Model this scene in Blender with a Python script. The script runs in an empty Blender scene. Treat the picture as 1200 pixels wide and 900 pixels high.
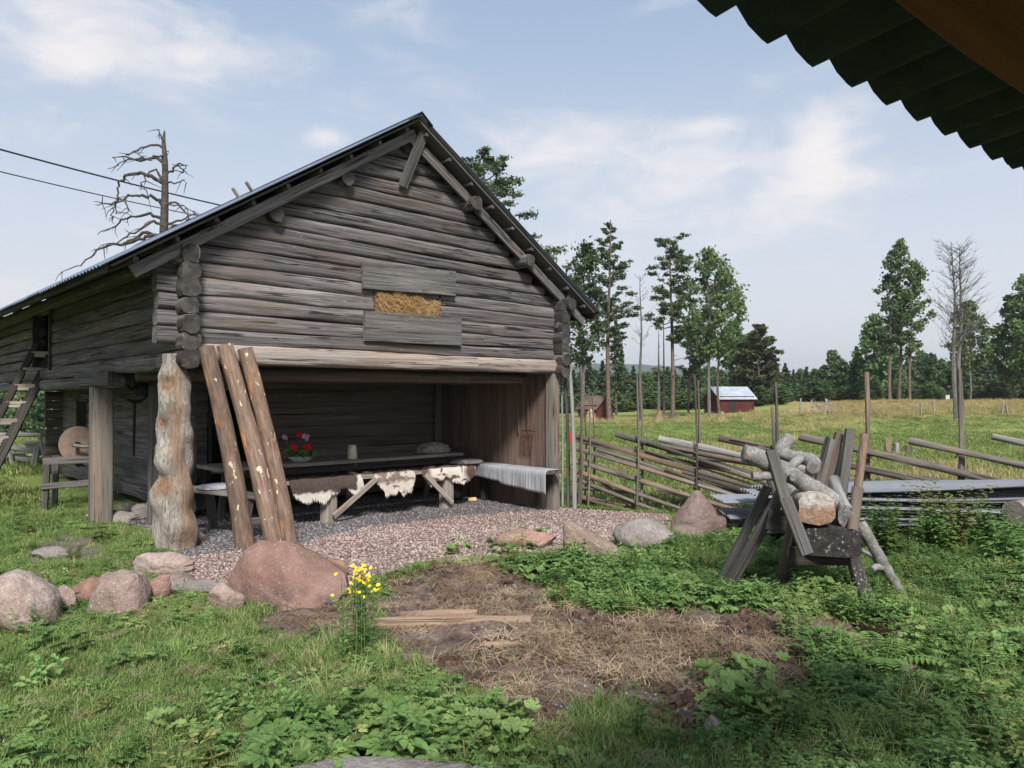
import bpy, math, random
import numpy as np
from mathutils import Vector, Matrix, noise as mnoise

R = math.radians
scene = bpy.context.scene
COL = scene.collection

# ------------------------------------------------------------------ camera, sky, sun, exposure
cam_d = bpy.data.cameras.new("camera")
cam = bpy.data.objects.new("camera", cam_d)
COL.objects.link(cam)
cam_d.sensor_width = 36.0
cam_d.lens = 27.0
cam_d.clip_start = 0.05
cam_d.clip_end = 9000
cam.location = (0, 0, 1.6)
cam.rotation_euler = (R(90.76), 0, 0)
scene.camera = cam

SUN_EL, SUN_AZ = 43.0, 171.0        # azimuth of the sun measured from +Y towards +X
world = bpy.data.worlds.new("World")
scene.world = world
world.use_nodes = True


def build_world():
    nt = world.node_tree
    nt.nodes.clear()
    N, L = nt.nodes, nt.links
    out = N.new("ShaderNodeOutputWorld")
    bg = N.new("ShaderNodeBackground")
    L.new(bg.outputs[0], out.inputs[0])
    bg.inputs[1].default_value = 0.12
    sky = N.new("ShaderNodeTexSky")
    sky.sky_type = 'NISHITA'
    sky.sun_disc = False
    sky.sun_elevation = R(SUN_EL)
    sky.sun_rotation = R(SUN_AZ)
    sky.air_density = 1.0
    sky.dust_density = 1.5
    tc = N.new("ShaderNodeTexCoord")
    sep = N.new("ShaderNodeSeparateXYZ")
    L.new(tc.outputs['Generated'], sep.inputs[0])

    def math_(op, a, b=None, c=None, clamp=False):
        n = N.new("ShaderNodeMath"); n.operation = op; n.use_clamp = clamp
        for i, v in enumerate((a, b, c)):
            if v is None: continue
            if isinstance(v, (int, float)): n.inputs[i].default_value = v
            else: L.new(v, n.inputs[i])
        return n.outputs[0]

    def mix(f, a, b):
        n = N.new("ShaderNodeMix"); n.data_type = 'RGBA'
        for i, v in ((0, f), (6, a), (7, b)):
            if isinstance(v, (int, float)): n.inputs[i].default_value = v
            elif isinstance(v, tuple): n.inputs[i].default_value = v
            else: L.new(v, n.inputs[i])
        return n.outputs[2]
    z = sep.outputs[2]
    # thin high haze: the whole sky is washed towards a pale grey-white, more near the horizon
    hz = math_('SUBTRACT', 1.0, math_('MULTIPLY', math_('ABSOLUTE', z), 1.75), clamp=True)
    hz = math_('MULTIPLY_ADD', hz, 0.40, 0.58)
    veil = mix(math_('MULTIPLY', math_('ABSOLUTE', z), 2.2, clamp=True), (5.6, 5.5, 5.55, 1), (2.55, 3.3, 4.35, 1))
    base = mix(hz, sky.outputs[0], veil)
    # clouds: flattened dome coordinates so they lie in layers
    mp = N.new("ShaderNodeMapping"); mp.inputs['Scale'].default_value = (1.0, 1.0, 2.6)
    L.new(tc.outputs['Generated'], mp.inputs[0])
    n1 = N.new("ShaderNodeTexNoise"); n1.inputs['Scale'].default_value = 2.6; n1.inputs['Detail'].default_value = 9
    n1.inputs['Roughness'].default_value = 0.55; n1.inputs['Distortion'].default_value = 0.35
    L.new(mp.outputs[0], n1.inputs[0])
    n2 = N.new("ShaderNodeTexNoise"); n2.inputs['Scale'].default_value = 9.0; n2.inputs['Detail'].default_value = 7
    n2.inputs['Roughness'].default_value = 0.62; n2.inputs['Distortion'].default_value = 0.5
    L.new(mp.outputs[0], n2.inputs[0])

    def patch(px, py, rx, rz, gain):
        d = Vector(((px - 600) / 900, 1, (462 - py) / 900)).normalized()
        # elliptical bump round a direction
        vs = N.new("ShaderNodeVectorMath"); vs.operation = 'SUBTRACT'
        L.new(tc.outputs['Generated'], vs.inputs[0]); vs.inputs[1].default_value = d
        vm = N.new("ShaderNodeVectorMath"); vm.operation = 'MULTIPLY'
        L.new(vs.outputs[0], vm.inputs[0]); vm.inputs[1].default_value = (1 / rx, 1 / rx, 1 / rz)
        ln = N.new("ShaderNodeVectorMath"); ln.operation = 'LENGTH'
        L.new(vm.outputs[0], ln.inputs[0])
        return math_('MULTIPLY', math_('SUBTRACT', 1.0, ln.outputs['Value'], clamp=True), gain)
    acc = None
    for a in ((90, 20, .24, .07, .95), (470, 15, .14, .06, .5), (690, 175, .22, .08, .5), (850, 190, .28, .06, .5),
              (965, 200, .085, .12, .85), (960, 170, .04, .06, .5), (1010, 120, .10, .025, .55), (385, 160, .04, .02, .9),
              (300, 75, .30, .07, .35), (90, 68, .05, .03, .5), (760, 270, .3, .06, .35), (830, 145, .06, .02, .5),
              (640, 160, .1, .06, .35), (0, 330, .5, .14, .5), (980, 250, .5, .10, .35), (300, 170, .25, .03, .3)):
        p = patch(*a)
        acc = p if acc is None else math_('ADD', acc, p)
    dens = math_('ADD', math_('MULTIPLY', n1.outputs[0], 0.55), math_('MULTIPLY', n2.outputs[0], 0.75))
    dens = math_('ADD', math_('SUBTRACT', dens, 0.72), math_('MULTIPLY', acc, 0.34))
    mr = N.new("ShaderNodeMapRange"); mr.interpolation_type = 'SMOOTHSTEP'
    mr.inputs[1].default_value = -0.04; mr.inputs[2].default_value = 0.44
    L.new(dens, mr.inputs[0])
    cl = math_('MULTIPLY', mr.outputs[0], 0.72)
    col = mix(cl, base, (6.6, 6.05, 5.7, 1))
    L.new(col, bg.inputs[0])


build_world()
sun_d = bpy.data.lights.new("sun", 'SUN')
sun_d.energy = 4.5
sun_d.angle = R(12)
sun_d.color = (1.0, 0.965, 0.935)
sun = bpy.data.objects.new("sun", sun_d)
COL.objects.link(sun)
_az, _el = R(SUN_AZ), R(SUN_EL)
sdir = Vector((math.sin(_az) * math.cos(_el), math.cos(_az) * math.cos(_el), math.sin(_el)))
sun.rotation_euler = sdir.to_track_quat('Z', 'Y').to_euler()
sun.location = sdir * 60

scene.view_settings.view_transform = 'Standard'
scene.view_settings.look = 'None'
scene.view_settings.exposure = 0.50
scene.view_settings.gamma = 1.0
scene.render.engine = 'CYCLES'
scene.cycles.use_denoising = True
scene.cycles.max_bounces = 6
scene.cycles.transparent_max_bounces = 6

# ------------------------------------------------------------------ helpers
rng = random.Random(7)
nrg = np.random.default_rng(7)
HZ = 462.0


def D(px, py, d):
    """the point d metres away (along +Y) that the photograph shows at px, py"""
    return Vector(((px - 600) / 900 * d, d, 1.6 + (HZ - py) / 900 * d))


def tag(o, label=None, cat=None, group=None, kind=None):
    if label: o['label'] = label
    if cat: o['category'] = cat
    if group: o['group'] = group
    if kind: o['kind'] = kind
    return o


def link(name, me, mat=None, parent=None, M=None):
    o = bpy.data.objects.new(name, me)
    COL.objects.link(o)
    if mat is not None and me is not None and len(me.materials) == 0:
        for m in (mat if isinstance(mat, (list, tuple)) else [mat]): me.materials.append(m)
    if parent is not None: o.parent = parent
    if M is not None: o.matrix_basis = M
    return o


def empty(name, loc, label, cat, group=None, rz=0.0):
    o = bpy.data.objects.new(name, None)
    COL.objects.link(o)
    o.location = loc
    o.rotation_euler = (0, 0, rz)
    o.empty_display_size = 0.3
    return tag(o, label, cat, group)


def mesh(name, V, F, smooth=False, sharp=None):
    me = bpy.data.meshes.new(name)
    V = np.asarray(V, dtype=np.float32)
    me.from_pydata(V.tolist() if len(V) < 1 else [tuple(v) for v in V.tolist()], [], [tuple(f) for f in F])
    if smooth:
        me.shade_smooth()
        if sharp: me.set_sharp_from_angle(angle=R(sharp))
    me.update()
    return me


def mesh_np(name, V, F, mat_idx=None, smooth=False):
    """fast: F is an (n,k) int array, all faces with k corners"""
    V = np.asarray(V, dtype=np.float32); F = np.asarray(F, dtype=np.int32)
    me = bpy.data.meshes.new(name)
    n, k = F.shape
    me.vertices.add(len(V)); me.vertices.foreach_set('co', V.ravel())
    me.loops.add(n * k); me.loops.foreach_set('vertex_index', F.ravel())
    me.polygons.add(n)
    me.polygons.foreach_set('loop_start', np.arange(0, n * k, k, dtype=np.int32))
    me.polygons.foreach_set('loop_total', np.full(n, k, dtype=np.int32))
    if smooth: me.polygons.foreach_set('use_smooth', np.ones(n, dtype=bool))
    if mat_idx is not None: me.polygons.foreach_set('material_index', np.asarray(mat_idx, dtype=np.int32))
    me.update(calc_edges=True)
    return me


def frame(p0, p1, up=Vector((0, 0, 1))):
    x = (p1 - p0).normalized()
    u = up if abs(x.dot(up)) < 0.97 else Vector((0, 1, 0))
    y = u.cross(x).normalized()
    z = x.cross(y)
    M = Matrix((x, y, z)).transposed().to_4x4()
    M.translation = p0
    return M


def rod_mesh(L, w, h, n=12, seg=8, sq=2.4, rough=0.04, bend=0.0, taper=1.0, seed=0, sag=0.0, flatends=True, sharp=50):
    r = random.Random(seed)
    ph = [r.uniform(0, 6.28) for _ in range(12)]
    fr = [r.uniform(0.5, 2.2) for _ in range(6)]
    V, F = [], []
    for i in range(seg + 1):
        u = i / seg
        x = L * u
        s = (1 + (taper - 1) * u)
        cy = bend * math.sin(math.pi * u) + 0.10 * rough * w * 4 * math.sin(fr[0] * x + ph[0])
        cz = sag * math.sin(math.pi * u) + 0.10 * rough * h * 4 * math.sin(fr[1] * x + ph[1])
        k = 1 + rough * math.sin(fr[2] * x * 2 + ph[2]) + rough * .6 * math.sin(fr[3] * x * 5 + ph[3])
        for j in range(n):
            a = 2 * math.pi * (j + .5) / n
            c, sn = math.cos(a), math.sin(a)
            rr = (abs(c) ** sq + abs(sn) ** sq) ** (-1 / sq)
            q = 1 + rough * .7 * math.sin(j * 1.7 + fr[4] * x * 3 + ph[4]) + r.uniform(-1, 1) * rough * .45
            V.append((x, cy + c * rr * w / 2 * s * k * q, cz + sn * rr * h / 2 * s * k * q))
    for i in range(seg):
        for j in range(n):
            a, b = i * n + j, i * n + (j + 1) % n
            F.append((a, b, b + n, a + n))
    c0 = len(V); V.append((0.0, sum(v[1] for v in V[:n]) / n, sum(v[2] for v in V[:n]) / n))
    e = seg * n
    c1 = len(V); V.append((L, sum(v[1] for v in V[e:e + n]) / n, sum(v[2] for v in V[e:e + n]) / n))
    for j in range(n):
        F.append((c0, (j + 1) % n, j))
        F.append((c1, e + j, e + (j + 1) % n))
    return mesh("rod", V, F, True, sharp)


_seed = [100]


def rod(name, p0, p1, w, h=None, mat=None, parent=None, **kw):
    p0, p1 = Vector(p0), Vector(p1)
    up = kw.pop('up', Vector((0, 0, 1)))
    _seed[0] += 1
    kw.setdefault('seed', _seed[0])
    L = (p1 - p0).length
    kw.setdefault('seg', max(2, min(26, int(L / 0.22))))
    me = rod_mesh(L, w, h or w, **kw)
    return link(name, me, mat, parent, frame(p0, p1, up))


def plank_mesh(L, w, h, seed=0, seg=None, rough=0.006, bow=0.0, ch=0.004):
    r = random.Random(seed)
    seg = seg or max(1, min(10, int(L / 0.4)))
    V, F = [], []
    c = min(ch, h * .3)
    prof = [(-w / 2 + c, -h / 2), (w / 2 - c, -h / 2), (w / 2, -h / 2 + c), (w / 2, h / 2 - c), (w / 2 - c, h / 2), (-w / 2 + c, h / 2),
            (-w / 2, h / 2 - c), (-w / 2, -h / 2 + c)]
    for i in range(seg + 1):
        u = i / seg
        dy, dw = r.uniform(-rough, rough), 1 + r.uniform(-rough, rough) * 4
        dz = bow * math.sin(math.pi * u)
        x = L * u
        for (a, b) in prof: V.append((x + (r.uniform(-1, 1) * rough if i in (0, seg) else 0), a * dw + dy, b + dz))
    n = 8
    for i in range(seg):
        for j in range(n):
            a, b = i * n + j, i * n + (j + 1) % n
            F.append((a, b, b + n, a + n))
    F.append(tuple(range(n - 1, -1, -1)))
    F.append(tuple(seg * n + j for j in range(n)))
    return mesh("plank", V, F)


def plank(name, p0, p1, w, h, mat, parent=None, up=Vector((0, 0, 1)), **kw):
    """w across, h along 'up'"""
    p0, p1 = Vector(p0), Vector(p1)
    _seed[0] += 1
    kw.setdefault('seed', _seed[0])
    return link(name, plank_mesh((p1 - p0).length, w, h, **kw), mat, parent, frame(p0, p1, up))


def tube_arrays(pts, radii, n=6):
    """skin along a polyline; returns verts, quads"""
    P = [Vector(p) for p in pts]
    V, F = [], []
    prev = None
    for i, p in enumerate(P):
        d = (P[min(i + 1, len(P) - 1)] - P[max(i - 1, 0)])
        if d.length < 1e-6: d = Vector((0, 0, 1))
        d.normalize()
        if prev is None:
            a = d.cross(Vector((0, 0, 1)) if abs(d.z) < .9 else Vector((1, 0, 0))).normalized()
        else:
            a = (prev - d * prev.dot(d))
            a = a.normalized() if a.length > 1e-6 else d.orthogonal().normalized()
        prev = a
        b = d.cross(a)
        for j in range(n):
            t = 2 * math.pi * j / n
            V.append(p + (a * math.cos(t) + b * math.sin(t)) * radii[i])
    for i in range(len(P) - 1):
        for j in range(n):
            q = i * n + j; s = i * n + (j + 1) % n
            F.append((q, s, s + n, q + n))
    return V, F


class MB:
    def __init__(self): self.V, self.F = [], []

    def add(self, V, F):
        k = len(self.V)
        self.V.extend([tuple(v) for v in V]); self.F.extend([tuple(i + k for i in f) for f in F])

    def tube(self, pts, radii, n=6, cap=True):
        if isinstance(radii, (int, float)): radii = [radii] * len(pts)
        V, F = tube_arrays(pts, radii, n)
        if cap:
            F = F + [tuple(range(n - 1, -1, -1)), tuple(len(V) - n + j for j in range(n))]
        self.add(V, F)

    def lathe(self, prof, n=20, c=(0, 0, 0)):
        V, F = [], []
        for (r, z) in prof:
            for j in range(n):
                a = 2 * math.pi * j / n
                V.append((c[0] + r * math.cos(a), c[1] + r * math.sin(a), c[2] + z))
        for i in range(len(prof) - 1):
            for j in range(n):
                q = i * n + j; s = i * n + (j + 1) % n
                F.append((q, s, s + n, q + n))
        self.add(V, F)

    def box(self, lo, hi):
        x0, y0, z0 = lo; x1, y1, z1 = hi
        self.add([(x0, y0, z0), (x1, y0, z0), (x1, y1, z0), (x0, y1, z0), (x0, y0, z1), (x1, y0, z1), (x1, y1, z1), (x0, y1, z1)],
                 [(3, 2, 1, 0), (4, 5, 6, 7), (0, 1, 5, 4), (1, 2, 6, 5), (2, 3, 7, 6), (3, 0, 4, 7)])

    def build(self, name, mat=None, parent=None, smooth=True, sharp=45, M=None):
        return link(name, mesh(name, self.V, self.F, smooth, sharp), mat, parent, M)


def copy_tree(o, parent=None):
    c = o.copy(); COL.objects.link(c)
    if parent is not None: c.parent = parent
    for ch in [x for x in bpy.data.objects if x.parent == o and x is not c]:
        copy_tree(ch, c)
    return c


# ------------------------------------------------------------------ materials
class NT:
    def __init__(self, name, rough=0.85, spec=0.25):
        self.m = bpy.data.materials.new(name); self.m.use_nodes = True
        self.nt = self.m.node_tree; self.N = self.nt.nodes; self.L = self.nt.links
        self.N.clear()
        self.out = self.N.new("ShaderNodeOutputMaterial")
        self.b = self.N.new("ShaderNodeBsdfPrincipled")
        self.b.inputs['Roughness'].default_value = rough
        self.b.inputs['Specular IOR Level'].default_value = spec
        self.L.new(self.b.outputs[0], self.out.inputs[0])
        self.tc = self.N.new("ShaderNodeTexCoord")

    def set(self, inp, v):
        if isinstance(v, (int, float)): inp.default_value = v
        elif isinstance(v, (tuple, list)): inp.default_value = tuple(v) if len(v) != 3 or inp.type == 'VECTOR' else (*v, 1)
        else: self.L.new(v, inp)

    def math(self, op, a, b=None, c=None, clamp=False):
        n = self.N.new("ShaderNodeMath"); n.operation = op; n.use_clamp = clamp
        for i, v in enumerate((a, b, c)):
            if v is not None: self.set(n.inputs[i], v)
        return n.outputs[0]

    def noise(self, vec, scale, detail=4, rough=0.55, dist=0.0):
        n = self.N.new("ShaderNodeTexNoise")
        n.inputs['Scale'].default_value = scale; n.inputs['Detail'].default_value = detail
        n.inputs['Roughness'].default_value = rough; n.inputs['Distortion'].default_value = dist
        if vec is not None: self.L.new(vec, n.inputs[0])
        return n.outputs[0]

    def voronoi(self, vec, scale, feature='F1', out='Distance'):
        n = self.N.new("ShaderNodeTexVoronoi"); n.feature = feature
        n.inputs['Scale'].default_value = scale
        if vec is not None: self.L.new(vec, n.inputs[0])
        return n.outputs[out]

    def mapping(self, vec, scale=(1, 1, 1), loc=(0, 0, 0)):
        n = self.N.new("ShaderNodeMapping"); self.L.new(vec, n.inputs[0])
        n.inputs['Scale'].default_value = scale
        self.set(n.inputs['Location'], loc)
        return n.outputs[0]

    def ramp(self, fac, stops):
        n = self.N.new("ShaderNodeValToRGB"); cr = n.color_ramp
        while len(cr.elements) < len(stops): cr.elements.new(0.5)
        for e, (p, c) in zip(cr.elements, stops):
            e.position = p; e.color = (*c, 1) if len(c) == 3 else c
        self.L.new(fac, n.inputs[0])
        return n.outputs[0]

    def rng(self, v, a, b, c=0.0, d=1.0):
        n = self.N.new("ShaderNodeMapRange"); n.clamp = True
        self.set(n.inputs[0], v)
        for i, x in enumerate((a, b, c, d)): n.inputs[i + 1].default_value = x
        return n.outputs[0]

    def mix(self, f, a, b, mode='MIX'):
        n = self.N.new("ShaderNodeMix"); n.data_type = 'RGBA'; n.blend_type = mode
        self.set(n.inputs[0], f); self.set(n.inputs[6], a); self.set(n.inputs[7], b)
        return n.outputs[2]

    def hsv(self, col, h=0.5, s=1.0, v=1.0):
        n = self.N.new("ShaderNodeHueSaturation")
        self.set(n.inputs['Hue'], h); self.set(n.inputs['Saturation'], s); self.set(n.inputs['Value'], v); self.set(n.inputs['Color'], col)
        return n.outputs[0]

    def rand(self):
        return self.N.new("ShaderNodeObjectInfo").outputs['Random']

    def attr(self, name, out='Fac'):
        n = self.N.new("ShaderNodeAttribute"); n.attribute_name = name
        return n.outputs[out]

    def bump(self, h, strength=0.5, dist=0.02, prev=None):
        n = self.N.new("ShaderNodeBump"); n.inputs['Strength'].default_value = strength; n.inputs['Distance'].default_value = dist
        self.set(n.inputs['Height'], h)
        if prev is not None: self.L.new(prev, n.inputs['Normal'])
        return n.outputs[0]

    def done(self, col=None, normal=None, rough=None):
        if col is not None: self.set(self.b.inputs['Base Color'], col)
        if normal is not None: self.L.new(normal, self.b.inputs['Normal'])
        if rough is not None: self.set(self.b.inputs['Roughness'], rough)
        return self.m


def shifted(t, vec, k=37.0):
    """object coordinates pushed by a per-object random amount, so no two pieces have the same grain"""
    c = t.N.new("ShaderNodeCombineXYZ")
    r = t.math('MULTIPLY', t.rand(), k)
    for i in range(3): t.L.new(r, c.inputs[i])
    a = t.N.new("ShaderNodeVectorMath"); a.operation = 'ADD'
    t.L.new(vec, a.inputs[0]); t.L.new(c.outputs[0], a.inputs[1])
    return a.outputs[0]


def wood(name, dark, mid, light, stain=None, stain_amt=0.5, crack=1.0, var=0.35, lichen=0.0, grain=26, bump=.8, rough=.88):
    t = NT(name, rough, 0.2)
    o = shifted(t, t.tc.outputs['Object'])
    g1 = t.noise(t.mapping(o, (1.1, grain, grain)), 1.0, 8, .62, .15)
    g2 = t.noise(t.mapping(o, (0.4, 7, 7)), 1.0, 5, .6, .2)
    col = t.ramp(g1, [(0.30, dark), (0.5, mid), (0.72, light)])
    col2 = t.ramp(g2, [(0.30, dark), (0.55, mid), (0.8, light)])
    col = t.mix(0.45, col, col2)
    if stain:
        sm = t.rng(t.noise(t.mapping(o, (0.7, 3.5, 3.5), (5, 3, 1)), 1.0, 5, .6, .4), .56 - .16 * stain_amt, .74)
        col = t.mix(t.math('MULTIPLY', sm, .85), col, stain)
    # drying checks: thin long dark lines
    ck = t.noise(t.mapping(o, (0.28, 15, 15), (2, 9, 4)), 1.0, 3, .5, .2)
    ckm = t.rng(t.math('ABSOLUTE', t.math('SUBTRACT', ck, .5)), 0.0, 0.016, 1.0, 0.0)
    ckm = t.math('MULTIPLY', ckm, t.rng(t.noise(t.mapping(o, (1.2, 2, 2), (7, 7, 7)), 1.0, 2), .45, .6))
    ckm = t.math('MULTIPLY', ckm, crack, clamp=True)
    col = t.mix(t.math('MULTIPLY', ckm, .8), col, tuple(c * .25 for c in dark))
    if lichen > 0:
        lm = t.rng(t.noise(t.mapping(o, (9, 14, 14), (3, 3, 3)), 1.0, 6, .7), .62, .68)
        lm = t.math('MULTIPLY', lm, t.rng(t.noise(o, 1.6, 3), .45, .65))
        col = t.mix(t.math('MULTIPLY', lm, lichen), col, (.34, .36, .31))
    kn = t.voronoi(t.mapping(o, (2.0, 7, 7), (1, 2, 3)), 1.0)
    col = t.mix(t.rng(kn, .05, .12, .6, 0.0), col, tuple(c * .5 for c in dark))
    v = t.math('MULTIPLY_ADD', t.rand(), var, 1 - var / 2)
    col = t.hsv(col, 0.5, 1.0, v)
    hgt = t.math('SUBTRACT', t.math('ADD', t.math('MULTIPLY', g1, .7), t.math('MULTIPLY', g2, .5)), t.math('MULTIPLY', ckm, .9))
    return t.done(col, t.bump(hgt, bump, .02))


M = {}
M['barn_log'] = wood('weathered_log', (.032, .029, .029), (.128, .116, .112), (.36, .34, .33), stain=(.16, .115, .09), stain_amt=.4, var=.55, lichen=.4, grain=44, crack=2.0, bump=1.0)
M['log_end'] = wood('log_end', (.02, .018, .016), (.05, .045, .04), (.115, .105, .095), crack=1.2, var=.4, lichen=.6, grain=8)
M['pale_log'] = wood('pale_log', (.12, .10, .085), (.27, .235, .205), (.42, .385, .35), stain=(.30, .20, .145), stain_amt=.8, var=.2)
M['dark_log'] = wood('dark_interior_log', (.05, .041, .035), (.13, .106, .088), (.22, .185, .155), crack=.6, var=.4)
M['grey_board'] = wood('grey_board', (.04, .036, .034), (.10, .092, .085), (.21, .197, .183), var=.35, lichen=.35, grain=46, bump=1.0)
M['brown_board'] = wood('brown_board', (.06, .04, .03), (.15, .105, .08), (.26, .195, .155), var=.45, grain=34)
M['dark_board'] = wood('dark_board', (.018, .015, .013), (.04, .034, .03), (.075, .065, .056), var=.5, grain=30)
M['post'] = wood('post_wood', (.065, .056, .048), (.18, .162, .14), (.31, .285, .25), stain=(.22, .15, .10), stain_amt=.3, var=.1, lichen=.3, grain=34, crack=1.5)
M['bench'] = wood('bench_wood', (.13, .108, .09), (.27, .23, .195), (.42, .37, .315), var=.25, grain=36)
M['pole'] = wood('fence_pole', (.035, .029, .025), (.115, .10, .084), (.27, .24, .205), stain=(.29, .165, .095), stain_amt=.35, var=.55, lichen=.75, grain=16, crack=1.2)
M['scrap'] = wood('brown_scrap_wood', (.10, .065, .042), (.25, .17, .115), (.38, .28, .20), var=.3, grain=30)
M['snag'] = wood('dark_snag', (.03, .026, .023), (.075, .066, .058), (.14, .125, .11), var=.2, grain=14)
M['driftwood'] = wood('silver_wood', (.10, .095, .088), (.25, .24, .222), (.40, .385, .36), var=.15, lichen=.2, grain=20)
def drift_iso():
    t = NT('silver_crooked_wood', .88, .2)
    o = t.tc.outputs['Object']
    a = t.noise(o, 9, 9, .68, .5); b = t.noise(o, 45, 5, .65); c = t.noise(o, 3.2, 3, .5)
    col = t.ramp(a, [(.3, (.10, .094, .086)), (.5, (.215, .205, .19)), (.68, (.35, .34, .315))])
    col = t.mix(t.rng(b, .42, .6, .45, 0), col, (.07, .064, .058))
    col = t.mix(t.rng(c, .6, .7, 0, .5), col, (.15, .11, .08))
    return t.done(col, t.bump(t.math('ADD', a, t.math('MULTIPLY', b, .4)), .9, .012))


M['drift_iso'] = drift_iso()
M['bark'] = wood('pine_bark', (.05, .038, .03), (.13, .10, .08), (.22, .175, .14), var=.3, grain=9, crack=.6, bump=1.0)
M['dead_bark'] = wood('dead_trunk', (.05, .046, .042), (.125, .117, .106), (.24, .226, .205), var=.3, grain=14)


def mat_peeled():
    t = NT('half_peeled_bark', .6, .4)
    o = shifted(t, t.tc.outputs['Object'])
    big = t.noise(t.mapping(o, (1.3, 5, 5)), 1.0, 6, .6, .8)
    fine = t.noise(t.mapping(o, (4.5, 30, 30)), 1.0, 8, .7, .3)
    bark = t.ramp(fine, [(.3, (.075, .047, .033)), (.55, (.185, .122, .086)), (.75, (.29, .205, .15))])
    peel = t.ramp(fine, [(.3, (.26, .11, .04)), (.6, (.42, .21, .09)), (.8, (.52, .33, .18))])
    col = t.mix(t.rng(big, .60, .68), bark, peel)
    chip = t.rng(t.noise(t.mapping(o, (7, 16, 16), (4, 4, 1)), 1.0, 3, .5), .66, .69)
    col = t.mix(chip, col, (.62, .50, .33))
    col = t.hsv(col, .5, 1, t.math('MULTIPLY_ADD', t.rand(), .5, .8))
    return t.done(col, t.bump(t.math('ADD', fine, t.math('MULTIPLY', big, 1.2)), .8, .02))


M['peeled'] = mat_peeled()


def mat_twisted():
    t = NT('gnarled_post', .85, .2)
    o = t.tc.outputs['Object']
    swirl = t.noise(t.mapping(o, (2.2, 4, 4)), 1.0, 3, .5, 1.0)
    g = t.noise(t.mapping(o, (2.2, 11, 11)), 3.0, 10, .74, 1.3)
    col = t.ramp(g, [(.34, (.11, .092, .072)), (.5, (.285, .252, .212)), (.64, (.45, .42, .37))])
    col = t.mix(t.math('MULTIPLY', t.attr('burl'), t.rng(g, .3, .6, .7, .95)), col, t.ramp(g, [(.3, (.09, .04, .018)), (.7, (.33, .18, .09))]))
    col = t.mix(t.math('MULTIPLY', t.attr('heart'), t.rng(g, .35, .6, .95, .75)), col, t.ramp(t.noise(t.mapping(o, (1.2, 26, 26)), 1, 6), [(.3, (.14, .085, .05)), (.7, (.33, .22, .145))]))
    ring = t.math('SINE', t.math('MULTIPLY', swirl, 70.0))
    return t.done(col, t.bump(t.math('ADD', g, t.math('MULTIPLY', ring, .03)), .9, .03))


M['twisted'] = mat_twisted()


def simple(name, col, rough=.6, spec=.3, metal=0.0, var=0.0, nz=0.0, nscale=20, bump=0.0):
    t = NT(name, rough, spec)
    t.b.inputs['Metallic'].default_value = metal
    n = t.noise(t.tc.outputs['Object'], nscale, 5, .6)
    c = t.ramp(n, [(.3, tuple(x * (1 - nz) for x in col)), (.7, tuple(min(1, x * (1 + nz)) for x in col))])
    if var: c = t.hsv(c, .5, 1, t.math('MULTIPLY_ADD', t.rand(), var, 1 - var / 2))
    return t.done(c, t.bump(n, bump, .01) if bump else None)


def rock_mat(name, a, b, c, spots=0.25, scale=3.0):
    t = NT(name, .9, .2)
    o = shifted(t, t.tc.outputs['Object'])
    n1 = t.noise(o, scale, 8, .65, .6)
    n2 = t.noise(o, scale * 9, 6, .7)
    n3 = t.noise(o, scale * .6, 3, .5, 1.2)
    col = t.ramp(n1, [(.3, a), (.5, b), (.72, c)])
    col = t.mix(t.rng(n2, .35, .7, 0, .5), col, tuple(x * .55 for x in a))
    lich = t.math('MULTIPLY', t.rng(n3, .55, .66), t.rng(t.noise(o, scale * 5, 5, .7), .48, .58))
    col = t.mix(t.math('MULTIPLY', lich, spots), col, (.33, .33, .29))
    col = t.hsv(col, .5, 1, t.math('MULTIPLY_ADD', t.rand(), .2, .9))
    col = t.mix(t.rng(t.noise(o, scale * 22, 3, .6), .60, .66, 0, .5), col, tuple(min(1, x * 1.35) for x in c))
    return t.done(col, t.bump(t.math('ADD', n1, t.math('MULTIPLY', n2, .8)), 1.0, .03))


M['rock_grey'] = rock_mat('grey_stone', (.17, .145, .125), (.28, .245, .215), (.38, .345, .31), .5)
M['rock_red'] = rock_mat('red_sandstone', (.17, .085, .06), (.27, .15, .115), (.35, .22, .175), .12, 2.2)
M['rock_pink'] = rock_mat('pink_granite', (.23, .158, .13), (.37, .275, .232), (.48, .395, .345), .25)
M['rock_salmon'] = rock_mat('salmon_stone', (.24, .135, .105), (.36, .225, .18), (.44, .30, .25), .1)
M['rock_tan'] = rock_mat('tan_stone', (.17, .115, .085), (.27, .20, .155), (.36, .285, .235), .25)
M['rock_brown'] = rock_mat('brown_stone', (.12, .08, .066), (.21, .15, .13), (.30, .23, .205), .3, 2.4)


def mat_corrugated(name, col, rust=.0, rough=.4, metal=.6, under=None):
    t = NT(name, rough, .5)
    t.b.inputs['Metallic'].default_value = metal
    o = shifted(t, t.tc.outputs['Object'])
    n = t.noise(o, 2.2, 6, .6, .4)
    n2 = t.noise(o, 16, 6, .65)
    c = t.ramp(n, [(.3, tuple(x * .75 for x in col)), (.7, tuple(min(1, x * 1.15) for x in col))])
    if rust:
        c = t.mix(t.math('MULTIPLY', t.rng(t.math('ADD', t.math('MULTIPLY', n, .6), t.math('MULTIPLY', n2, .5)), .56, .68), rust), c, (.16, .06, .03))
    c = t.hsv(c, .5, 1, t.math('MULTIPLY_ADD', t.rand(), .4, .8))
    return t.done(c, t.bump(n2, .15, .004), t.rng(n2, .3, .7, rough * .8, min(1, rough * 1.4)))


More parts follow.
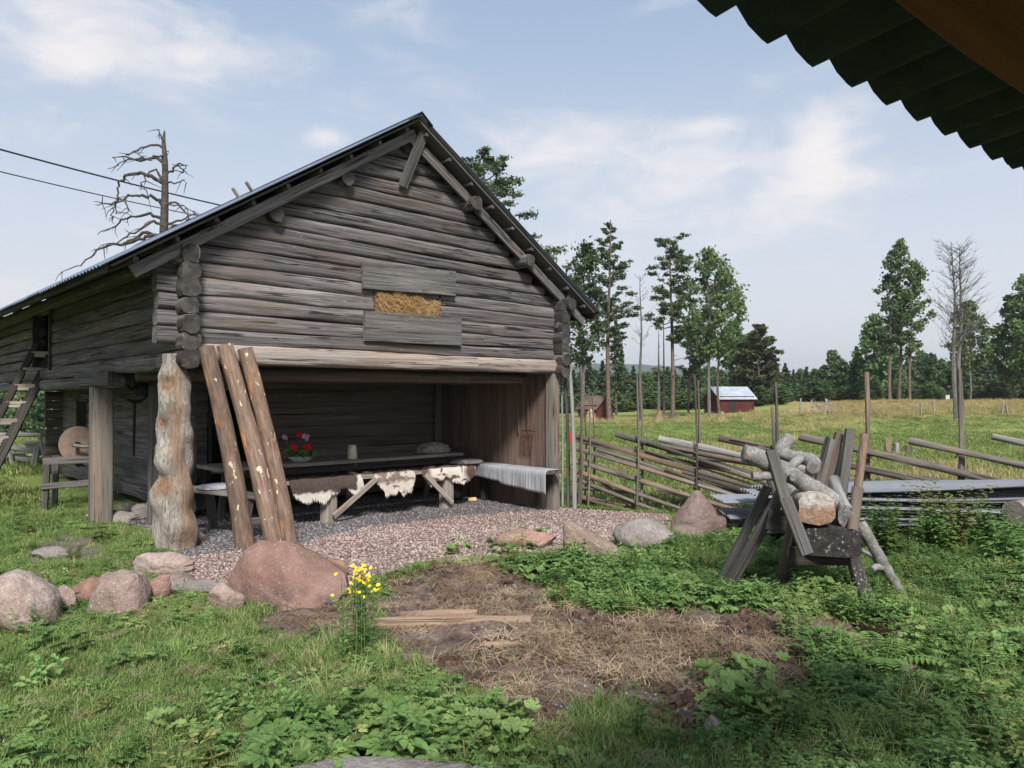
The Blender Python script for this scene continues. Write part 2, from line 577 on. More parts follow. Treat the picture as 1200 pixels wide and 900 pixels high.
M['roof_metal'] = mat_corrugated('roof_metal', (.36, .42, .50), .15, .38, .75)
M['sheet_metal'] = mat_corrugated('sheet_metal', (.29, .30, .32), .25, .55, .4)
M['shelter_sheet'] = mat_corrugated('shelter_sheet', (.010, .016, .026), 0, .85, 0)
M['shed_roof'] = mat_corrugated('shed_roof', (.27, .30, .34), .0, .6, 0)
M['red_paint'] = simple('falu_red_boards', (.085, .026, .024), .9, .1, var=.15, nz=.3, nscale=8)
M['beam_red'] = wood('red_brown_beam', (.06, .017, .009), (.14, .046, .026), (.22, .08, .045), var=.1)
M['iron'] = simple('black_iron', (.02, .02, .021), .55, .4, .4, nz=.4, nscale=30, bump=.3)
M['rust_iron'] = simple('rusty_iron', (.10, .055, .04), .8, .2, .3, nz=.5, nscale=40, bump=.3)
M['cable'] = simple('cable_black', (.012, .012, .013), .6, .3)
M['cream'] = simple('cream_glaze', (.62, .55, .40), .3, .5, nz=.08, nscale=9)
M['pale_pot'] = simple('pale_green_pot', (.42, .47, .45), .35, .5, nz=.1)
M['linen'] = simple('grey_linen', (.32, .29, .255), .95, .1, nz=.35, nscale=16, bump=.6)
M['linen_mauve'] = simple('mauve_blanket', (.30, .25, .25), .95, .1, nz=.35, nscale=22, bump=.6)
M['white_cloth'] = simple('white_cloth', (.52, .52, .53), .95, .1, nz=.2, nscale=20, bump=.5)
M['grindstone'] = simple('grindstone', (.18, .128, .10), .9, .15, nz=.25, nscale=12, bump=.5)
M['red_cap'] = simple('red_plastic', (.55, .03, .02), .5, .4)
M['blue_enamel'] = simple('dark_blue_enamel', (.03, .05, .06), .3, .5)
M['yellow_block'] = simple('yellow_block', (.55, .45, .22), .8, .2, nz=.2)
M['sign_white'] = simple('faded_white_sign', (.42, .40, .40), .8, .2, nz=.1)


def leafmat(name, c1, c2, yellow=(.25, .22, .06), ymix=.12, transl=.35, var=.5, tip=None):
    t = NT(name, .6, .25)
    r = t.rand()
    geo = t.N.new("ShaderNodeNewGeometry")
    pos = geo.outputs['Position']
    n = t.noise(pos, 1.3, 3, .5)
    n2 = t.noise(pos, 14, 3, .6)
    f = t.math('ADD', t.math('MULTIPLY', n, .9), t.math('MULTIPLY', t.math('SUBTRACT', n2, .5), .9))
    f = t.math('ADD', f, t.math('MULTIPLY', t.math('SUBTRACT', r, .5), .35))
    col = t.mix(t.rng(f, .25, .68), c1, c2)
    rp = t.math('FRACT', t.math('MULTIPLY', r, 13.7))
    col = t.mix(t.math('MULTIPLY', t.rng(rp, 1 - ymix - .05, 1.0), .8), col, yellow)
    if tip: col = t.mix(t.rng(t.attr('tip'), .3, 1.0, 0, .7), col, tip)
    col = t.hsv(col, .5, 1.0, t.math('MULTIPLY_ADD', t.math('FRACT', t.math('MULTIPLY', r, 7.3)), var, 1 - var / 2))
    t.set(t.b.inputs['Base Color'], col)
    tr = t.N.new("ShaderNodeBsdfTranslucent"); t.L.new(col, tr.inputs[0])
    ms = t.N.new("ShaderNodeMixShader"); ms.inputs[0].default_value = transl
    t.L.new(t.b.outputs[0], ms.inputs[1]); t.L.new(tr.outputs[0], ms.inputs[2])
    t.L.new(ms.outputs[0], t.out.inputs[0])
    return t.m


M['grass'] = leafmat('grass_blades', (.115, .19, .048), (.225, .32, .095), (.42, .38, .18), .20)
M['pasture'] = leafmat('pasture_grass', (.13, .19, .048), (.215, .265, .078), (.36, .32, .14), .2)
M['weed'] = leafmat('weed_leaves', (.09, .17, .045), (.20, .315, .095), (.32, .31, .10), .12)
M['weed_pale'] = leafmat('mantle_leaves', (.13, .215, .055), (.235, .33, .11), (.34, .33, .12), .10)
M['straw'] = leafmat('dry_straw', (.24, .165, .10), (.44, .34, .22), (.14, .09, .06), .25, .15)
M['rick'] = leafmat('rick_straw', (.30, .23, .13), (.48, .38, .23), (.22, .16, .10), .1, .2)
M['hay'] = leafmat('fresh_hay', (.46, .29, .13), (.66, .47, .25), (.36, .22, .10), .1, .25)
M['meadow'] = leafmat('meadow_grass', (.27, .25, .09), (.40, .33, .16), (.46, .35, .19), .3, .3)
M['pine_leaf'] = leafmat('pine_needles', (.045, .07, .033), (.095, .13, .058), (.08, .08, .03), .02, .15, .3)
M['spruce_leaf'] = leafmat('spruce_needles', (.035, .065, .034), (.08, .125, .058), (.06, .08, .03), .02, .15, .35)
M['broad_leaf'] = leafmat('aspen_leaves', (.055, .095, .035), (.125, .18, .065), (.13, .14, .04), .04, .3, .35)
M['birch_leaf'] = leafmat('young_birch_leaves', (.065, .12, .042), (.145, .22, .08), (.16, .17, .05), .06, .3, .35)
M['yellow_petal'] = simple('yellow_petal', (.75, .55, .03), .6, .2)
M['red_petal'] = simple('red_petal', (.62, .012, .018), .6, .2, nz=.2)
M['pink_petal'] = simple('pink_petal', (.66, .34, .55), .6, .2, nz=.2)
M['soil_hole'] = simple('dark_soil', (.018, .011, .008), .98, .05, nz=.4, bump=.8)

# ------------------------------------------------------------------ terrain
def gpt(px, py, z=0.0):
    d = (1.6 - z) * 900 / (py - HZ)
    return ((px - 600) / 900 * d, d)


GRAVEL = [gpt(*p) for p in ((196, 652), (150, 664), (206, 690), (262, 706), (330, 702), (395, 697), (450, 678), (520, 664), (600, 652), (700, 645), (792, 630))] + \
    [gpt(790, 602, -.15), gpt(655, 594, -.15), gpt(560, 575, -.15), (-1.4, 14.2), (-6.3, 12.2), (-5.4, 10.4), gpt(170, 622, -.08), gpt(186, 636, -.02)]
INNER = [gpt(214, 652), gpt(350, 640), gpt(400, 628, -.1), gpt(440, 617, -.13), gpt(540, 604, -.15), gpt(650, 597, -.15), (0.6, 13.0), (-1.4, 14.4), (-6.3, 12.2), (-5.2, 10.2), gpt(150, 628, -.06)]
SOIL = [gpt(*p) for p in ((445, 690), (480, 672), (560, 664), (640, 684), (655, 712), (720, 728), (800, 726), (860, 716), (985, 724), (1000, 740), (940, 762), (955, 790), (900, 812),
                          (860, 850), (800, 868), (745, 826), (660, 842), (620, 862), (570, 838), (520, 800), (470, 770), (440, 735))]
SOIL2 = [gpt(*p) for p in ((285, 724), (330, 704), (395, 700), (445, 700), (440, 738), (400, 745), (340, 748))]
SOIL3 = [gpt(*p) for p in ((985, 742), (1060, 735), (1075, 752), (1030, 765), (985, 775))]
ASH = [(-.50 + .64 * math.cos(a * .524), 2.30 + .64 * math.sin(a * .524)) for a in range(12)]
TRACK = [gpt(*p, -.03) for p in ((52, 624), (82, 626), (120, 640), (135, 660), (105, 664), (62, 656), (40, 662))]
HAYP = [gpt(*p) for p in ((640, 745), (760, 735), (940, 760), (950, 795), (900, 812), (840, 790), (760, 800), (660, 790), (560, 800), (520, 780), (600, 760))]
DRYL = [gpt(*p) for p in ((30, 790), (130, 780), (190, 800), (150, 830), (30, 830))]


def poly_sd(P, poly):
    """signed distance (positive inside) of points P (n,2)"""
    P = np.asarray(P, dtype=np.float64); n = len(poly)
    inside = np.zeros(len(P), bool); dist = np.full(len(P), 1e9)
    for i in range(n):
        a = np.array(poly[i]); b = np.array(poly[(i + 1) % n])
        ab = b - a; ap = P - a
        tt = np.clip((ap @ ab) / (ab @ ab + 1e-12), 0, 1)
        dist = np.minimum(dist, np.hypot(*(ap - tt[:, None] * ab).T))
        c = (a[1] > P[:, 1]) != (b[1] > P[:, 1])
        with np.errstate(divide='ignore', invalid='ignore'):
            xi = (b[0] - a[0]) * (P[:, 1] - a[1]) / (b[1] - a[1] + 1e-15) + a[0]
        inside ^= c & (P[:, 0] < xi)
    return np.where(inside, dist, -dist)


def vnoise(x, y, s, seed=0):
    """cheap smooth value noise, numpy"""
    x = np.asarray(x) * s + seed * 17.3; y = np.asarray(y) * s + seed * 5.1
    xi, yi = np.floor(x), np.floor(y); fx, fy = x - xi, y - yi
    fx = fx * fx * (3 - 2 * fx); fy = fy * fy * (3 - 2 * fy)
    def h(a, b):
        v = np.sin(a * 127.1 + b * 311.7 + seed * 74.7) * 43758.5453
        return v - np.floor(v)
    return (h(xi, yi) * (1 - fx) + h(xi + 1, yi) * fx) * (1 - fy) + (h(xi, yi + 1) * (1 - fx) + h(xi + 1, yi + 1) * fx) * fy


def sstep(x, a, b):
    t = np.clip((np.asarray(x, dtype=np.float64) - a) / (b - a), 0, 1)
    return t * t * (3 - 2 * t)


def gh(x, y):
    """ground height"""
    x = np.asarray(x, dtype=np.float64); y = np.asarray(y, dtype=np.float64)
    z = -0.15 * sstep(y, 8.0, 10.8)
    z = z - 0.35 * sstep(y, 14, 70) - 0.9 * sstep(y, 70, 240)
    z = z + 1.35 * sstep(x, 6, 42) * sstep(y, 24, 78)            # the dry rise on the right
    z = z - 1.7 * sstep(-x, 12, 40) * sstep(y, 18, 60)            # the land drops away on the left
    near = 1 - sstep(y, 14, 26)
    P = np.stack([x.ravel(), y.ravel()], 1)
    flat = (sstep(poly_sd(P, GRAVEL), -.25, .1)).reshape(x.shape)
    bump = (vnoise(x, y, 1.1, 1) - .5) * .10 + (vnoise(x, y, 3.2, 2) - .5) * .045
    bump = bump * (1 - flat) * (.3 + .7 * sstep(y, 3, 5))
    z = z + bump * near + (vnoise(x, y, .12, 3) - .5) * .35 * sstep(y, 22, 50)
    far_b = (vnoise(x, y, .6, 4) - .5) * .12 * sstep(y, 12.5, 16)
    z = z + far_b
    for (cx, cy, r, hh) in MOUNDS:
        z = z + hh * np.exp(-((x - cx) ** 2 + (y - cy) ** 2) / (r * r))
    return z


MOUNDS = [(*gpt(520, 672), .35, .07), (*gpt(500, 690), .25, .05), (*gpt(830, 728), .5, .06), (*gpt(880, 838), .3, .09), (*gpt(760, 640), .6, .06),
          (*gpt(1000, 660), 1.1, .05), (*gpt(1150, 660), .9, .08), (*gpt(1028, 742), .13, -.09), (*gpt(860, 770), .35, .06), (*gpt(640, 770), .35, .05)]


def ghp(x, y): return float(gh(np.array([x]), np.array([y]))[0])


def on_ground(px, py):
    """the ground point seen at this pixel"""
    d = 3.0
    z = 0
    for _ in range(12):
        d = (1.6 - z) * 900 / (py - HZ)
        z = z * .4 + .6 * ghp((px - 600) / 900 * d, d)
    x = (px - 600) / 900 * d
    return Vector((x, d, ghp(x, d)))


def axis(fine0, fine1, step, far0, far1, grow=1.16):
    a = list(np.arange(fine0, fine1 + 1e-6, step))
    s, v = step, fine1
    up = []
    while v < far1: s *= grow; v += s; up.append(v)
    s, v = step, fine0
    dn = []
    while v > far0: s *= grow; v -= s; dn.append(v)
    return np.array(dn[::-1] + a + up)


def build_ground():
    X = axis(-6.2, 6.2, .06, -3500, 3500); Y = axis(2.0, 12.0, .06, -60, 4200)
    GX, GY = np.meshgrid(X, Y)
    Z = gh(GX, GY)
    P = np.stack([GX.ravel(), GY.ravel()], 1)
    wob = (vnoise(P[:, 0], P[:, 1], 3.5, 5) - .5) * .22 + (vnoise(P[:, 0], P[:, 1], 11, 6) - .5) * .10
    # fine relief on the bare soil
    soil = np.maximum.reduce([sstep(poly_sd(P, q) + wob, -.04, .06) for q in (SOIL, SOIL2, SOIL3, ASH)])
    Zr = Z.ravel() + soil * ((vnoise(P[:, 0], P[:, 1], 9, 7) - .5) * .035 + (vnoise(P[:, 0], P[:, 1], 4, 8) - .5) * .03)
    V = np.stack([P[:, 0], P[:, 1], Zr], 1)
    ny, nx = GX.shape
    idx = np.arange(nx * ny).reshape(ny, nx)
    F = np.stack([idx[:-1, :-1].ravel(), idx[:-1, 1:].ravel(), idx[1:, 1:].ravel(), idx[1:, :-1].ravel()], 1)
    me = mesh_np('ground', V, F, smooth=True)
    grav = sstep(poly_sd(P, GRAVEL) + wob * .5, -.03, .05)
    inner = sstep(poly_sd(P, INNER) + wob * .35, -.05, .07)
    track = sstep(poly_sd(P, TRACK) + wob, -.05, .1)
    for nm, arr in (('gravel', grav), ('inner', inner), ('soil', np.maximum(soil, track)), ('track', track)):
        a = me.attributes.new(nm, 'FLOAT', 'POINT'); a.data.foreach_set('value', arr.astype(np.float32))
    o = link('ground', me, mat_ground())
    tag(o, kind='structure')
    return o


def mat_ground():
    t = NT('ground_cover', .95, .1)
    g = t.N.new("ShaderNodeNewGeometry").outputs['Position']
    # grass turf seen between blades
    n1 = t.noise(g, 2.2, 6, .6); n2 = t.noise(g, 25, 6, .65); n3 = t.noise(g, .12, 4, .55, .5)
    turf = t.ramp(t.math('ADD', t.math('MULTIPLY', n1, .5), t.math('MULTIPLY', n2, .5)), [(.35, (.045, .06, .018)), (.5, (.085, .12, .032)), (.66, (.14, .155, .055))])
    sep = t.N.new("ShaderNodeSeparateXYZ"); t.L.new(g, sep.inputs[0])
    far = t.rng(sep.outputs[1], 11.5, 17)
    fieldg = t.ramp(t.math('ADD', t.math('MULTIPLY', n3, .7), t.math('MULTIPLY', t.noise(t.mapping(g, (.6, .35, 1)), 1, 6, .6), .35)),
                    [(.38, (.135, .185, .042)), (.5, (.175, .225, .055)), (.64, (.25, .25, .085))])
    # dry rise on the right, and a dry strip round the field's far edge
    dry = t.math('MULTIPLY', t.rng(t.math('ADD', t.math('SUBTRACT', sep.outputs[0], t.math('MULTIPLY', sep.outputs[1], .34)), t.math('MULTIPLY', n3, 14)), 6, 12), t.rng(sep.outputs[1], 46, 62))
    dry2 = t.math('MULTIPLY', t.rng(sep.outputs[1], 44, 56), t.rng(n1, .4, .6, .3, .8))
    fieldg = t.mix(t.math('MAXIMUM', dry, t.math('MULTIPLY', dry2, .25)), fieldg, (.36, .25, .125))
    col = t.mix(far, turf, fieldg)
    # soil
    soilc = t.ramp(t.noise(g, 9, 8, .68, .4), [(.3, (.05, .033, .025)), (.5, (.12, .083, .064)), (.64, (.21, .155, .12)), (.78, (.29, .235, .19))])
    soilc = t.mix(t.rng(t.voronoi(g, 38), .0, .5, .45, 0), soilc, (.2, .19, .185))
    col = t.mix(t.attr('soil'), col, soilc)
    col = t.mix(t.math('MULTIPLY', t.attr('track'), .7), col, (.15, .13, .12))
    # gravel: small stones of several tints
    vn = t.N.new("ShaderNodeTexVoronoi"); vn.inputs['Scale'].default_value = 34; t.L.new(g, vn.inputs[0])
    vd = vn.outputs['Distance']
    rc = t.N.new("ShaderNodeSeparateColor"); t.L.new(vn.outputs['Color'], rc.inputs[0])
    pink = t.ramp(rc.outputs[0], [(0, (.22, .14, .12)), (.35, (.34, .235, .20)), (.7, (.42, .31, .27)), (1, (.52, .45, .41))])
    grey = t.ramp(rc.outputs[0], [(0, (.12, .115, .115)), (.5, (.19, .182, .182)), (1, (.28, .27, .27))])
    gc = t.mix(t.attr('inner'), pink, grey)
    gc = t.mix(t.rng(vd, .3, .62, 0, .75), gc, tuple(x * .4 for x in (.16, .10, .08)))
    gc = t.hsv(gc, .5, 1, t.rng(n1, .3, .7, .85, 1.12))
    col = t.mix(t.attr('gravel'), col, gc)
    h = t.math('ADD', t.math('MULTIPLY', n2, .5), t.math('MULTIPLY', t.math('MULTIPLY', t.attr('gravel'), t.math('SUBTRACT', 1.0, vd)), 1.1))
    h = t.math('ADD', h, t.math('MULTIPLY', t.attr('soil'), t.noise(g, 9, 8, .68, .4)))
    return t.done(col, t.bump(h, .9, .03))


build_ground()

# ------------------------------------------------------------------ the log barn (local x along the gable, y back along the side wall)
BA = R(42.3)
BO = Vector((-3.46, 8.1, 0.0))
ex, ey = Vector((math.cos(BA), math.sin(BA), 0)), Vector((-math.sin(BA), math.cos(BA), 0))


def W(s, t, z): return BO + ex * s + ey * t + Vector((0, 0, z))


def s_of(px, t):
    r = (px - 600) / 900
    b = BO + ey * t
    return (-b.x + r * b.y) / (ex.x - ex.y * r)


def t_of(px, s):
    r = (px - 600) / 900
    b = BO + ex * s
    return (-b.x + r * b.y) / (ey.x - ey.y * r)


def zdep(py, s, t): return 1.6 + (HZ - py) / 900 * (BO + ex * s + ey * t).y


barn = empty('log_barn', BO, 'old grey log barn with open bay below and corrugated metal gable roof', 'barn', rz=BA)
WB = 5.55           # width
LB = 10.6           # length
RS, RZ = 2.76, 5.12     # ridge: s and top z
LS, LZ = -.86, 2.83
RS2, RZ2 = 6.18, 2.86
rj = random.Random(11)


def roof_top(s):
    return LZ + (RZ - LZ) * (s - LS) / (RS - LS) if s < RS else RZ2 + (RZ - RZ2) * (RS2 - s) / (RS2 - RS)


def s_at(z, side):
    """s where the roof top line has height z"""
    return LS + (z - LZ) / (RZ - LZ) * (RS - LS) if side < 0 else RS2 - (z - RZ2) / (RZ - RZ2) * (RS2 - RS)


def tilt(z, s):
    return z - max(0, (z - 1.95)) * .10 * s / WB if z < 3.4 else z - .145 * s / WB * max(0, 1 - (z - 3.4) / 1.5)


def barn_log(p0, p1, w, h, mat=None, name='wall_log', **kw):
    kw.setdefault('sq', 4.2); kw.setdefault('rough', .05); kw.setdefault('n', 20)
    return rod(name, p0, p1, w, h, mat or M['barn_log'], barn, **kw)


# front wall courses
zb = 1.93
OP = (2.27, 3.32, 2.60, 2.92)       # hay opening
course = [.20, .175, .18, .175, .185, .175, .19]
z = zb
fi = 0
for i, h in enumerate(course):
    off = rj.uniform(-.012, .012)
    zl, zr = tilt(z + h / 2, 0), tilt(z + h / 2, WB)
    w = .17 if i else .22
    x0, x1 = (-.27 if i else .02) - rj.uniform(0, .05), WB + .22 + rj.uniform(0, .05)
    hh = h * 1.01
    mt = M['pale_log'] if i == 0 else M['barn_log']
    if i == 1: mt = M['barn_log']
    zc = z + h / 2
    if zc > OP[2] - .05 and zc < OP[3]:
        f = lambda s: zl + (zr - zl) * s / WB
        barn_log((x0, 0, f(x0)), (OP[0], 0, f(OP[0])), w, hh, mt)
        barn_log((OP[1], 0, f(OP[1])), (x1, 0, f(x1)), w, hh, mt)
    else:
        barn_log((x0, -.03 if i == 0 else off, zl), (x1, -.03 if i == 0 else off, zr), w, hh, mt, taper=rj.choice((.86, 1.1, 1.0)) if i else 1.0)
    z += h
ztop_plate = z
# gable courses to the ridge
while z < 4.86:
    h = rj.uniform(.145, .178)
    zm = z + h
    sl = s_at(zm + .10, -1); sr = s_at(zm + .10, 1)
    if sr - sl < .25: break
    zl, zr = tilt(z + h / 2, sl), tilt(z + h / 2, sr)
    barn_log((sl, rj.uniform(-.01, .01), zl), (sr, rj.uniform(-.01, .01), zr), .15, h * 1.02, taper=rj.choice((.9, 1.08, 1.0)))
    z += h
# rear wall (same courses, behind the view)
z = zb
for i, h in enumerate(course):
    barn_log((-.3, LB, z + h / 2), (WB + .25, LB, z + h / 2), .17, h * 1.02, n=8, seg=4); z += h
while z < 4.8:
    h = .19
    sl, sr = s_at(z + h + .1, -1), s_at(z + h + .1, 1)
    if sr - sl < .25: break
    barn_log((sl, LB, z + h / 2), (sr, LB, z + h / 2), .15, h * 1.03, n=8, seg=4); z += h
# side walls: left with its loft door, right
door_t = (t_of(68, 0), t_of(48, 0))
for side in (0, 1):
    z = zb - .06
    for i in range(7):
        h = (.19, .18, .185, .18, .18, .18, .19)[i]
        x = -.02 if side == 0 else WB
        f = lambda zz: tilt(zz, x)
        zz = f(z + h / 2)
        e0, e1 = -.24 - rj.uniform(0, .05), LB + .35 + rj.uniform(0, .1)
        w = .17
        if side == 0 and i > 0 and i < 6:
            barn_log((x, e0, zz), (x, door_t[0] - rj.uniform(0, .05), zz - .03), w, h * 1.02)
            barn_log((x, door_t[1] + rj.uniform(0, .03), zz - .03), (x, e1, zz - .05), w, h * .9, n=10)
        else:
            barn_log((x, e0, zz), (x, e1, zz - (.05 if side == 0 else 0)), w, h * 1.02)
        # dark weathered end grain of the side logs at the front corners
        r = rod('log_end', (x, e0 - .006, zz), (x, e0 + .16, zz), w * rj.uniform(.98, 1.1), h * .97, M['log_end'], barn, sq=rj.uniform(2.4, 3.6), rough=.10, seg=3, n=11)
        z += h
# loft door frame
for tt in door_t:
    plank('door_jamb', (-.1, tt, 1.98), (-.1, tt, 3.08), .09, .07, M['dark_board'], barn, up=Vector((1, 0, 0)))
# upper floor: joists and boards seen from below
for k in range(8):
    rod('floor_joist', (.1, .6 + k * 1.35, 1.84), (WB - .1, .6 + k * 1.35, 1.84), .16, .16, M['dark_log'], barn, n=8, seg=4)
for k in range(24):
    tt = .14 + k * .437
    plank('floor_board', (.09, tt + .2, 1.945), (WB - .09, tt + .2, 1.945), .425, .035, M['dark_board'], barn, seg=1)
# sill under the left wall resting on the posts
rod('sill_beam', (-.02, 2.35, 1.77), (-.02, LB + .1, 1.72), .2, .17, M['barn_log'], barn, sq=3)
plank('sill_cleat', (-.14, 2.2, 1.80), (-.14, 3.9, 1.79), .05, .17, M['grey_board'], barn)
# purlins: round ends poke out of the gable
for s, dz in ((-.12, -.02), (.95, 0), (1.85, 0), (2.76, -.05), (3.75, 0), (4.75, 0), (5.62, 0)):
    zc = roof_top(s) - .27 + dz
    r_ = .175 if s != 2.76 else .2
    if s in (-.12, 5.62): zc = roof_top(s) - .27
    if s in (.95, 1.85): zc -= .07
    pe = .17 if s < 2.8 else .30
    if s == 2.76: pe = .10
    rod('purlin', (s, -pe, zc), (s, LB + .4, zc), r_, r_, M['barn_log'], barn, n=12, seg=8, rough=.03)
    rod('log_end', (s, -pe - .012 - rj.uniform(0, .04), zc), (s, -pe + .08, zc), r_ * 1.04, r_ * 1.02, M['log_end'], barn, n=11, seg=2, rough=.10, sq=2.6)


def slope_pt(s, t, dn=0.0):
    """on the roof line, dn below it (square to the slope)"""
    a = math.atan2(RZ - LZ, RS - LS) if s <= RS else -math.atan2(RZ - RZ2, RS2 - RS)
    return Vector((s + math.sin(a) * dn, t, roof_top(s) - math.cos(a) * dn))


TF, TR = -.38, LB + .55
# rafter boards against the gable
for side in (-1, 1):
    e = LS + .04 if side < 0 else RS2 - .06
    vd = .17 if side < 0 else .20
    a = slope_pt(e + (.16 if side < 0 else 0), -.19, vd); b = slope_pt(RS - .04 * -side if side < 0 else RS + .04, -.19, vd)
    n = slope_pt(e, 0, -1) - slope_pt(e, 0, 0)
    plank('verge_board', a, b, .045, .125, M['barn_log'], barn, up=n, rough=.008)
    # battens running back along the slope, their ends show under the roof edge
    for k in range(9):
        u = (k + .5) / 9
        s = e + (RS - e) * u
        p = slope_pt(s, TF + .05, .078)
        rod('batten', p, (p.x, TR - .05, p.z), .05, .055, M['grey_board'], barn, n=6, seg=3, rough=.06)
    # boards running down the slope
    nb = 44
    wd = (TR - TF - .04) / nb
    for k in range(nb):
        tt = TF + .02 + wd * (k + .5)
        s1 = RS - .02 * -side
        a = slope_pt(e + (.02 * -side) * 0, tt, .035); b = slope_pt(RS + (.01 if side > 0 else -.01), tt, .035)
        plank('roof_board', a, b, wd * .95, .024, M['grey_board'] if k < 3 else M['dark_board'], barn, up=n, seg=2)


def corr_sheet(name, wd, ln, waves, amp, mat, parent, Mx, seed=0, dent=0.0, sub=6, rows=5, thick=.002, slant=0.0):
    """corrugated sheet: width along local x, corrugations run along local y"""
    r = random.Random(seed)
    ph = [r.uniform(0, 6) for _ in range(4)]
    nx = waves * sub
    V, F = [], []
    for layer in (0, 1):
        for j in range(rows + 1):
            v = j / rows
            for i in range(nx + 1):
                u = i / nx
                z = amp * math.sin(2 * math.pi * waves * u)
                z += dent * (math.sin(3 * u + ph[0] + 2 * v) * math.sin(4 * v + ph[1]) + .4 * math.sin(9 * u + ph[2]))
                V.append((u * wd + slant * v, v * ln, z - layer * thick))
    w1 = nx + 1; nl = w1 * (rows + 1)
    for j in range(rows):
        for i in range(nx):
            a = j * w1 + i
            F.append((a, a + 1, a + 1 + w1, a + w1))
            F.append((nl + a, nl + a + w1, nl + a + 1 + w1, nl + a + 1))
    for j in range(rows):
        a = j * w1; F.append((a, a + w1, nl + a + w1, nl + a))
        a = j * w1 + nx; F.append((a, nl + a, nl + a + w1, a + w1))
    for i in range(nx):
        F.append((i, nl + i, nl + i + 1, i + 1))
        a = rows * w1 + i; F.append((a, a + 1, nl + a + 1, nl + a))
    return link(name, mesh(name, V, F, True, 60), mat, parent, Mx)


for side in (-1, 1):
    e = LS - .05 if side < 0 else RS2 + .05
    a0 = slope_pt(e if side < 0 else e, 0, 0); b0 = slope_pt(RS + .001 * side, 0, 0)
    ln = (b0 - a0).length
    ydir = (b0 - a0).normalized()
    xdir = Vector((0, 1, 0)) if side < 0 else Vector((0, -1, 0))
    xdir = Vector((0, 1, 0))
    zdir = xdir.cross(ydir)
    if zdir.z < 0: xdir = -xdir; zdir = xdir.cross(ydir)
    nsh = 14
    wd = (TR - TF + .06) / nsh
    for k in range(nsh):
        tt = TF - .03 + k * wd
        org = Vector((a0.x, tt if xdir.y > 0 else tt + wd, a0.z)) + zdir * (.012 + .003 * (k % 2))
        if k < 5 and side < 0: org = org + ydir * (-.02 * (k % 3))
        Mx = Matrix((xdir, ydir, zdir)).transposed().to_4x4(); Mx.translation = org
        corr_sheet('roof_sheet', wd + .03, ln, 7, .011, M['roof_metal'], barn, Mx, seed=k, sub=6, rows=2)
for e_, sgn in ((LS - .0, -1), (RS2 + .0, 1)):
    a = slope_pt(e_, TF + .02, .03)
    plank('eave_board', (a.x, TF + .02, a.z), (a.x, TR, a.z), .03, .10, M['dark_board'], barn)
mb = MB()
prof = [(-.17, -.115), (-.02, .0), (0, .02), (.02, .0), (.17, -.125)]
V = []
for t_ in (TF - .05, TR + .05):
    for (a, b) in prof: V.append((RS + a, t_, RZ + .03 + b))
    for (a, b) in reversed(prof): V.append((RS + a, t_, RZ + .024 + b))
n_ = 10
F = [(i, (i + 1) % n_, n_ + (i + 1) % n_, n_ + i) for i in range(n_)] + [tuple(range(n_)), tuple(range(2 * n_ - 1, n_ - 1, -1))]
mb.add(V, F)
mb.build('ridge_cap', M['iron'], barn, smooth=False)
# two snow-board battens standing on the roof, seen as yellowish stubs
for px, tt in ((268, .5), (283, .35)):
    s = s_at(4.18 if px == 283 else 4.07, -1)
    p = slope_pt(s, 1.2, 0)
    rod('roof_pole', p + Vector((.0, 0, -.0)), p + Vector((-.12, -.05, .12)), .045, .045, M['pale_log'], barn, n=8, seg=2)
# braces
def barn_local(px, py, t):
    s = s_of(px, t)
    return Vector((s, t, zdep(py, s, t)))


plank('brace', barn_local(471, 218, -.13), barn_local(497, 152, -.27), .13, .035, M['grey_board'], barn, up=Vector((0, 1, 0)))
plank('brace', barn_local(655, 386, -.16), barn_local(671, 342, -.24), .12, .035, M['grey_board'], barn, up=Vector((0, 1, 0)))
# the hay opening: boards above and below, jambs, ledge
def board_px(name, x0, x1, y0, y1, mat, t=-.125, th=.035):
    a = barn_local(x0, (y0[0] + y0[1]) / 2, t); b = barn_local(x1, (y1[0] + y1[1]) / 2, t)
    hgt = (zdep(y0[0], a.x, t) - zdep(y0[1], a.x, t) + zdep(y1[0], b.x, t) - zdep(y1[1], b.x, t)) / 2
    return plank(name, a, b, th, hgt, mat, barn, rough=.012)


board_px('hatch_board', 424, 533, (306, 338), (318, 347), M['grey_board'])
board_px('hatch_board', 427, 540, (364, 400), (373, 405), M['grey_board'])
plank('hatch_jamb', (OP[0] + .01, 0, OP[2] - .1), (OP[0] + .01, 0, OP[3] + .1), .04, .15, M['dark_board'], barn, up=Vector((0, 1, 0)))
plank('hatch_jamb', (OP[1] - .01, 0, OP[2] - .1), (OP[1] - .01, 0, OP[3] + .1), .04, .15, M['dark_board'], barn, up=Vector((0, 1, 0)))
# posts
rod('support_post', (5.50, -.02, -.28), (5.50, -.02, 1.95), .15, .17, M['post'], barn, sq=9, rough=.02, n=20)
rod('support_post', (-.02, 3.05, -.25), (-.02, 3.05, 1.70), .26, .25, M['post'], barn, sq=14, rough=.012, n=24)
plank('door_leaf', (.48, 2.5, -.12), (.48, 2.5, 1.72), .14, .05, M['grey_board'], barn, up=Vector((.66, .75, 0)))
rod('support_post', (5.38, 2.72, -.2), (5.38, 2.72, 1.85), .13, .13, M['dark_log'], barn, sq=4, n=10)


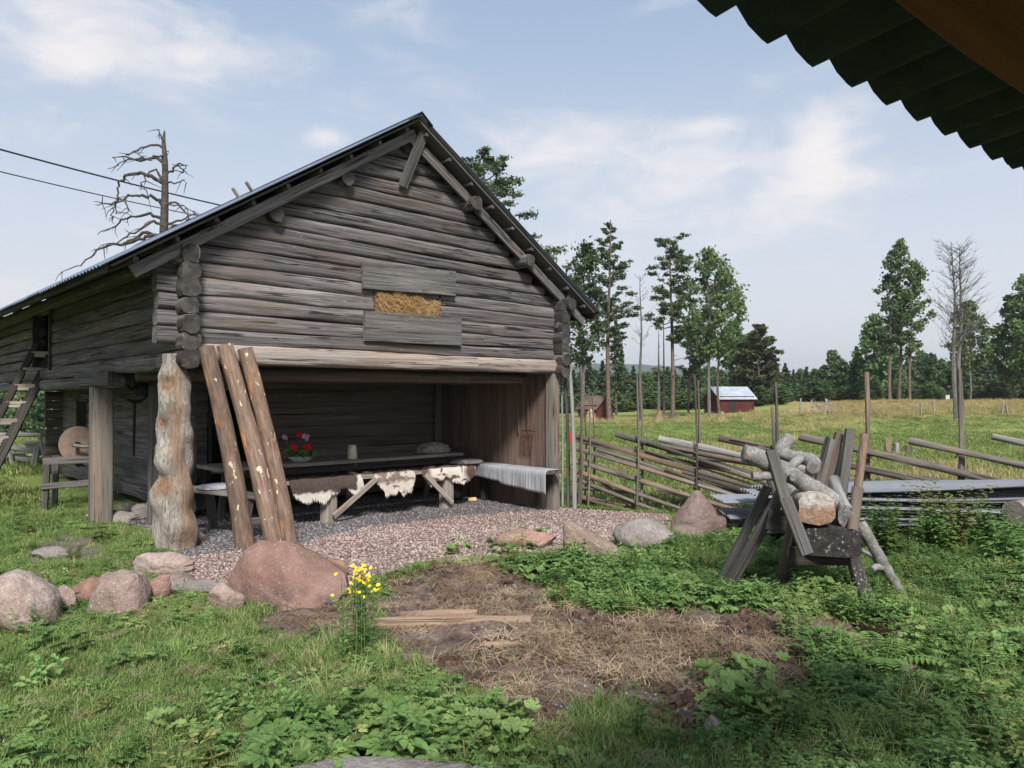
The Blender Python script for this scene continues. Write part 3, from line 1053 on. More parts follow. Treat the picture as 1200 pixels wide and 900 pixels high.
def twisted_post():
    H, seg, n = 2.12, 46, 26
    V, F = [], []
    burls = [(.25, 1, .03), (1.30, 1, .07), (.62, 1, .03), (1.75, -1, .03), (1.02, -1, .02), (.70, -1, .03)]
    att_b, att_h = [], []
    scars = [(1.80, -.1, .12), (1.40, -.6, .085), (.76, -.25, .15), (1.06, -.95, .05)]
    for i in range(seg + 1):
        zz = H * i / seg
        base = .165 + .014 * math.sin(zz * 2.4 + .5) + .012 * math.sin(zz * 8) - .02 * zz / H
        cx = .012 * math.sin(zz * 4.1) + .01 * math.sin(zz * 9)
        for j in range(n):
            a = 2 * math.pi * j / n
            r = base * (1 + .13 * math.sin(2 * a + zz * 5.5) + .08 * math.sin(3 * a - zz * 7 + 1) + .05 * math.sin(5 * a + zz * 11))
            for (bz, sd, am) in burls:
                aa = 0 if sd > 0 else math.pi
                r += am * math.exp(-((zz - bz) / .11) ** 2) * max(0, math.cos(a - aa)) ** 2
            p = Vector((cx + r * math.cos(a), r * .82 * math.sin(a), zz))
            # three swollen lobes, each overhanging the one below on the front left
            fr_ = max(0, math.cos(a - math.pi * 1.38)) ** .8
            for (l0, l1, am) in ((1.22, 2.02, .07), (.86, 1.20, .045), (.10, .84, .085)):
                u_ = (zz - l0) / (l1 - l0)
                if 0 < u_ < 1: p += Vector((math.cos(a), math.sin(a), 0)) * am * fr_ * (math.sin(u_ ** 1.5 * math.pi) if u_ < .794 else math.cos((u_ - .794) / .206 * 1.57))
            nz = mnoise.noise(Vector((p.x * 5, p.y * 5, zz * 4)))
            p += Vector((math.cos(a), math.sin(a), 0)) * nz * .045
            b = 0
            for (sz, sa, sr) in scars:
                dd = math.hypot((zz - sz), ((a - (math.pi * 1.5 + sa) + math.pi) % (2 * math.pi) - math.pi) * .17)
                q = max(0, 1 - dd / sr)
                b = max(b, min(1, q * 1.6))
                p += Vector((-math.cos(a), -math.sin(a), 0)) * q * .05
            V.append(p)
            att_b.append(b)
            # the strip of bare brown heartwood that winds up the right side
            ha = math.pi * 1.5 + .75 + .35 * math.sin(zz * 3.1)
            dh = abs((a - ha + math.pi) % (2 * math.pi) - math.pi)
            att_h.append(max(0, min(1, 2.2 - dh / .28)) if zz < 1.6 else max(0, min(1, 1.2 - dh / .3)))
    for i in range(seg):
        for j in range(n):
            q, s = i * n + j, i * n + (j + 1) % n
            F.append((q, s, s + n, q + n))
    F += [tuple(range(n - 1, -1, -1)), tuple(seg * n + j for j in range(n))]
    # object axis along x for the grain: rotate
    Vr = [(v[2], v[1], -v[0]) for v in V]
    me = mesh('support_post', Vr, F, True, 70)
    for nm, arr in (('burl', att_b), ('heart', att_h)):
        a = me.attributes.new(nm, 'FLOAT', 'POINT'); a.data.foreach_set('value', np.array(arr, dtype=np.float32))
    c, s = math.cos(-BA), math.sin(-BA)
    # local x -> up, local -z -> camera right
    Mx = Matrix(((0, -s, -c, 0), (0, c, -s, 0), (1, 0, 0, 0), (0, 0, 0, 1)))
    p = BO.copy()
    tgt = D(206, 640, 8.05)
    loc = Matrix.Rotation(-BA, 4, 'Z') @ (Vector((tgt.x, tgt.y, 0)) - BO)
    Mx.translation = (loc.x, loc.y, -.10)
    o = link('support_post', me, M['twisted'], barn, Mx)
    o['label'] = 'gnarled silver post with brown burl scars at the front corner'


twisted_post()
# right side of the bay: vertical planks
tt = .10
k = 0
while tt < 2.75:
    w = (.235, .20, .26, .22, .25, .23, .21)[k % 7]
    plank('wall_plank', (5.47, tt + w / 2, -.2), (5.47, tt + w / 2, 1.9), w * .97, .03, M['brown_board'], barn, up=Vector((1, 0, 0)))
    tt += w; k += 1
# right wall below, further back: rough courses
for i in range(11):
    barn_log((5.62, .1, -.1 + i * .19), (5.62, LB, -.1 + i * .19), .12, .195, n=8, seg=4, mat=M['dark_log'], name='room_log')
# inner log room: wall behind the table, left wall with its window
z = .0
i = 0
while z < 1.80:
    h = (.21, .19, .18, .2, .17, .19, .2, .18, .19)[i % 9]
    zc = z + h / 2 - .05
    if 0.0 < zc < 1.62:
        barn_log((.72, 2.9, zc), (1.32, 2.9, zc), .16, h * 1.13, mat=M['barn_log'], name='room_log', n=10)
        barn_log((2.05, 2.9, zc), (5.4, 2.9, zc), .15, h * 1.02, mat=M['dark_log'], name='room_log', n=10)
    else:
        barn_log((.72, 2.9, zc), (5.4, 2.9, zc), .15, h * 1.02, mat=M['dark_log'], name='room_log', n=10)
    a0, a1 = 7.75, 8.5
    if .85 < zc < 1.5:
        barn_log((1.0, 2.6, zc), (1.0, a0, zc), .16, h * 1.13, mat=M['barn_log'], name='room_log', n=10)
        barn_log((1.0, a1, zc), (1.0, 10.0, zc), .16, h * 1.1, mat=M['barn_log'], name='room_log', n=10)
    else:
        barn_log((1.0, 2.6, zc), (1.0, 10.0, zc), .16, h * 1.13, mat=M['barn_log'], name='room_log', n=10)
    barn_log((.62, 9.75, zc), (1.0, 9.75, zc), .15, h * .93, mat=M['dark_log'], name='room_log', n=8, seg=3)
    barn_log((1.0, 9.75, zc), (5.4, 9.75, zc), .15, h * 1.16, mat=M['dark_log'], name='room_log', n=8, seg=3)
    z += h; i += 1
plank('door_jamb', (2.03, 2.86, -.1), (2.03, 2.86, 1.68), .05, .16, M['dark_board'], barn, up=Vector((0, 1, 0)))
plank('door_jamb', (1.34, 2.86, -.1), (1.34, 2.86, 1.68), .05, .16, M['dark_board'], barn, up=Vector((0, 1, 0)))
for a in (7.74, 8.5):
    plank('window_jamb', (.99, a, .8), (.99, a, 1.5), .05, .17, M['grey_board'], barn, up=Vector((1, 0, 0)))

# ------------------------------------------------------------------ rocks
def rock_mesh(sx, sy, sz, seed, cuts=9, sub=3, rough=.10, tilt_=0.0, soft=.0):
    import bmesh
    r = random.Random(seed)
    bm = bmesh.new()
    bmesh.ops.create_icosphere(bm, subdivisions=sub, radius=1.0)
    planes = []
    for _ in range(cuts):
        n = Vector((r.uniform(-1, 1), r.uniform(-1, 1), r.uniform(-.5, 1))).normalized()
        planes.append((n, r.uniform(.58, .88)))
    off = Vector((r.uniform(0, 50), r.uniform(0, 50), r.uniform(0, 50)))
    for v in bm.verts:
        p = v.co.copy()
        for n, d in planes:
            e = p.dot(n) - d
            if e > 0: p -= n * e * .92
        q = mnoise.fractal(p * 1.7 + off, 0.8, 2.2, 5) + .5 * mnoise.ridged_multi_fractal(p * 1.1 + off, 1, 2, 4, 1, 2) - .5
        p *= 1 + rough * q
        v.co = Vector((p.x * sx, p.y * sy, max(-.55, p.z) * sz))
        v.co.x += tilt_ * v.co.z
    me = bpy.data.meshes.new('rock'); bm.to_mesh(me); bm.free()
    me.shade_smooth(); me.set_sharp_from_angle(angle=R(38))
    return me


def rock(x0, y0, x1, y1, mat, label, seed, name='boulder', cat='boulder', tilt_=0.0, dz=0.0, group=None, depth_k=.8, cuts=9, rz=None, rough=.1):
    g = on_ground((x0 + x1) / 2, y1 - (y1 - y0) * .12)
    wd = (x1 - x0) / 900 * g.y
    hg = (y1 - y0) / 900 * g.y
    dep = wd * depth_k
    # the top lies further away than the base: take that out of the height
    hgt = max(.04, hg * .92)
    me = rock_mesh(wd / 2 * 1.12, dep / 2 * 1.12, hgt * .66, seed, cuts, 4 if x1 - x0 > 50 else 3, rough, tilt_)
    o = link(name, me, mat, None, Matrix.Translation((g.x, g.y + dep * .35, g.z + hgt * .30 + dz)) @ Matrix.Rotation(0 if rz is None else rz, 4, 'Z'))
    return tag(o, label, cat, group)


def hull_rock(cx, by, outline, depth, mat, label, seed, smooth=.04, name='boulder', cat='boulder'):
    """a stone from its silhouette (offsets in px at its own distance), given depth, planes and rough relief"""
    import bmesh
    g = on_ground(cx, by)
    k = g.y / 900
    r = random.Random(seed)
    bm = bmesh.new()
    zc = sum(b for a, b in outline) / len(outline) * .6
    for (f, y) in ((.62, -.5), (.9, -.28), (1.0, .0), (.85, .4), (.5, .62)):
        for (a, b) in outline:
            if r.random() < .25 and f != 1.0: continue
            j = 1 + r.uniform(-.07, .07)
            bm.verts.new((a * f * j * k, (y + r.uniform(-.06, .06)) * depth, (zc + (b - zc) * f * j) * k))
    bmesh.ops.convex_hull(bm, input=bm.verts[:])
    for v in [v for v in bm.verts if not v.link_faces]: bm.verts.remove(v)
    bmesh.ops.triangulate(bm, faces=bm.faces[:])
    for q in range(3):
        bmesh.ops.subdivide_edges(bm, edges=bm.edges[:], cuts=1, use_grid_fill=True)
        if q < 2: bmesh.ops.smooth_vert(bm, verts=bm.verts[:], factor=smooth, use_axis_x=True, use_axis_y=True, use_axis_z=True)
        bmesh.ops.triangulate(bm, faces=bm.faces[:])
    off = Vector((seed, seed * 3, 1))
    for v in bm.verts:
        n_ = mnoise.fractal(v.co * 4 + off, .8, 2.2, 6); r_ = mnoise.ridged_multi_fractal(v.co * 3 + off, 1, 2.1, 4, 1, 2)
        v.co += v.co.normalized() * (n_ * .020 + r_ * .014 - .014)
    me = bpy.data.meshes.new(name); bm.to_mesh(me); bm.free()
    me.shade_smooth(); me.set_sharp_from_angle(angle=R(35))
    o = link(name, me, mat, None, Matrix.Translation((g.x, g.y + depth * .3, g.z - .01)))
    return tag(o, label, cat)


hull_rock(15, 740, [(-42, -6), (-40, 30), (-30, 58), (-8, 68), (6, 66), (22, 50), (36, 34), (40, 8), (34, -6)], .42, M['rock_pink'], 'large pale boulder cut by the left edge of the picture', 3)
rock(38, 696, 58, 722, M['rock_red'], 'small reddish stone wedged beside the pale boulder at far left', 5, 'stone', 'stone')
rock(54, 688, 84, 719, M['rock_pink'], 'small rough stone between the far left boulder and the grey pink one', 7, 'stone', 'stone')
rock(78, 679, 120, 706, M['rock_red'], 'low red-brown stone half hidden behind the grey pink boulder', 8, 'stone', 'stone')
hull_rock(132, 719, [(-36, -4), (-34, 10), (-24, 26), (-18, 44), (4, 50), (24, 44), (32, 24), (37, 6), (28, -5)], .36, M['rock_pink'], 'rough grey pink boulder second from the left', 14)
rock(158, 672, 196, 709, M['rock_salmon'], 'pale pink slanting stone right of the grey pink boulder', 17, 'stone', 'stone', tilt_=.6)
rock(148, 648, 218, 676, M['rock_pink'], 'long low pinkish slab at the corner of the gravel below the gnarled post', 19, 'stone', 'stone', cuts=7, depth_k=.5)
rock(176, 672, 222, 692, M['rock_brown'], 'dark low stone in shade behind the pale pink one', 20, 'stone', 'stone')
rock(196, 680, 252, 697, M['rock_grey'], 'flat grey slab sunk in the grass at the edge of the gravel', 21, 'stone', 'stone', depth_k=.5)


def big_red_boulder():
    """tall on the left, its back falling in a long slope to the right"""
    g = on_ground(328, 712)
    k = g.y / 900
    prof = [(-64, 10), (-66, 30), (-56, 52), (-44, 70), (-30, 80), (-12, 80), (2, 74), (14, 57), (26, 47), (40, 40), (54, 33), (64, 25), (69, 14), (66, 8), (52, 2), (20, -6), (-20, -10), (-44, -2)]
    import bmesh
    bm = bmesh.new()
    pts = [(-52, 64, .10), (-36, 77, .12), (-6, 76, .15), (14, 64, .15), (38, 50, .17), (58, 38, .16), (-67, 30, .06), (-62, 4, .0), (-32, -8, -.13), (12, -9, -.17), (50, 0, -.12), (70, 14, .02),
           (-34, 44, -.06), (4, 38, -.10), (40, 24, -.09), (-50, 40, .30), (-20, 60, .38), (20, 50, .40), (55, 30, .34), (-55, -8, .42), (0, -8, .55), (58, -8, .45), (66, 30, .12)]
    for (a, b, y) in pts: bm.verts.new((a * k, y, b * k))
    bmesh.ops.convex_hull(bm, input=bm.verts[:])
    bmesh.ops.triangulate(bm, faces=bm.faces[:])
    for _ in range(4):
        bmesh.ops.subdivide_edges(bm, edges=bm.edges[:], cuts=1, use_grid_fill=True)
        if _ < 3: bmesh.ops.smooth_vert(bm, verts=bm.verts[:], factor=.07, use_axis_x=True, use_axis_y=True, use_axis_z=True)
        bmesh.ops.triangulate(bm, faces=bm.faces[:])
    for v in bm.verts:
        q = v.co * 2.6
        n_ = mnoise.fractal(q, .8, 2.2, 6); r_ = mnoise.ridged_multi_fractal(v.co * 1.8 + Vector((4, 1, 7)), 1, 2.1, 4, 1, 2)
        v.co += v.co.normalized() * (n_ * .020 + r_ * .013 - .013)
        v.co.x *= 1.08; v.co.z = v.co.z * .94
    me = bpy.data.meshes.new('boulder'); bm.to_mesh(me); bm.free()
    me.shade_smooth(); me.set_sharp_from_angle(angle=R(40))
    t = NT('red_boulder', .9, .2)
    o_ = t.tc.outputs['Object']
    n1 = t.noise(o_, 3.4, 8, .62, .5); n2 = t.noise(o_, 30, 6, .7)
    col = t.ramp(n1, [(.3, (.13, .074, .056)), (.5, (.205, .122, .097)), (.72, (.29, .19, .155))])
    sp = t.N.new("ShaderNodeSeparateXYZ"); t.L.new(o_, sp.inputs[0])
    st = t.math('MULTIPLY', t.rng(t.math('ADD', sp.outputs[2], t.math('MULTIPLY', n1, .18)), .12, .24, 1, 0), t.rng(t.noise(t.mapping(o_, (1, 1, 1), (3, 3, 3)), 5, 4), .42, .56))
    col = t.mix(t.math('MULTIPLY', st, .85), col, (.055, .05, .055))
    col = t.mix(t.rng(t.noise(o_, 55, 4, .7), .56, .66, 0, .45), col, (.40, .30, .26))
    m = t.done(col, t.bump(t.math('ADD', n1, t.math('MULTIPLY', n2, .5)), .9, .03))
    o = link('boulder', me, m, None, Matrix.Translation((g.x, g.y + .16, g.z)))
    tag(o, 'big smooth red boulder with dark stained foot in front of the leaning logs', 'boulder')


big_red_boulder()
M['rock_ochre'] = rock_mat('ochre_stone', (.21, .125, .075), (.33, .21, .135), (.42, .29, .20), .1)
rock(345, 652, 403, 680, M['rock_ochre'], 'ochre elongated stone lying behind the big red boulder', 33, 'stone', 'stone', depth_k=.5, cuts=5)
rock(243, 684, 282, 719, M['rock_pink'], 'tan stone propping the left foot of the big red boulder', 35, 'stone', 'stone')
rock(584, 622, 655, 644, M['rock_salmon'], 'low salmon slab at the gravel edge left of the wedge-shaped boulder', 41, 'stone', 'stone', depth_k=.5, cuts=6)


hull_rock(700, 655, [(-40, -2), (-40, 20), (-37, 40), (-30, 44), (-14, 36), (6, 24), (24, 12), (38, 0), (30, -6)], .38, M['rock_tan'], 'wedge-shaped tan boulder sloping down to the right at the gravel edge', 47)
rock(725, 610, 792, 645, M['rock_grey'], 'rounded pale grey boulder at the right end of the gravel', 53, cuts=4, rough=.05)
rock(786, 616, 826, 634, M['rock_brown'], 'small brown stone at the foot of the peaked boulder', 57, 'stone', 'stone')
hull_rock(824, 628, [(-36, -3), (-33, 20), (-20, 34), (-8, 50), (-2, 52), (10, 42), (22, 30), (32, 18), (36, -2)], .36, M['rock_brown'], 'peaked brown boulder standing by the fence', 63)
rock(852, 604, 878, 626, M['rock_grey'], 'grey stone behind the sawhorse legs beside the peaked boulder', 65, 'stone', 'stone')
rock(1054, 776, 1079, 796, M['rock_brown'], 'small round brown stone under the fern in the right foreground', 71, 'stone', 'stone', cuts=3)
rock(826, 838, 848, 858, M['rock_pink'], 'fist-sized pale stone on the straw mound in the foreground', 73, 'stone', 'stone', cuts=3)
rock(215, 622, 238, 636, M['rock_brown'], 'small flat stone beside the foot of the gnarled post', 77, 'stone', 'stone')
rock(94, 600, 157, 615, M['rock_grey'], 'flat foundation slab under the square side post', 79, 'stone', 'stone', depth_k=.6, cuts=4)
rock(36, 642, 72, 656, M['rock_grey'], 'flat stone beside the worn track on the left', 81, 'stone', 'stone', cuts=4)
for i, (px, py, w_) in enumerate(((88, 560, 22), (150, 578, 26), (168, 606, 22), (176, 604, 12))):
    g = on_ground(px, py)
    k = g.y / 900
    o = link('stone', rock_mesh(w_ * k * .6, .16, .14, 90 + i, 6, 2), M['rock_grey'], None, Matrix.Translation((g.x, g.y, g.z + .08)))
    tag(o, ('pale stone under the back of the inner log room beside the grindstone', 'low grey foundation stone in weeds behind the square side post',
            'round pale stone at the foot of the grey door board', 'small pale stone leaning on the grey door board')[i], 'stone')


def fire_ring():
    root = empty('fire_ring', (-.50, 2.30, 0.0), 'curved rim of grey dressed stones at the bottom edge of the picture', 'fire pit')
    cnt = 9
    for i in range(cnt):
        a0 = 2 * math.pi * (i + .03) / cnt + .42; a1 = 2 * math.pi * (i + .97) / cnt + .42
        V, F = [], []
        st = 8
        r = random.Random(300 + i)
        for q in range(st + 1):
            a = a0 + (a1 - a0) * q / st
            for (rr, zz) in ((.62, -.12), (.61, .13), (.63, .150), (.78, .158), (.815, .135), (.82, -.12)):
                jz = .006 * math.sin(a * 7 + i)
                V.append((rr * math.cos(a) * (1 + .006 * math.sin(q * 2 + i)), rr * math.sin(a) * (1 + .006 * math.sin(q * 2 + i)), zz + jz + r.uniform(-.002, .002)))
        for q in range(st):
            for j in range(6):
                a, b = q * 6 + j, q * 6 + (j + 1) % 6
                F.append((a, b, b + 6, a + 6))
        F += [tuple(range(5, -1, -1)), tuple(st * 6 + j for j in range(6))]
        link('stone', mesh('stone', V, F, True, 40), M['rock_grey'], root)


fire_ring()

# ------------------------------------------------------------------ leaning logs, poles
def wpt(px, py, t):
    s = s_of(px, t)
    return W(s, t, zdep(py, s, t))


for (b, tp, w, label) in (((289, 640), (241, 406), .195, 'leftmost of the three brown logs leaning on the gable beam'),
                          ((324, 637), (263, 404), .20, 'middle one of the three brown logs leaning on the gable beam'),
                          ((340, 634), (287, 408), .185, 'rightmost of the three brown logs leaning on the gable beam, with pale bark chips')):
    g = on_ground(*b)
    g.z -= .04
    o = rod('leaning_log', g, wpt(tp[0], tp[1], -.27), w, w, M['peeled'], None, rough=.035, taper=.84, n=18, seg=20, bend=.03, sq=2.0)
    tag(o, label, 'log', 'three logs leaning on the barn gable')

for (b, tp, tf, w, label, mt) in (((659, 594), (656, 392), -.22, .035, 'thin grey pole nearest the right corner post of the barn', 'driftwood'),
                                  ((666, 594), (662, 430), -.26, .06, 'grey split pole standing second from the corner post', 'grey_board'),
                                  ((673, 596), (668, 432), -.2, .075, 'thick short pole bundled against the barn corner', 'driftwood'),
                                  ((678, 594), (681, 428), -.1, .045, 'dark slender pole outermost at the right corner of the barn', 'pole')):
    g = on_ground(*b)
    s = s_of(tp[0], tf)
    top = W(s, tf, zdep(tp[1], s, tf))
    top = Vector(((tp[0] - 600) / 900 * g.y, g.y + .0, 1.6 + (HZ - tp[1]) / 900 * g.y))
    o = rod('pole', g, top, w, w, M[mt], None, rough=.05, taper=.75, n=10, bend=.02, seg=12)
    tag(o, label, 'pole', 'poles standing at the right barn corner')

# ------------------------------------------------------------------ bench, table, hides inside the bay (barn-parallel)
fz = -.15


def bspace(name, label, cat, group=None):
    return empty(name, BO, label, cat, group, rz=BA)


bench = bspace('bench', 'long plank bench with braced block legs under the animal hides', 'bench')
plank('seat', (1.45, 1.20, .435), (4.86, 1.20, .435), .30, .05, M['bench'], bench)
for s0, s1 in ((s_of(388, 1.1), s_of(440, 1.04)), (s_of(526, 1.1), s_of(498, 1.04))):
    rod('leg', (s0, 1.16, fz - .04), (s0, 1.16, .41), .20, .16, M['bench'], bench, sq=7, rough=.012, n=16)
    plank('brace', (s0, 1.02, -.06), (s1, 1.02, .40), .03, .075, M['bench'], bench)

table = bspace('table', 'long rough plank table in the barn bay with flowers and a jug', 'table')
for k, (y0, w) in enumerate(((1.70, .27), (1.98, .27), (2.25, .25))):
    j = 3.55 + .1 * k
    plank('table_board', (1.0, y0, .615), (j, y0, .615), w * .98, .05, M['bench'], table)
    plank('table_board', (j + .008, y0, .615), (5.02, y0, .615), w * .98, .05, M['bench'], table)
for s in (1.3, 3.0, 4.8):
    plank('leg', (s, 1.72, fz), (s + .05, 1.80, .59), .09, .05, M['grey_board'], table, up=Vector((0, 1, 0)))
    plank('leg', (s, 2.3, fz), (s + .05, 2.22, .59), .09, .05, M['grey_board'], table, up=Vector((0, 1, 0)))
    plank('crossbar', (s + .03, 1.6, .57), (s + .03, 2.36, .57), .05, .045, M['grey_board'], table)
plank('apron', (1.1, 1.66, .53), (4.9, 1.66, .53), .025, .1, M['dark_board'], table)
back_bench = bspace('bench', 'dark low bench between the table and the log wall', 'bench')
plank('seat', (1.5, 2.62, .36), (4.9, 2.62, .36), .28, .05, M['dark_board'], back_bench)
for s in (1.9, 4.4): rod('leg', (s, 2.62, fz), (s, 2.62, .335), .16, .14, M['dark_board'], back_bench, sq=6, n=10)

lb = bspace('bench', 'grey plank bench on splayed legs behind the leaning logs', 'bench')
plank('seat', (.50, 1.55, .44), (.98, -.02, .42), .26, .035, M['bench'], lb)
for (s, t, ds, dt) in ((.52, 1.3, -.10, .16), (.74, 1.24, .10, .10), (.82, .22, -.12, -.05), (1.0, .16, .14, -.16)):
    plank('leg', (s + ds, t + dt, -.08), (s, t, .41), .11, .03, M['grey_board'], lb, up=Vector((.3, .9, 0)))
plank('crossbar', (.62, .2, .14), (1.02, .12, .15), .03, .09, M['bench'], lb)

rb = bspace('bench', 'low bench along the plank wall under the grey rag rug', 'bench')
plank('seat', (5.29, -.28, .435), (5.29, 2.62, .435), .30, .045, M['brown_board'], rb)
for t in (.05, 1.4, 2.4): rod('leg', (5.33, t, fz), (5.33, t, .41), .14, .12, M['dark_board'], rb, sq=6, n=10)


def hide_mat(name, a, b, white, mode):
    t = NT(name, .95, .1)
    o = t.tc.outputs['Object']
    sp = t.N.new("ShaderNodeSeparateXYZ"); t.L.new(o, sp.inputs[0])
    n = t.noise(o, 6.0, 4, .55, .5); nf = t.noise(o, 60, 4, .6)
    col = t.mix(t.rng(nf, .3, .7), a, b)
    zz = t.math('ADD', sp.outputs[2], t.math('MULTIPLY', t.math('SUBTRACT', n, .5), .16))
    if mode == 0:      # white fringe at the bottom
        f = t.rng(zz, -.17, -.20, 0, 1)
        f = t.math('MAXIMUM', f, t.rng(t.math('ADD', sp.outputs[0], t.math('MULTIPLY', n, .1)), 1.03, 1.06))
    elif mode == 1:
        f = t.math('MAXIMUM', t.rng(zz, -.10, -.16, 0, 1), t.rng(n, .52, .58, 0, .8))
        f = t.math('MULTIPLY', f, t.rng(t.noise(o, 9.0, 2), .36, .42))
    else:
        f = t.rng(n, .40, .46, 0, 1)
        f = t.math('MULTIPLY', f, t.rng(t.math('ADD', sp.outputs[0], t.math('MULTIPLY', n, .35)), .98, 1.1, 1, 0))
        f = t.math('MULTIPLY', f, t.rng(t.math('ADD', sp.outputs[0], t.math('MULTIPLY', n, .3)), .26, .36, 0, 1))
    col = t.mix(f, col, white)
    return t.done(col, t.bump(nf, .6, .01))


def hide(s0, s1, drop, mat, label, seed, ear=0.0):
    L = s1 - s0
    r = random.Random(seed)
    nx, ny = 40, 22
    V, F = [], []

    def outline(u):
        d = drop * (.80 + .22 * math.sin(u * 5 + seed) + .14 * math.sin(u * 13 + seed * 2) + .07 * math.sin(u * 31 + seed))
        d *= (.35 + .65 * min(1, u / .14)) * (.45 + .55 * min(1, (1 - u) / .10))
        return max(.07, d)
    path = []
    for i in range(nx + 1):
        u = i / nx
        d = outline(u)
        for j in range(ny + 1):
            v = j / ny
            top = .26
            l = v * (top + d)
            if l < top: y, z = top - l, .0 + .005 * math.sin(u * 20 + v * 9)
            else:
                y = -.022 - .02 * math.sin(min(1, (l - top) / .1) * 1.57) - .016 * math.sin(u * 16 + seed) * ((l - top) / drop)
                z = -(l - top)
            x = u * L + .02 * math.sin(v * 6 + seed) * (1 if 0 < i < nx else 1)
            path.append((x, y, z + .012))
            V.append((x, y, z + .012))
    w1 = ny + 1
    for i in range(nx):
        for j in range(ny):
            a = i * w1 + j
            F.append((a, a + 1, a + 1 + w1, a + w1))
    me = mesh('hide', V, F, True)
    o = link('animal_hide', me, mat, None, Matrix.Translation(W(s0, 1.07, .462)) @ Matrix.Rotation(BA, 4, 'Z'))
    tag(o, label, 'animal hide', 'hides draped over the long bench')
    md = o.modifiers.new('thickness', 'SOLIDIFY'); md.thickness = .01; md.offset = 0
    # fur: short down-lying hairs
    FV, FF = [], []
    for _ in range(3800):
        i = r.random() * nx; j = r.random() ** .75 * ny
        i0, j0 = min(nx - 1, int(i)), min(ny - 1, int(j))
        fu, fv = i - i0, j - j0
        p = [(1 - fu) * ((1 - fv) * V[i0 * w1 + j0][k] + fv * V[i0 * w1 + j0 + 1][k]) + fu * ((1 - fv) * V[(i0 + 1) * w1 + j0][k] + fv * V[(i0 + 1) * w1 + j0 + 1][k]) for k in range(3)]
        p = Vector(p)
        hang = p.y < 0
        ln = r.uniform(.03, .055)
        d = Vector((r.uniform(-.35, .35), -.25, -1)).normalized() if hang else Vector((r.uniform(-.4, .4), -1, .25)).normalized()
        n = Vector((0, -1, 0)) if hang else Vector((0, 0, 1))
        sd = d.cross(n).normalized() * r.uniform(.003, .006)
        tip = p + d * ln + n * r.uniform(.0, .012)
        k = len(FV)
        b = p + n * .006
        FV += [b - sd, b + sd, tip]
        FF.append((k, k + 1, k + 2))
    link('fur', mesh_np('fur', FV, np.array(FF)), mat, o)
    return o


hide(1.72, 2.80, .33, hide_mat('dark_hide', (.045, .032, .027), (.12, .09, .078), (.55, .51, .45), 0), 'dark brown hide with white fringe at the left of the bench', 1)
hide(3.0, 3.70, .31, hide_mat('tan_hide', (.13, .095, .072), (.26, .205, .165), (.58, .52, .45), 1), 'tan and white hide in the middle of the bench', 5)
hide(3.80, 4.80, .26, hide_mat('spotted_hide', (.06, .038, .03), (.15, .10, .08), (.60, .54, .47), 2), 'white hide with brown spots at the right end of the bench', 9)


def rag_rug():
    V, F = [], []
    nx, ny = 60, 14
    Lr = 1.78
    for i in range(nx + 1):
        u = i / nx
        d = .32 - .02 * u + .05 * min(1, u * 5) * 0
        d = .36 * (1 - u) ** .3 * .6 + .15 if u > .02 else .35
        d = .355 - .13 * u - .03 * sstep(np.array([u]), .55, .6)[0]
        for j in range(ny + 1):
            l = j / ny * (.28 + d)
            if l < .28: x, z = .28 - l, .008
            else: x, z = -.014 - .006 * math.sin(u * 24 + j * .2) * (l - .28) / .3 - .02 * min(1, (l - .28) / .05), .008 - (l - .28)
            V.append((x, u * Lr, z + .002 * math.sin(u * 180)))
    w1 = ny + 1
    for i in range(nx):
        for j in range(ny):
            a = i * w1 + j; F.append((a, a + w1, a + 1 + w1, a + 1))
    t = NT('rag_rug', .95, .1)
    o_ = t.tc.outputs['Object']
    sp = t.N.new("ShaderNodeSeparateXYZ"); t.L.new(o_, sp.inputs[0])
    st = t.noise(t.mapping(o_, (1.2, 55, 1.2)), 1, 3, .7)
    col = t.ramp(st, [(.32, (.10, .105, .12)), (.45, (.24, .245, .26)), (.58, (.38, .385, .40)), (.7, (.58, .58, .60))])
    m = t.done(col, t.bump(t.noise(t.mapping(o_, (60, 90, 60)), 1, 2), .5, .004))
    o = link('rag_rug', mesh('rag_rug', V, F, True), m, None, Matrix.Translation(W(5.14, -.26, .465)) @ Matrix.Rotation(BA, 4, 'Z'))
    o.modifiers.new('thickness', 'SOLIDIFY').thickness = .008
    tag(o, 'striped grey and white rag rug hanging over the bench by the plank wall', 'rug')


rag_rug()


def jug():
    p = W(s_of(413, 1.74), 1.74, .635)
    root = empty('jug', p, 'tall cream stoneware jug on the long table', 'jug', rz=R(100))
    root.scale = (.82, .82, .86)
    mb = MB()
    mb.lathe([(.0, .0), (.085, .0), (.092, .02), (.088, .10), (.075, .19), (.070, .22), (.074, .24), (.066, .24), (.062, .21), (.08, .03), (0, .02)], 24)
    mb.build('body', M['cream'], root)
    mb = MB(); mb.tube([(.066, 0, .215), (.105, 0, .20), (.125, 0, .15), (.11, 0, .09), (.085, 0, .07)], .011, 8)
    mb.build('handle', M['cream'], root)
    mb = MB(); mb.tube([(-.064, 0, .205), (-.085, 0, .238), (-.093, 0, .25)], [.02, .016, .008], 8)
    mb.build('spout', M['cream'], root)


jug()


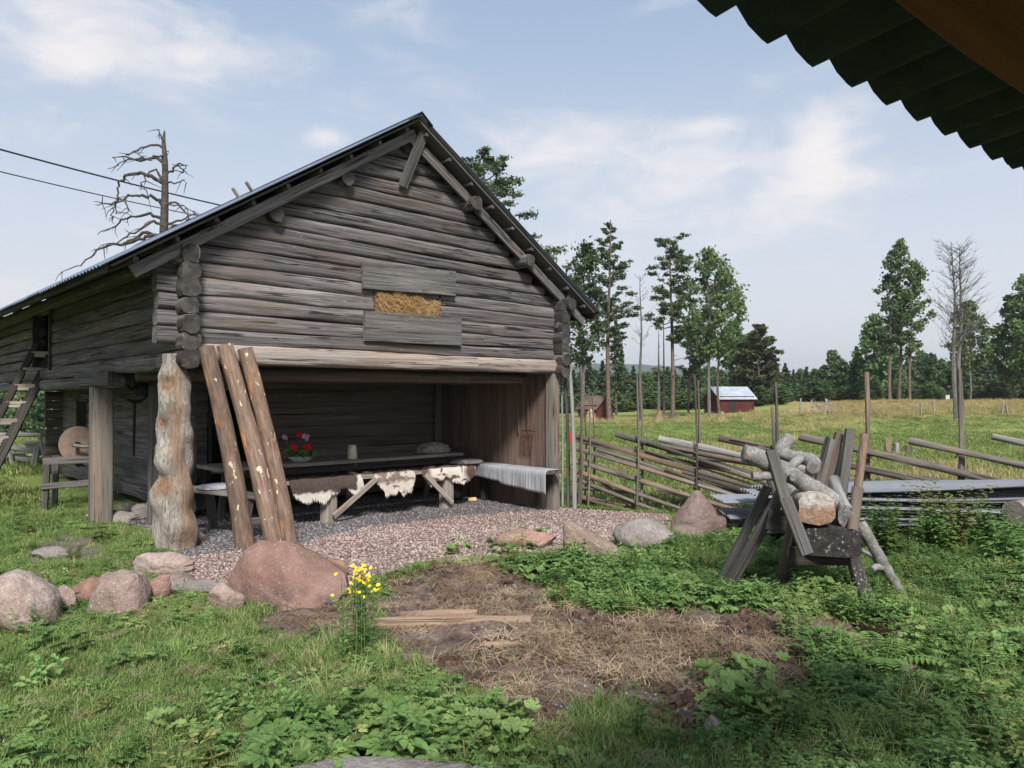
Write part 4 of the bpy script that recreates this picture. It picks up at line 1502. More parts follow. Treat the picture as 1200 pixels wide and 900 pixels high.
def disc_flower(mb, c, r, rr, n=7, up=Vector((0, -.6, .8))):
    c = Vector(c)
    a = up.orthogonal().normalized(); b = up.cross(a).normalized()
    for ring, k in ((1.0, n), (.62, n - 2)):
        for i in range(k):
            t = 2 * math.pi * (i + rr.random() * .4) / k
            d = (a * math.cos(t) + b * math.sin(t))
            s = d.cross(up).normalized()
            p0 = c + up * r * (.15 if ring == 1 else .3)
            p1 = c + d * r * ring + up * r * (.35 if ring < 1 else .05)
            w = r * .42 * ring
            mb.add([p0, p0 + d * r * .5 * ring + s * w, p1, p0 + d * r * .5 * ring - s * w], [(0, 1, 2, 3)])


def flower_bowl():
    c = W(s_of(352, 1.76), 1.76, .635)
    root = empty('flower_bowl', c, 'pale bowl of red and pink geraniums with dark leaves on the table', 'flower bowl')
    mb = MB()
    n = 32
    V, F = [], []
    for (r, z, sc) in ((.05, 0, 0), (.10, .012, 0), (.145, .055, .06), (.16, .085, .09), (.15, .085, .09), (.10, .03, 0), (0.001, .02, 0)):
        for j in range(n):
            a = 2 * math.pi * j / n
            k = 1 + sc * math.cos(8 * a)
            V.append((r * k * math.cos(a) * 1.1, r * k * math.sin(a) * .8, z))
    for i in range(6):
        for j in range(n):
            q, s = i * n + j, i * n + (j + 1) % n
            F.append((q, s, s + n, q + n))
    F.append(tuple(range(n - 1, -1, -1)))
    mb.add(V, F); mb.build('bowl', M['pale_pot'], root)
    r = random.Random(4)
    lm = MB()
    for _ in range(170):
        a = r.uniform(0, 6.28); d = r.uniform(.02, .21)
        p = Vector((d * math.cos(a) * 1.05, d * math.sin(a) * .7, .07 + r.uniform(0, .17) * (1 - d * 2)))
        nrm = Vector((r.uniform(-.7, .7), r.uniform(-1, .1), r.uniform(.2, 1))).normalized()
        u = nrm.orthogonal().normalized(); v = nrm.cross(u); s = r.uniform(.022, .042)
        lm.add([p + (u * math.cos(k * 1.047) + v * math.sin(k * 1.047)) * s * (1 if k % 2 else .8) for k in range(6)], [(0, 1, 2, 3, 4, 5)])
    lm.build('leaf_cluster', M['weed'], root, smooth=False)['kind'] = 'stuff'
    for (x, z, y, s, mt) in ((-.205, .355, -.02, .05, 'pink_petal'), (-.02, .38, .03, .055, 'red_petal'), (.085, .36, -.05, .062, 'pink_petal'), (-.06, .215, -.13, .062, 'red_petal'), (.135, .235, -.11, .07, 'red_petal')):
        fm = MB()
        for _ in range(9):
            q = Vector((x + r.uniform(-1, 1) * s * .6, y + r.uniform(-1, 1) * s * .5, z + r.uniform(-1, 1) * s * .5))
            disc_flower(fm, q, s * .5, r, 6, Vector((r.uniform(-.5, .5), -.8, r.uniform(0, .8))).normalized())
        fm.build('flower', M[mt], root, smooth=False)
        sm = MB(); sm.tube([(x * .4, y * .5, .08), (x * .8, y * .8, z * .6), (x, y, z)], .004, 5)
        sm.build('stem', M['weed'], root)


flower_bowl()


def lump(name, c, sx, sy, sz, mat, label, cat, seed, rz=BA):
    import bmesh
    bm = bmesh.new(); bmesh.ops.create_icosphere(bm, subdivisions=4, radius=1)
    off = Vector((seed, seed * 2, 0))
    for v in bm.verts:
        p = v.co
        q = mnoise.fractal(p * 1.4 + off, .9, 2, 4)
        f = 1 + .16 * q + .03 * math.sin(p.x * 14 + 4 * q)
        x, y = (abs(p.x) ** .6) * (1 if p.x > 0 else -1), (abs(p.y) ** .6) * (1 if p.y > 0 else -1)
        v.co = Vector((x * sx * f, y * sy * f, max(-.35, p.z) * sz * f + sz * .35))
    me = bpy.data.meshes.new(name); bm.to_mesh(me); bm.free(); me.shade_smooth()
    o = link(name, me, mat, None, Matrix.Translation(c) @ Matrix.Rotation(rz, 4, 'Z'))
    return tag(o, label, cat)


lump('sack', W(4.72, 1.98, .635), .25, .2, .12, M['linen'], 'crumpled grey linen sack on the right end of the table', 'sack', 2)
lump('blanket', W(5.0, 1.45, .47), .24, .22, .06, M['linen_mauve'], 'folded mauve-grey blanket on the bench corner below the sack', 'blanket', 5)
lump('cloth', W(.72, 1.0, .46), .2, .14, .04, M['white_cloth'], 'folded white striped cloth on the bench behind the leaning logs', 'cloth', 8)
o = rod('tray', W(4.15, 1.72, .64), W(4.42, 1.72, .64), .12, .014, M['rust_iron'], None, sq=8, seg=2, n=12)
tag(o, 'flat dark red cloth folded on the table before the sack', 'cloth'); o.name = 'folded_cloth'

mb = MB(); mb.lathe([(0, 0), (.09, 0), (.12, .02), (.13, .10), (.125, .11), (.11, .02), (0, .015)], 24)
pot = mb.build('pan', M['blue_enamel'], None, M=Matrix.Translation(Vector((*W(5.02, 1.75, 0).xy, fz + .02))))
tag(pot, 'dark enamel pan on the gravel under the rug bench', 'pan')
o = rod('wood_block', W(5.0, 1.42, fz + .04), W(5.12, 1.36, fz + .04), .07, .06, M['yellow_block'], None, sq=7, n=12, seg=2, rough=.02)
tag(o, 'small yellowish block on the gravel beside the enamel pan', 'block')


def hayfork():
    p = Vector((5.425, .32, 0))
    root = bspace('hay_rake', 'rusty wide-tined fork hanging on the plank wall beside the corner post', 'fork')
    mb = MB()
    mb.tube([(5.40, .42, 1.72), (5.40, .42, 1.0)], .018, 8)
    mb.build('handle', M['rust_iron'], root)
    mb = MB(); mb.tube([(5.40, .28, 1.02), (5.39, .42, 1.05), (5.40, .57, 1.02)], .012, 6); mb.build('head', M['rust_iron'], root)
    for k in range(8):
        t = .285 + k * .04
        mb = MB(); mb.tube([(5.40, t, 1.03), (5.36, t, .85), (5.39, t + .005, .66 + .03 * (k % 3))], [.008, .007, .004], 5)
        mb.build('tine', M['rust_iron'], root)
    root2 = bspace('shovel', 'dark shovel handle hanging high on the plank wall', 'tool')
    mb = MB(); mb.tube([(5.42, .66, 1.8), (5.42, .66, .98)], .014, 8); mb.build('handle', M['brown_board'], root2)
    mb = MB(); mb.tube([(5.42, .60, 1.8), (5.42, .72, 1.8)], .016, 8); mb.build('grip', M['brown_board'], root2)


hayfork()


def kettle():
    c = D(168, 456, 10.4)
    root = empty('kettle', c, 'black iron kettle hanging under the loft edge behind the gnarled post', 'kettle')
    mb = MB(); mb.lathe([(0, -.10), (.09, -.10), (.13, -.04), (.125, .03), (.08, .075), (.03, .085), (0, .085)], 22); mb.build('body', M['iron'], root)
    mb = MB(); mb.tube([(-.12, 0, .02), (-.11, 0, .13), (0, 0, .19), (.11, 0, .13), (.12, 0, .02)], .009, 6); mb.build('handle', M['iron'], root)
    mb = MB(); mb.tube([(-.10, 0, -.03), (-.19, 0, .02), (-.22, 0, .07)], [.03, .02, .014], 8); mb.build('spout', M['iron'], root)
    mb = MB(); mb.tube([(0, 0, .18), (0, 0, 1.80 - c.z)], .005, 5); mb.build('hook', M['iron'], root)
    c = D(158, 470, 10.9)
    root = empty('hanging_tool', c, 'dark wooden tool with long handle and curved crossbar hanging on the side wall', 'tool')
    mb = MB(); mb.tube([(-.11, 0, .02), (-.04, 0, -.01), (.08, 0, .0), (.18, 0, .06)], [.02, .028, .026, .012], 8); mb.build('crossbar', M['dark_board'], root)
    mb = MB(); mb.tube([(0, 0, 0), (0.005, -.02, -.4), (-.01, 0, -.78)], .018, 8); mb.build('handle', M['dark_board'], root)


kettle()


def grindstone():
    g = on_ground(64, 588)
    cx = D(93, 521, 11.9)
    root = empty('grindstone', (cx.x, cx.y, ghp(cx.x, cx.y)), 'brown round grindstone mounted in a grey timber frame beside the barn', 'grindstone', rz=R(8))
    h = cx.z - root.location.z
    mb = MB()
    n = 40
    V, F = [], []
    for (y, r) in ((-.045, .05), (-.045, .275), (-.035, .285), (.035, .285), (.045, .275), (.045, .05)):
        for j in range(n):
            a = 2 * math.pi * j / n
            V.append((r * math.cos(a), y, r * math.sin(a)))
    for i in range(5):
        for j in range(n):
            q, s = i * n + j, i * n + (j + 1) % n
            F.append((q, s, s + n, q + n))
    mb.add(V, F)
    w = mb.build('stone_wheel', M['grindstone'], root, M=Matrix.Translation((0, 0, h)))
    mb = MB(); mb.tube([(0, -.2, h), (0, .2, h)], .03, 10); mb.build('axle', M['rust_iron'], root)
    mb = MB(); mb.tube([(0, -.19, h), (.16, -.21, h - .02), (.30, -.21, h - .01)], .025, 8); mb.build('crank', M['driftwood'], root)
    x0, x1 = -.44, .34
    for y in (-.16, .16):
        plank('frame_rail', (x0, y, h - .24), (x1, y, h - .22), .05, .10, M['grey_board'], root)
        for x in (x0 + .05, x1 - .06):
            plank('leg', (x + (-.03 if x < 0 else .03), y, -.05), (x, y, h - .18), .09, .05, M['grey_board'], root, up=Vector((0, 1, 0)))
    plank('lower_rail', (x0, -.2, h - .62), (x1, -.2, h - .56), .03, .09, M['grey_board'], root)
    plank('brace', (-.0, -.1, h - .25), (.30, -.1, h - .55), .04, .08, M['dark_board'], root)


grindstone()


def ladder():
    top = D(55, 402, 13.0); bot = D(-40, 562, 11.9)
    zb_ = ghp(bot.x, bot.y); bot.z = zb_
    root = empty('ladder', bot, 'dark wooden ladder with pale rungs leaning on the loft doorway', 'ladder')
    side = Vector((.95, .3, 0)).normalized() * .15
    a, b = -side, side
    v = top - bot
    plank('rail', a, v + a, .05, .10, M['dark_board'], root, up=Vector((.8, 0, -.5)))
    plank('rail', b, v + b, .05, .15, M['dark_board'], root, up=Vector((.8, 0, -.5)))
    for k in range(9):
        p = v * ((k + .6) / 9.3)
        plank('rung', p + a * .95, p + b * .95, .035, .10, M['bench'], root)


ladder()

# hay heaped in the hatch
def hay_in_hatch():
    r = random.Random(9)
    V, F = [], []
    c = Vector((2.79, .0, 2.72))
    for _ in range(9000):
        x = r.uniform(OP[0] + .04, OP[1] - .04)
        top = .20 - .10 * abs((x - 2.65) / .6) + .03 * math.sin(x * 22)
        z = r.uniform(-.26, top)
        y = -.05 - .11 * math.cos((z / .3)) * r.random() + r.uniform(0, .10)
        p = Vector((x, y, 2.74 + z * .75))
        d = Vector((r.gauss(0, .9), r.gauss(-.1, .5), r.gauss(0, .35)))
        if r.random() < .10: d = Vector((r.gauss(0, .3), -.5, -.8))
        d = d.normalized() * r.uniform(.05, .13)
        s = d.cross(Vector((0, 1, .3))).normalized() * .0024
        k = len(V)
        V += [p - d / 2 - s, p - d / 2 + s, p + d / 2 + s + Vector((0, 0, -.01)), p + d / 2 - s + Vector((0, 0, -.01))]
        F.append((k, k + 1, k + 2, k + 3))
    o = link('hay', mesh_np('hay', V, np.array(F)), M['hay'], None, Matrix.Translation(BO) @ Matrix.Rotation(BA, 4, 'Z'))
    tag(o, 'golden hay bulging from the hatch between two grey boards in the gable', 'hay', kind='stuff')


hay_in_hatch()

# ------------------------------------------------------------------ round-pole fence in the field
FA, FB = Vector((1.2, 12.1, 0)), Vector((5.68, 9.8, 0))
fdir = (FB - FA).normalized()
fnrm = Vector((-fdir.y, fdir.x, 0))


def fence_pt(px, py, off=0.0):
    r = (px - 600) / 900
    A = FA + fnrm * off
    u = (A.x - r * A.y) / (r * fdir.y - fdir.x)
    p = A + fdir * u
    return Vector((p.x, p.y, 1.6 + (HZ - py) / 900 * p.y))


fence = empty('roundpole_fence', (1.2, 12.1, ghp(1.2, 12.1)), 'rustic fence of slanting round poles between paired stakes right of the barn', 'fence')
fence_inv = Matrix.Translation(fence.location).inverted()


def frod(name, p0, p1, w, mat, **kw):
    return rod(name, fence_inv @ p0, fence_inv @ p1, w, w, mat, fence, **kw)


for (px, top, w) in ((683, 470, .03), (692, 456, .035), (748, 440, .045), (816, 440, .045), (907, 442, .055), (1013, 430, .085), (1122, 426, .095), (1235, 430, .09)):
    for off, dx in ((.085, 0), (-.085, 0)):
        if px > 1000 and off < 0: continue
        if px == 907 and off < 0: top += 35
        p = fence_pt(px + (2 if off > 0 else -2), top + (6 if off > 0 else 0), off)
        b = Vector((p.x, p.y, ghp(p.x, p.y) - .12))
        frod('stake', b + Vector((rng.uniform(-.03, .03), 0, 0)), p, w, M['pole'], taper=.6, rough=.13, n=10, bend=.03, seg=16)
RAILS = [(670, 510, 886, 573, .075, 'pole'), (722, 509, 902, 561, .072, 'pole'), (772, 514, 985, 560, .085, 'driftwood'), (842, 513, 1215, 593, .075, 'pole'),
         (670, 524, 868, 583, .07, 'pole'), (672, 540, 876, 602, .06, 'pole'), (676, 552, 812, 601, .06, 'pole'), (676, 562, 790, 606, .055, 'pole'),
         (675, 581, 746, 601, .07, 'pole'), (756, 528, 892, 571, .03, 'pole'), (936, 511, 1250, 583, .085, 'pole'), (1065, 516, 1270, 560, .08, 'pole'),
         (1162, 511, 1300, 540, .07, 'driftwood'), (993, 563, 1110, 590, .06, 'pole'), (700, 526, 860, 577, .05, 'pole'), (800, 552, 930, 592, .065, 'pole'),
         (820, 540, 960, 585, .07, 'pole'), (770, 572, 880, 604, .06, 'driftwood'), (905, 552, 1060, 592, .06, 'pole'), (1080, 560, 1260, 598, .06, 'pole')]
for q in range(13):
    a = rng.choice(RAILS[:10]); dy = rng.uniform(-14, 16); dx = rng.uniform(-6, 30)
    RAILS.append((a[0] + dx, a[1] + dy + dx * .26, a[2] + rng.uniform(-60, 20), a[3] + dy + rng.uniform(-14, 0), rng.uniform(.03, .055), 'pole'))
for i, (x0, y0, x1, y1, w, m) in enumerate(RAILS):
    off = rng.uniform(-.035, .035)
    frod('rail', fence_pt(x0, y0, off), fence_pt(x1, y1, off), w * 1.2, M[m], rough=.09, n=10, bend=rng.uniform(-.05, .05), taper=rng.choice((.75, .85)), seg=14)
# withy ties round the stake pairs
for (px, py) in ((692, 520), (692, 562), (748, 524), (748, 558), (748, 592), (816, 531), (816, 571), (907, 545), (1013, 535), (1122, 535)):
    c = fence_inv @ fence_pt(px, py)
    mb = MB()
    pts = [c + fnrm * .12 * math.cos(a) + fdir * .035 * math.sin(a) + Vector((0, 0, .02 * math.cos(2 * a))) for a in [k * math.pi / 6 for k in range(13)]]
    mb.tube(pts, .008, 5); mb.build('tie', M['bark'], fence)
rc = fence_pt(667, 507, -.02)
o = rod('bucket', rc, rc + Vector((0, -.02, -.16)), .13, .13, M['red_cap'], None, taper=.8, n=16, seg=3, rough=.01)
tag(o, 'small red plastic can hung upside down on the fence end by the barn corner', 'can'); o.name = 'plastic_can'

# ------------------------------------------------------------------ stack of old corrugated sheets
SX0, SY0 = 2.72, 8.15
ORD = ['first', 'second', 'third', 'fourth', 'fifth', 'sixth', 'seventh', 'eighth', 'ninth', 'tenth', 'eleventh', 'twelfth', 'thirteenth', 'fourteenth', 'fifteenth', 'sixteenth']
for i in range(13):
    z = ghp(4.2, 8.5) + .05 + i * .040
    r = random.Random(500 + i)
    ln = 3.7 + r.uniform(-.25, .3)
    x0 = SX0 + r.uniform(-.12, .3)
    y0 = SY0 + r.uniform(-.06, .07)
    ang = r.uniform(-1.6, 1.6)
    Mx = Matrix.Translation((x0 + 0, y0 + .86, z)) @ Matrix.Rotation(R(-90 + ang), 4, 'Z') @ Matrix.Rotation(R(r.uniform(-2.0, 2.0)), 4, 'X')
    # local x -> -y (towards the camera edge), local y -> +x
    o = corr_sheet('metal_sheet', .86, ln, 8, .012, M['sheet_metal'], None, Mx, seed=i, dent=.012 + .012 * (i > 9), sub=5, rows=12)
    if i == 12: tag(o, 'topmost bent light grey corrugated sheet of the pile by the fence', 'metal sheet', 'corrugated sheets piled by the fence')
    elif i == 11: tag(o, 'second corrugated sheet from the top of the pile, sagging in the middle', 'metal sheet', 'corrugated sheets piled by the fence')
    else: tag(o, f'{ORD[12 - i]} corrugated sheet from the top of the pile beside the sawhorse', 'metal sheet', 'corrugated sheets piled by the fence')
for i, (px, py, d, ln, ang, lab) in enumerate(((843, 586, 8.9, 1.5, 4, 'pale corrugated sheet sticking out left behind the sawhorse'),
                                               (857, 603, 8.9, 1.3, -3, 'short lower sheet lying left of the pile behind the sawhorse legs'),
                                               (850, 611, 9.0, 1.2, 2, 'lowest grey sheet on the ground left of the pile'))):
    p = D(px, py, d)
    Mx = Matrix.Translation(p + Vector((0, .5, 0))) @ Matrix.Rotation(R(-90 + ang), 4, 'Z') @ Matrix.Rotation(R(3), 4, 'Y')
    o = corr_sheet('metal_sheet', .55, ln, 5, .006, M['sheet_metal'], None, Mx, seed=40 + i, dent=.01, sub=5, rows=6)
    tag(o, lab, 'metal sheet')
p = D(1187, 602, 8.0)
o = rod('round_log', p, p + Vector((1.5, .75, .03)), .27, .27, M['pale_log'], None, n=20, rough=.03, sq=2, seg=8)
tag(o, 'thick round log with brown sawn end lying on the sheet pile at the right edge', 'log')

# ------------------------------------------------------------------ sawhorse with crooked wood
sh = empty('sawhorse', D(960, 700, 6.0).xy.to_3d(), 'heavy weathered sawhorse built on a thick square beam, loaded with crooked wood', 'sawhorse')
sh_inv = Matrix.Translation(sh.location).inverted()


def srod(name, a, b, w, h, mat, **kw):
    return rod(name, sh_inv @ D(*a), sh_inv @ D(*b), w, h, M[mat], sh, **kw)


def splank(name, a, b, w, h, mat, up=Vector((0, -1, 0)), **kw):
    return plank(name, sh_inv @ D(*a), sh_inv @ D(*b), w, h, M[mat], sh, up=up, **kw)


t = NT('charred_beam', .85, .2)
o_ = t.tc.outputs['Object']
g1 = t.noise(t.mapping(o_, (2, 20, 20)), 1, 7, .6)
c_ = t.ramp(g1, [(.3, (.016, .014, .013)), (.6, (.045, .04, .036)), (.8, (.09, .08, .072))])
c_ = t.mix(t.math('MULTIPLY', t.rng(t.noise(o_, 42, 4, .6), .60, .64), t.rng(t.noise(o_, 7, 3), .42, .6)), c_, (.30, .31, .27))
M['charred'] = t.done(c_, t.bump(g1, .8, .01))
# main beam: its square end faces the camera
o = rod('beam', sh_inv @ D(973, 636, 5.75), sh_inv @ D(955, 566, 7.7), .42, .215, M['charred'], sh, sq=9, n=24, rough=.012, seg=8)
o['label'] = 'thick square beam with dark lichen-flecked sawn end'
srod('leg', (998, 650, 5.95), (1017, 716, 5.75), .105, .06, 'charred', sq=6)
srod('leg', (927, 610, 5.80), (910, 692, 6.25), .055, .055, 'bark', rough=.06)
splank('leg', (935, 612, 5.9), (922, 690, 6.3), .08, .045, 'grey_board')
splank('leg', (916, 577, 5.95), (850, 690, 6.4), .09, .045, 'grey_board')
splank('leg', (900, 570, 6.25), (842, 684, 6.55), .075, .04, 'grey_board')
splank('upright', (903, 528, 5.95), (922, 592, 5.85), .085, .05, 'grey_board')
splank('upright', (919, 584, 5.80), (944, 650, 5.62), .09, .05, 'grey_board')
splank('upright', (888, 523, 6.4), (916, 590, 6.3), .085, .05, 'grey_board')
splank('crossbar', (925, 650, 5.85), (998, 652, 5.95), .13, .05, 'dark_board')
splank('block', (899, 608, 6.0), (927, 614, 5.95), .16, .06, 'dark_board')
srod('branch_post', (1013, 509, 5.95), (1004, 575, 5.85), .06, .06, 'peeled', rough=.07)
srod('branch_post', (1004, 572, 5.85), (998, 622, 5.72), .075, .075, 'bark', rough=.09)
for a, b, w, m in (((972, 514, 6.6), (957, 572, 6.5), .072, 'grey_board'), ((983, 508, 6.7), (966, 575, 6.6), .07, 'bark'),
                   ((989, 516, 6.8), (978, 575, 6.7), .06, 'driftwood'), ((997, 503, 6.6), (986, 580, 6.5), .078, 'grey_board')):
    splank('stake', a, b, w, .05, m)


def crooked(name, pts, mat, label, cat='log', branches=(), n=14, group='crooked wood piled on the sawhorse'):
    """pts: (px, py, depth, radius)"""
    P = [D(*p[:3]) for p in pts]; rad = [p[3] for p in pts]
    # refine
    PP, RR = [], []
    rr = random.Random(len(label))
    for i in range(len(P) - 1):
        for k in range(5):
            u = k / 5
            a = P[max(i - 1, 0)]; b = P[i]; c = P[i + 1]; d = P[min(i + 2, len(P) - 1)]
            q = .5 * ((2 * b) + (c - a) * u + (2 * a - 5 * b + 4 * c - d) * u * u + (3 * b - a - 3 * c + d) * u ** 3)
            PP.append(q); RR.append((rad[i] * (1 - u) + rad[i + 1] * u) * (1 + .07 * rr.uniform(-1, 1)))
    PP.append(P[-1]); RR.append(rad[-1])
    base = PP[0].copy()
    mb = MB(); mb.tube([q - base for q in PP], RR, n)
    for br in branches:
        B = [D(*p[:3]) - base for p in br]; mb.tube(B, [p[3] for p in br], 9)
    o = mb.build(name, M[mat], None, True, 60, Matrix.Translation(base))
    return tag(o, label, cat, group)


crooked('crooked_log', [(871, 531, 6.0, .066), (885, 535, 6.0, .074), (916, 550, 6.0, .068), (945, 568, 5.95, .066), (968, 580, 5.92, .062), (986, 597, 5.9, .072)], 'drift_iso',
        'long thick grey log sloping down to the right across the top of the sawhorse', branches=([(925, 556, 6.0, .03), (929, 560, 5.88, .026)],))
crooked('forked_log', [(925, 513, 6.7, .062), (915, 527, 6.65, .062), (925, 534, 6.6, .055), (952, 540, 6.5, .06), (950, 553, 6.4, .05)], 'drift_iso',
        'knobbly bent grey log with a rounded end behind the long thick one', branches=([(936, 537, 6.5, .045), (925, 548, 6.4, .04), (905, 546, 6.4, .03)],
                                                                     [(948, 540, 6.5, .05), (953, 547, 6.35, .058)]))
crooked('short_branch', [(881, 558, 5.95, .036), (905, 558, 5.95, .034), (930, 560, 6.0, .03)], 'drift_iso', 'short straight grey branch end poking out left of the sawhorse', 'branch')
crooked('branch', [(1007, 613, 6.0, .045), (1018, 632, 5.95, .042), (1031, 657, 5.98, .05), (1043, 676, 6.0, .04), (1059, 702, 6.0, .035)], 'drift_iso',
        'grey bent branch leaning against the right end of the sawhorse down into the weeds', 'branch',
        branches=([(1035, 664, 5.98, .028), (1024, 664, 5.93, .028), (1020, 667, 5.9, .022)], [(1028, 655, 5.98, .02), (1010, 645, 5.95, .016), (1000, 640, 5.9, .012)]), group=None)


def pale_chunk():
    a = D(935, 580, 6.5); b = D(955, 596, 5.75)
    t = NT('pale_split_wood', .9, .1)
    o_ = t.tc.outputs['Object']
    n = t.noise(o_, 22, 8, .75, .6)
    sp = t.N.new("ShaderNodeSeparateXYZ"); t.L.new(o_, sp.inputs[0])
    top = t.ramp(n, [(.36, (.24, .18, .13)), (.5, (.42, .37, .32)), (.64, (.58, .54, .49))])
    endc = t.ramp(n, [(.3, (.13, .075, .05)), (.55, (.30, .19, .13)), (.7, (.42, .30, .22))])
    col = t.mix(t.rng(sp.outputs[2], -.01, .04), endc, top)
    m = t.done(col, t.bump(n, 1, .02))
    o = rod('split_log', a, b, .235, .21, m, None, sq=3.6, n=20, rough=.07, seg=10, taper=1.05)
    tag(o, 'short chunk of split log with whitish rotten top lying on the beam', 'log', 'crooked wood piled on the sawhorse')
    a = D(977, 566, 6.3); b = D(991, 604, 5.75)
    o = rod('split_log', a, b, .10, .15, M['driftwood'], None, sq=2.2, n=12, rough=.06, seg=6, taper=1.25)
    tag(o, 'dark wedge of wood with pale bark edge at the right end of the beam', 'log', 'crooked wood piled on the sawhorse')


pale_chunk()

# ------------------------------------------------------------------ wood scraps on the bare soil
for (x0, y0, x1, y1, w, h, mt, lab) in ((440, 736, 622, 731, .10, .085, 'scrap', 'long split brown plank lying on the bare soil'),
                                        (568, 757, 636, 756, .055, .04, 'scrap', 'short orange wood splinter lying on the dry grass'),
                                        (470, 723, 560, 720, .11, .055, 'scrap', 'flat grey rotten board just behind the long plank'),
                                        (664, 716, 704, 708, .06, .05, 'scrap', 'small pale stick in the weeds at the edge of the soil'),
                                        (598, 683, 604, 693, .03, .02, 'driftwood', 'tiny grey chip standing up at the edge of the weeds'),
                                        (618, 772, 636, 758, .03, .02, 'pale_log', 'small pale splinter angled beside the orange one'),
                                        (676, 745, 694, 746, .03, .02, 'bark', 'short reddish stick on the right part of the soil'),
                                        (608, 748, 626, 746, .03, .02, 'peeled', 'small orange bark chip behind the splinter')):
    a, b = on_ground(x0, y0), on_ground(x1, y1)
    a.z += h * .3; b.z += h * .3
    o = rod('wood_scrap', a, b, w, h, M[mt], None, sq=3.2, rough=.10, n=12, taper=.8, seg=10, bend=.02)
    tag(o, lab, 'wood scrap', 'wood scraps on the bare soil')
o = crooked('bark_strip', [(312, 725, 4.9, .012), (330, 732, 4.9, .02), (348, 731, 4.9, .022), (360, 727, 4.95, .018), (369, 718, 5.0, .006)], 'bark', 'curved dark strip of bark at the foot of the big red boulder', 'bark', group=None)
o.location.z -= o.location.z - (ghp(o.location.x, o.location.y) + .015)

# ------------------------------------------------------------------ the neighbouring shelter's eave, overhead at right
def shelter():
    e = Vector((.772, .636, 0)).normalized()
    q = Vector((e.y, -e.x, 0))
    up = .12
    qd = (q + Vector((0, 0, up))).normalized()
    nz = e.cross(qd); nz = nz if nz.z > 0 else -nz
    o0 = Vector((.288, 1.08, 2.150))
    root = empty('shelter', (o0.x + 1.2, o0.y - 1.0, 0), 'dark corrugated eave of an open shelter hanging in at the upper right', 'shelter')
    inv = Matrix.Translation(root.location).inverted()
    p = .1304
    for k in range(0, 2):
        wv = 9
        org = o0 + e * (k * wv * p - .055 - .22 * p) + nz * (.004 * (k % 2))
        # local x along e, y along qd
        V, F = [], []
        sub = 8; nx = wv * sub + 3
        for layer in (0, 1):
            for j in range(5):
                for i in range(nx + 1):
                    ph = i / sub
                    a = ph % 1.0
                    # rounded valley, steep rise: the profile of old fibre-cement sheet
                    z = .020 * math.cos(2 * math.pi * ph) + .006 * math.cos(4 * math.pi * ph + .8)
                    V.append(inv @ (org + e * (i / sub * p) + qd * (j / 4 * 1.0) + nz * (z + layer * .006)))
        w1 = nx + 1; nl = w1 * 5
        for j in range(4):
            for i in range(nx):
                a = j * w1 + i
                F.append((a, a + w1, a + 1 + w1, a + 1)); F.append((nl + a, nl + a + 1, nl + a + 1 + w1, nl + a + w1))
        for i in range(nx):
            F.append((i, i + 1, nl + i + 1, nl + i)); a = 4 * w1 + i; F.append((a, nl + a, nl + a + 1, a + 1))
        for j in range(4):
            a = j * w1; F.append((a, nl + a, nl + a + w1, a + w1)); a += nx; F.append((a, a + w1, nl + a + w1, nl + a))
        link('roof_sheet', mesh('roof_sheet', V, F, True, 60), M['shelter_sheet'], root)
    for off, nm in ((.33, 'eave_beam'), (.92, 'eave_beam')):
        a = o0 + e * -.28 + qd * off - nz * .11
        b = o0 + e * 2.15 + qd * off - nz * .11
        plank(nm, inv @ a, inv @ b, .12, .13, M['beam_red'], root)
    for k in (-.22, 2.1):
        a = o0 + e * k + qd * .05 - nz * .04; b = o0 + e * k + qd * .98 - nz * .04
        plank('rafter', inv @ a, inv @ b, .05, .04, M['beam_red'], root)
    for (k, off) in ((2.08, .35), (-.22, .92), (2.08, .92)):
        c = o0 + e * k + qd * off
        c = Vector((c.x, c.y, 0))
        z0 = ghp(c.x, c.y) - .1
        plank('post', inv @ Vector((c.x, c.y, z0)), inv @ Vector((c.x, c.y, 2.0 + off * up)), .11, .11, M['beam_red'], root)


shelter()

# ------------------------------------------------------------------ overhead cables
for (a, b, lab, rr) in ((((-60, 158, 22), (262, 241, 31)), None, 'upper thick black power cable running behind the barn roof', .028), (((-60, 186, 22), (250, 256, 31)), None, 'lower thin power cable running behind the barn roof', .018)):
    p0 = D(*a[0]); p1 = D(*a[1])
    v = p1 - p0
    pts = []
    s0, s1 = -.9, 1.9
    for k in range(41):
        u = s0 + (s1 - s0) * k / 40
        p = p0 + v * u; p.z += .25 * (u - .0) * (u - 1.0)
        pts.append(p)
    mb = MB(); mb.tube(pts, rr, 6)
    o = mb.build('power_cable', M['cable']); tag(o, lab, 'cable')

# ------------------------------------------------------------------ trees
def quads_at(P, size, r, flat=0.0, aspect=.62):
    """one leaf-like quad per point; returns V, F"""
    n = len(P)
    a = r.normal(size=(n, 3)); a[:, 2] *= (1 - flat); a /= np.linalg.norm(a, axis=1)[:, None]
    b = r.normal(size=(n, 3)); b[:, 2] *= (1 - flat)
    b -= a * (a * b).sum(1)[:, None]; b /= np.linalg.norm(b, axis=1)[:, None]
    s = (size * r.uniform(.6, 1.35, n))[:, None]
    V = np.concatenate([P - a * s, P + b * s * aspect, P + a * s, P - b * s * aspect], 1).reshape(-1, 3)
    F = np.arange(4 * n).reshape(n, 4)
    return V, F


def crown_mesh(P, size, seed, flat=0.0, aspect=.62):
    V, F = quads_at(np.asarray(P), size, np.random.default_rng(seed), flat, aspect)
    return mesh_np('crown', V, F)


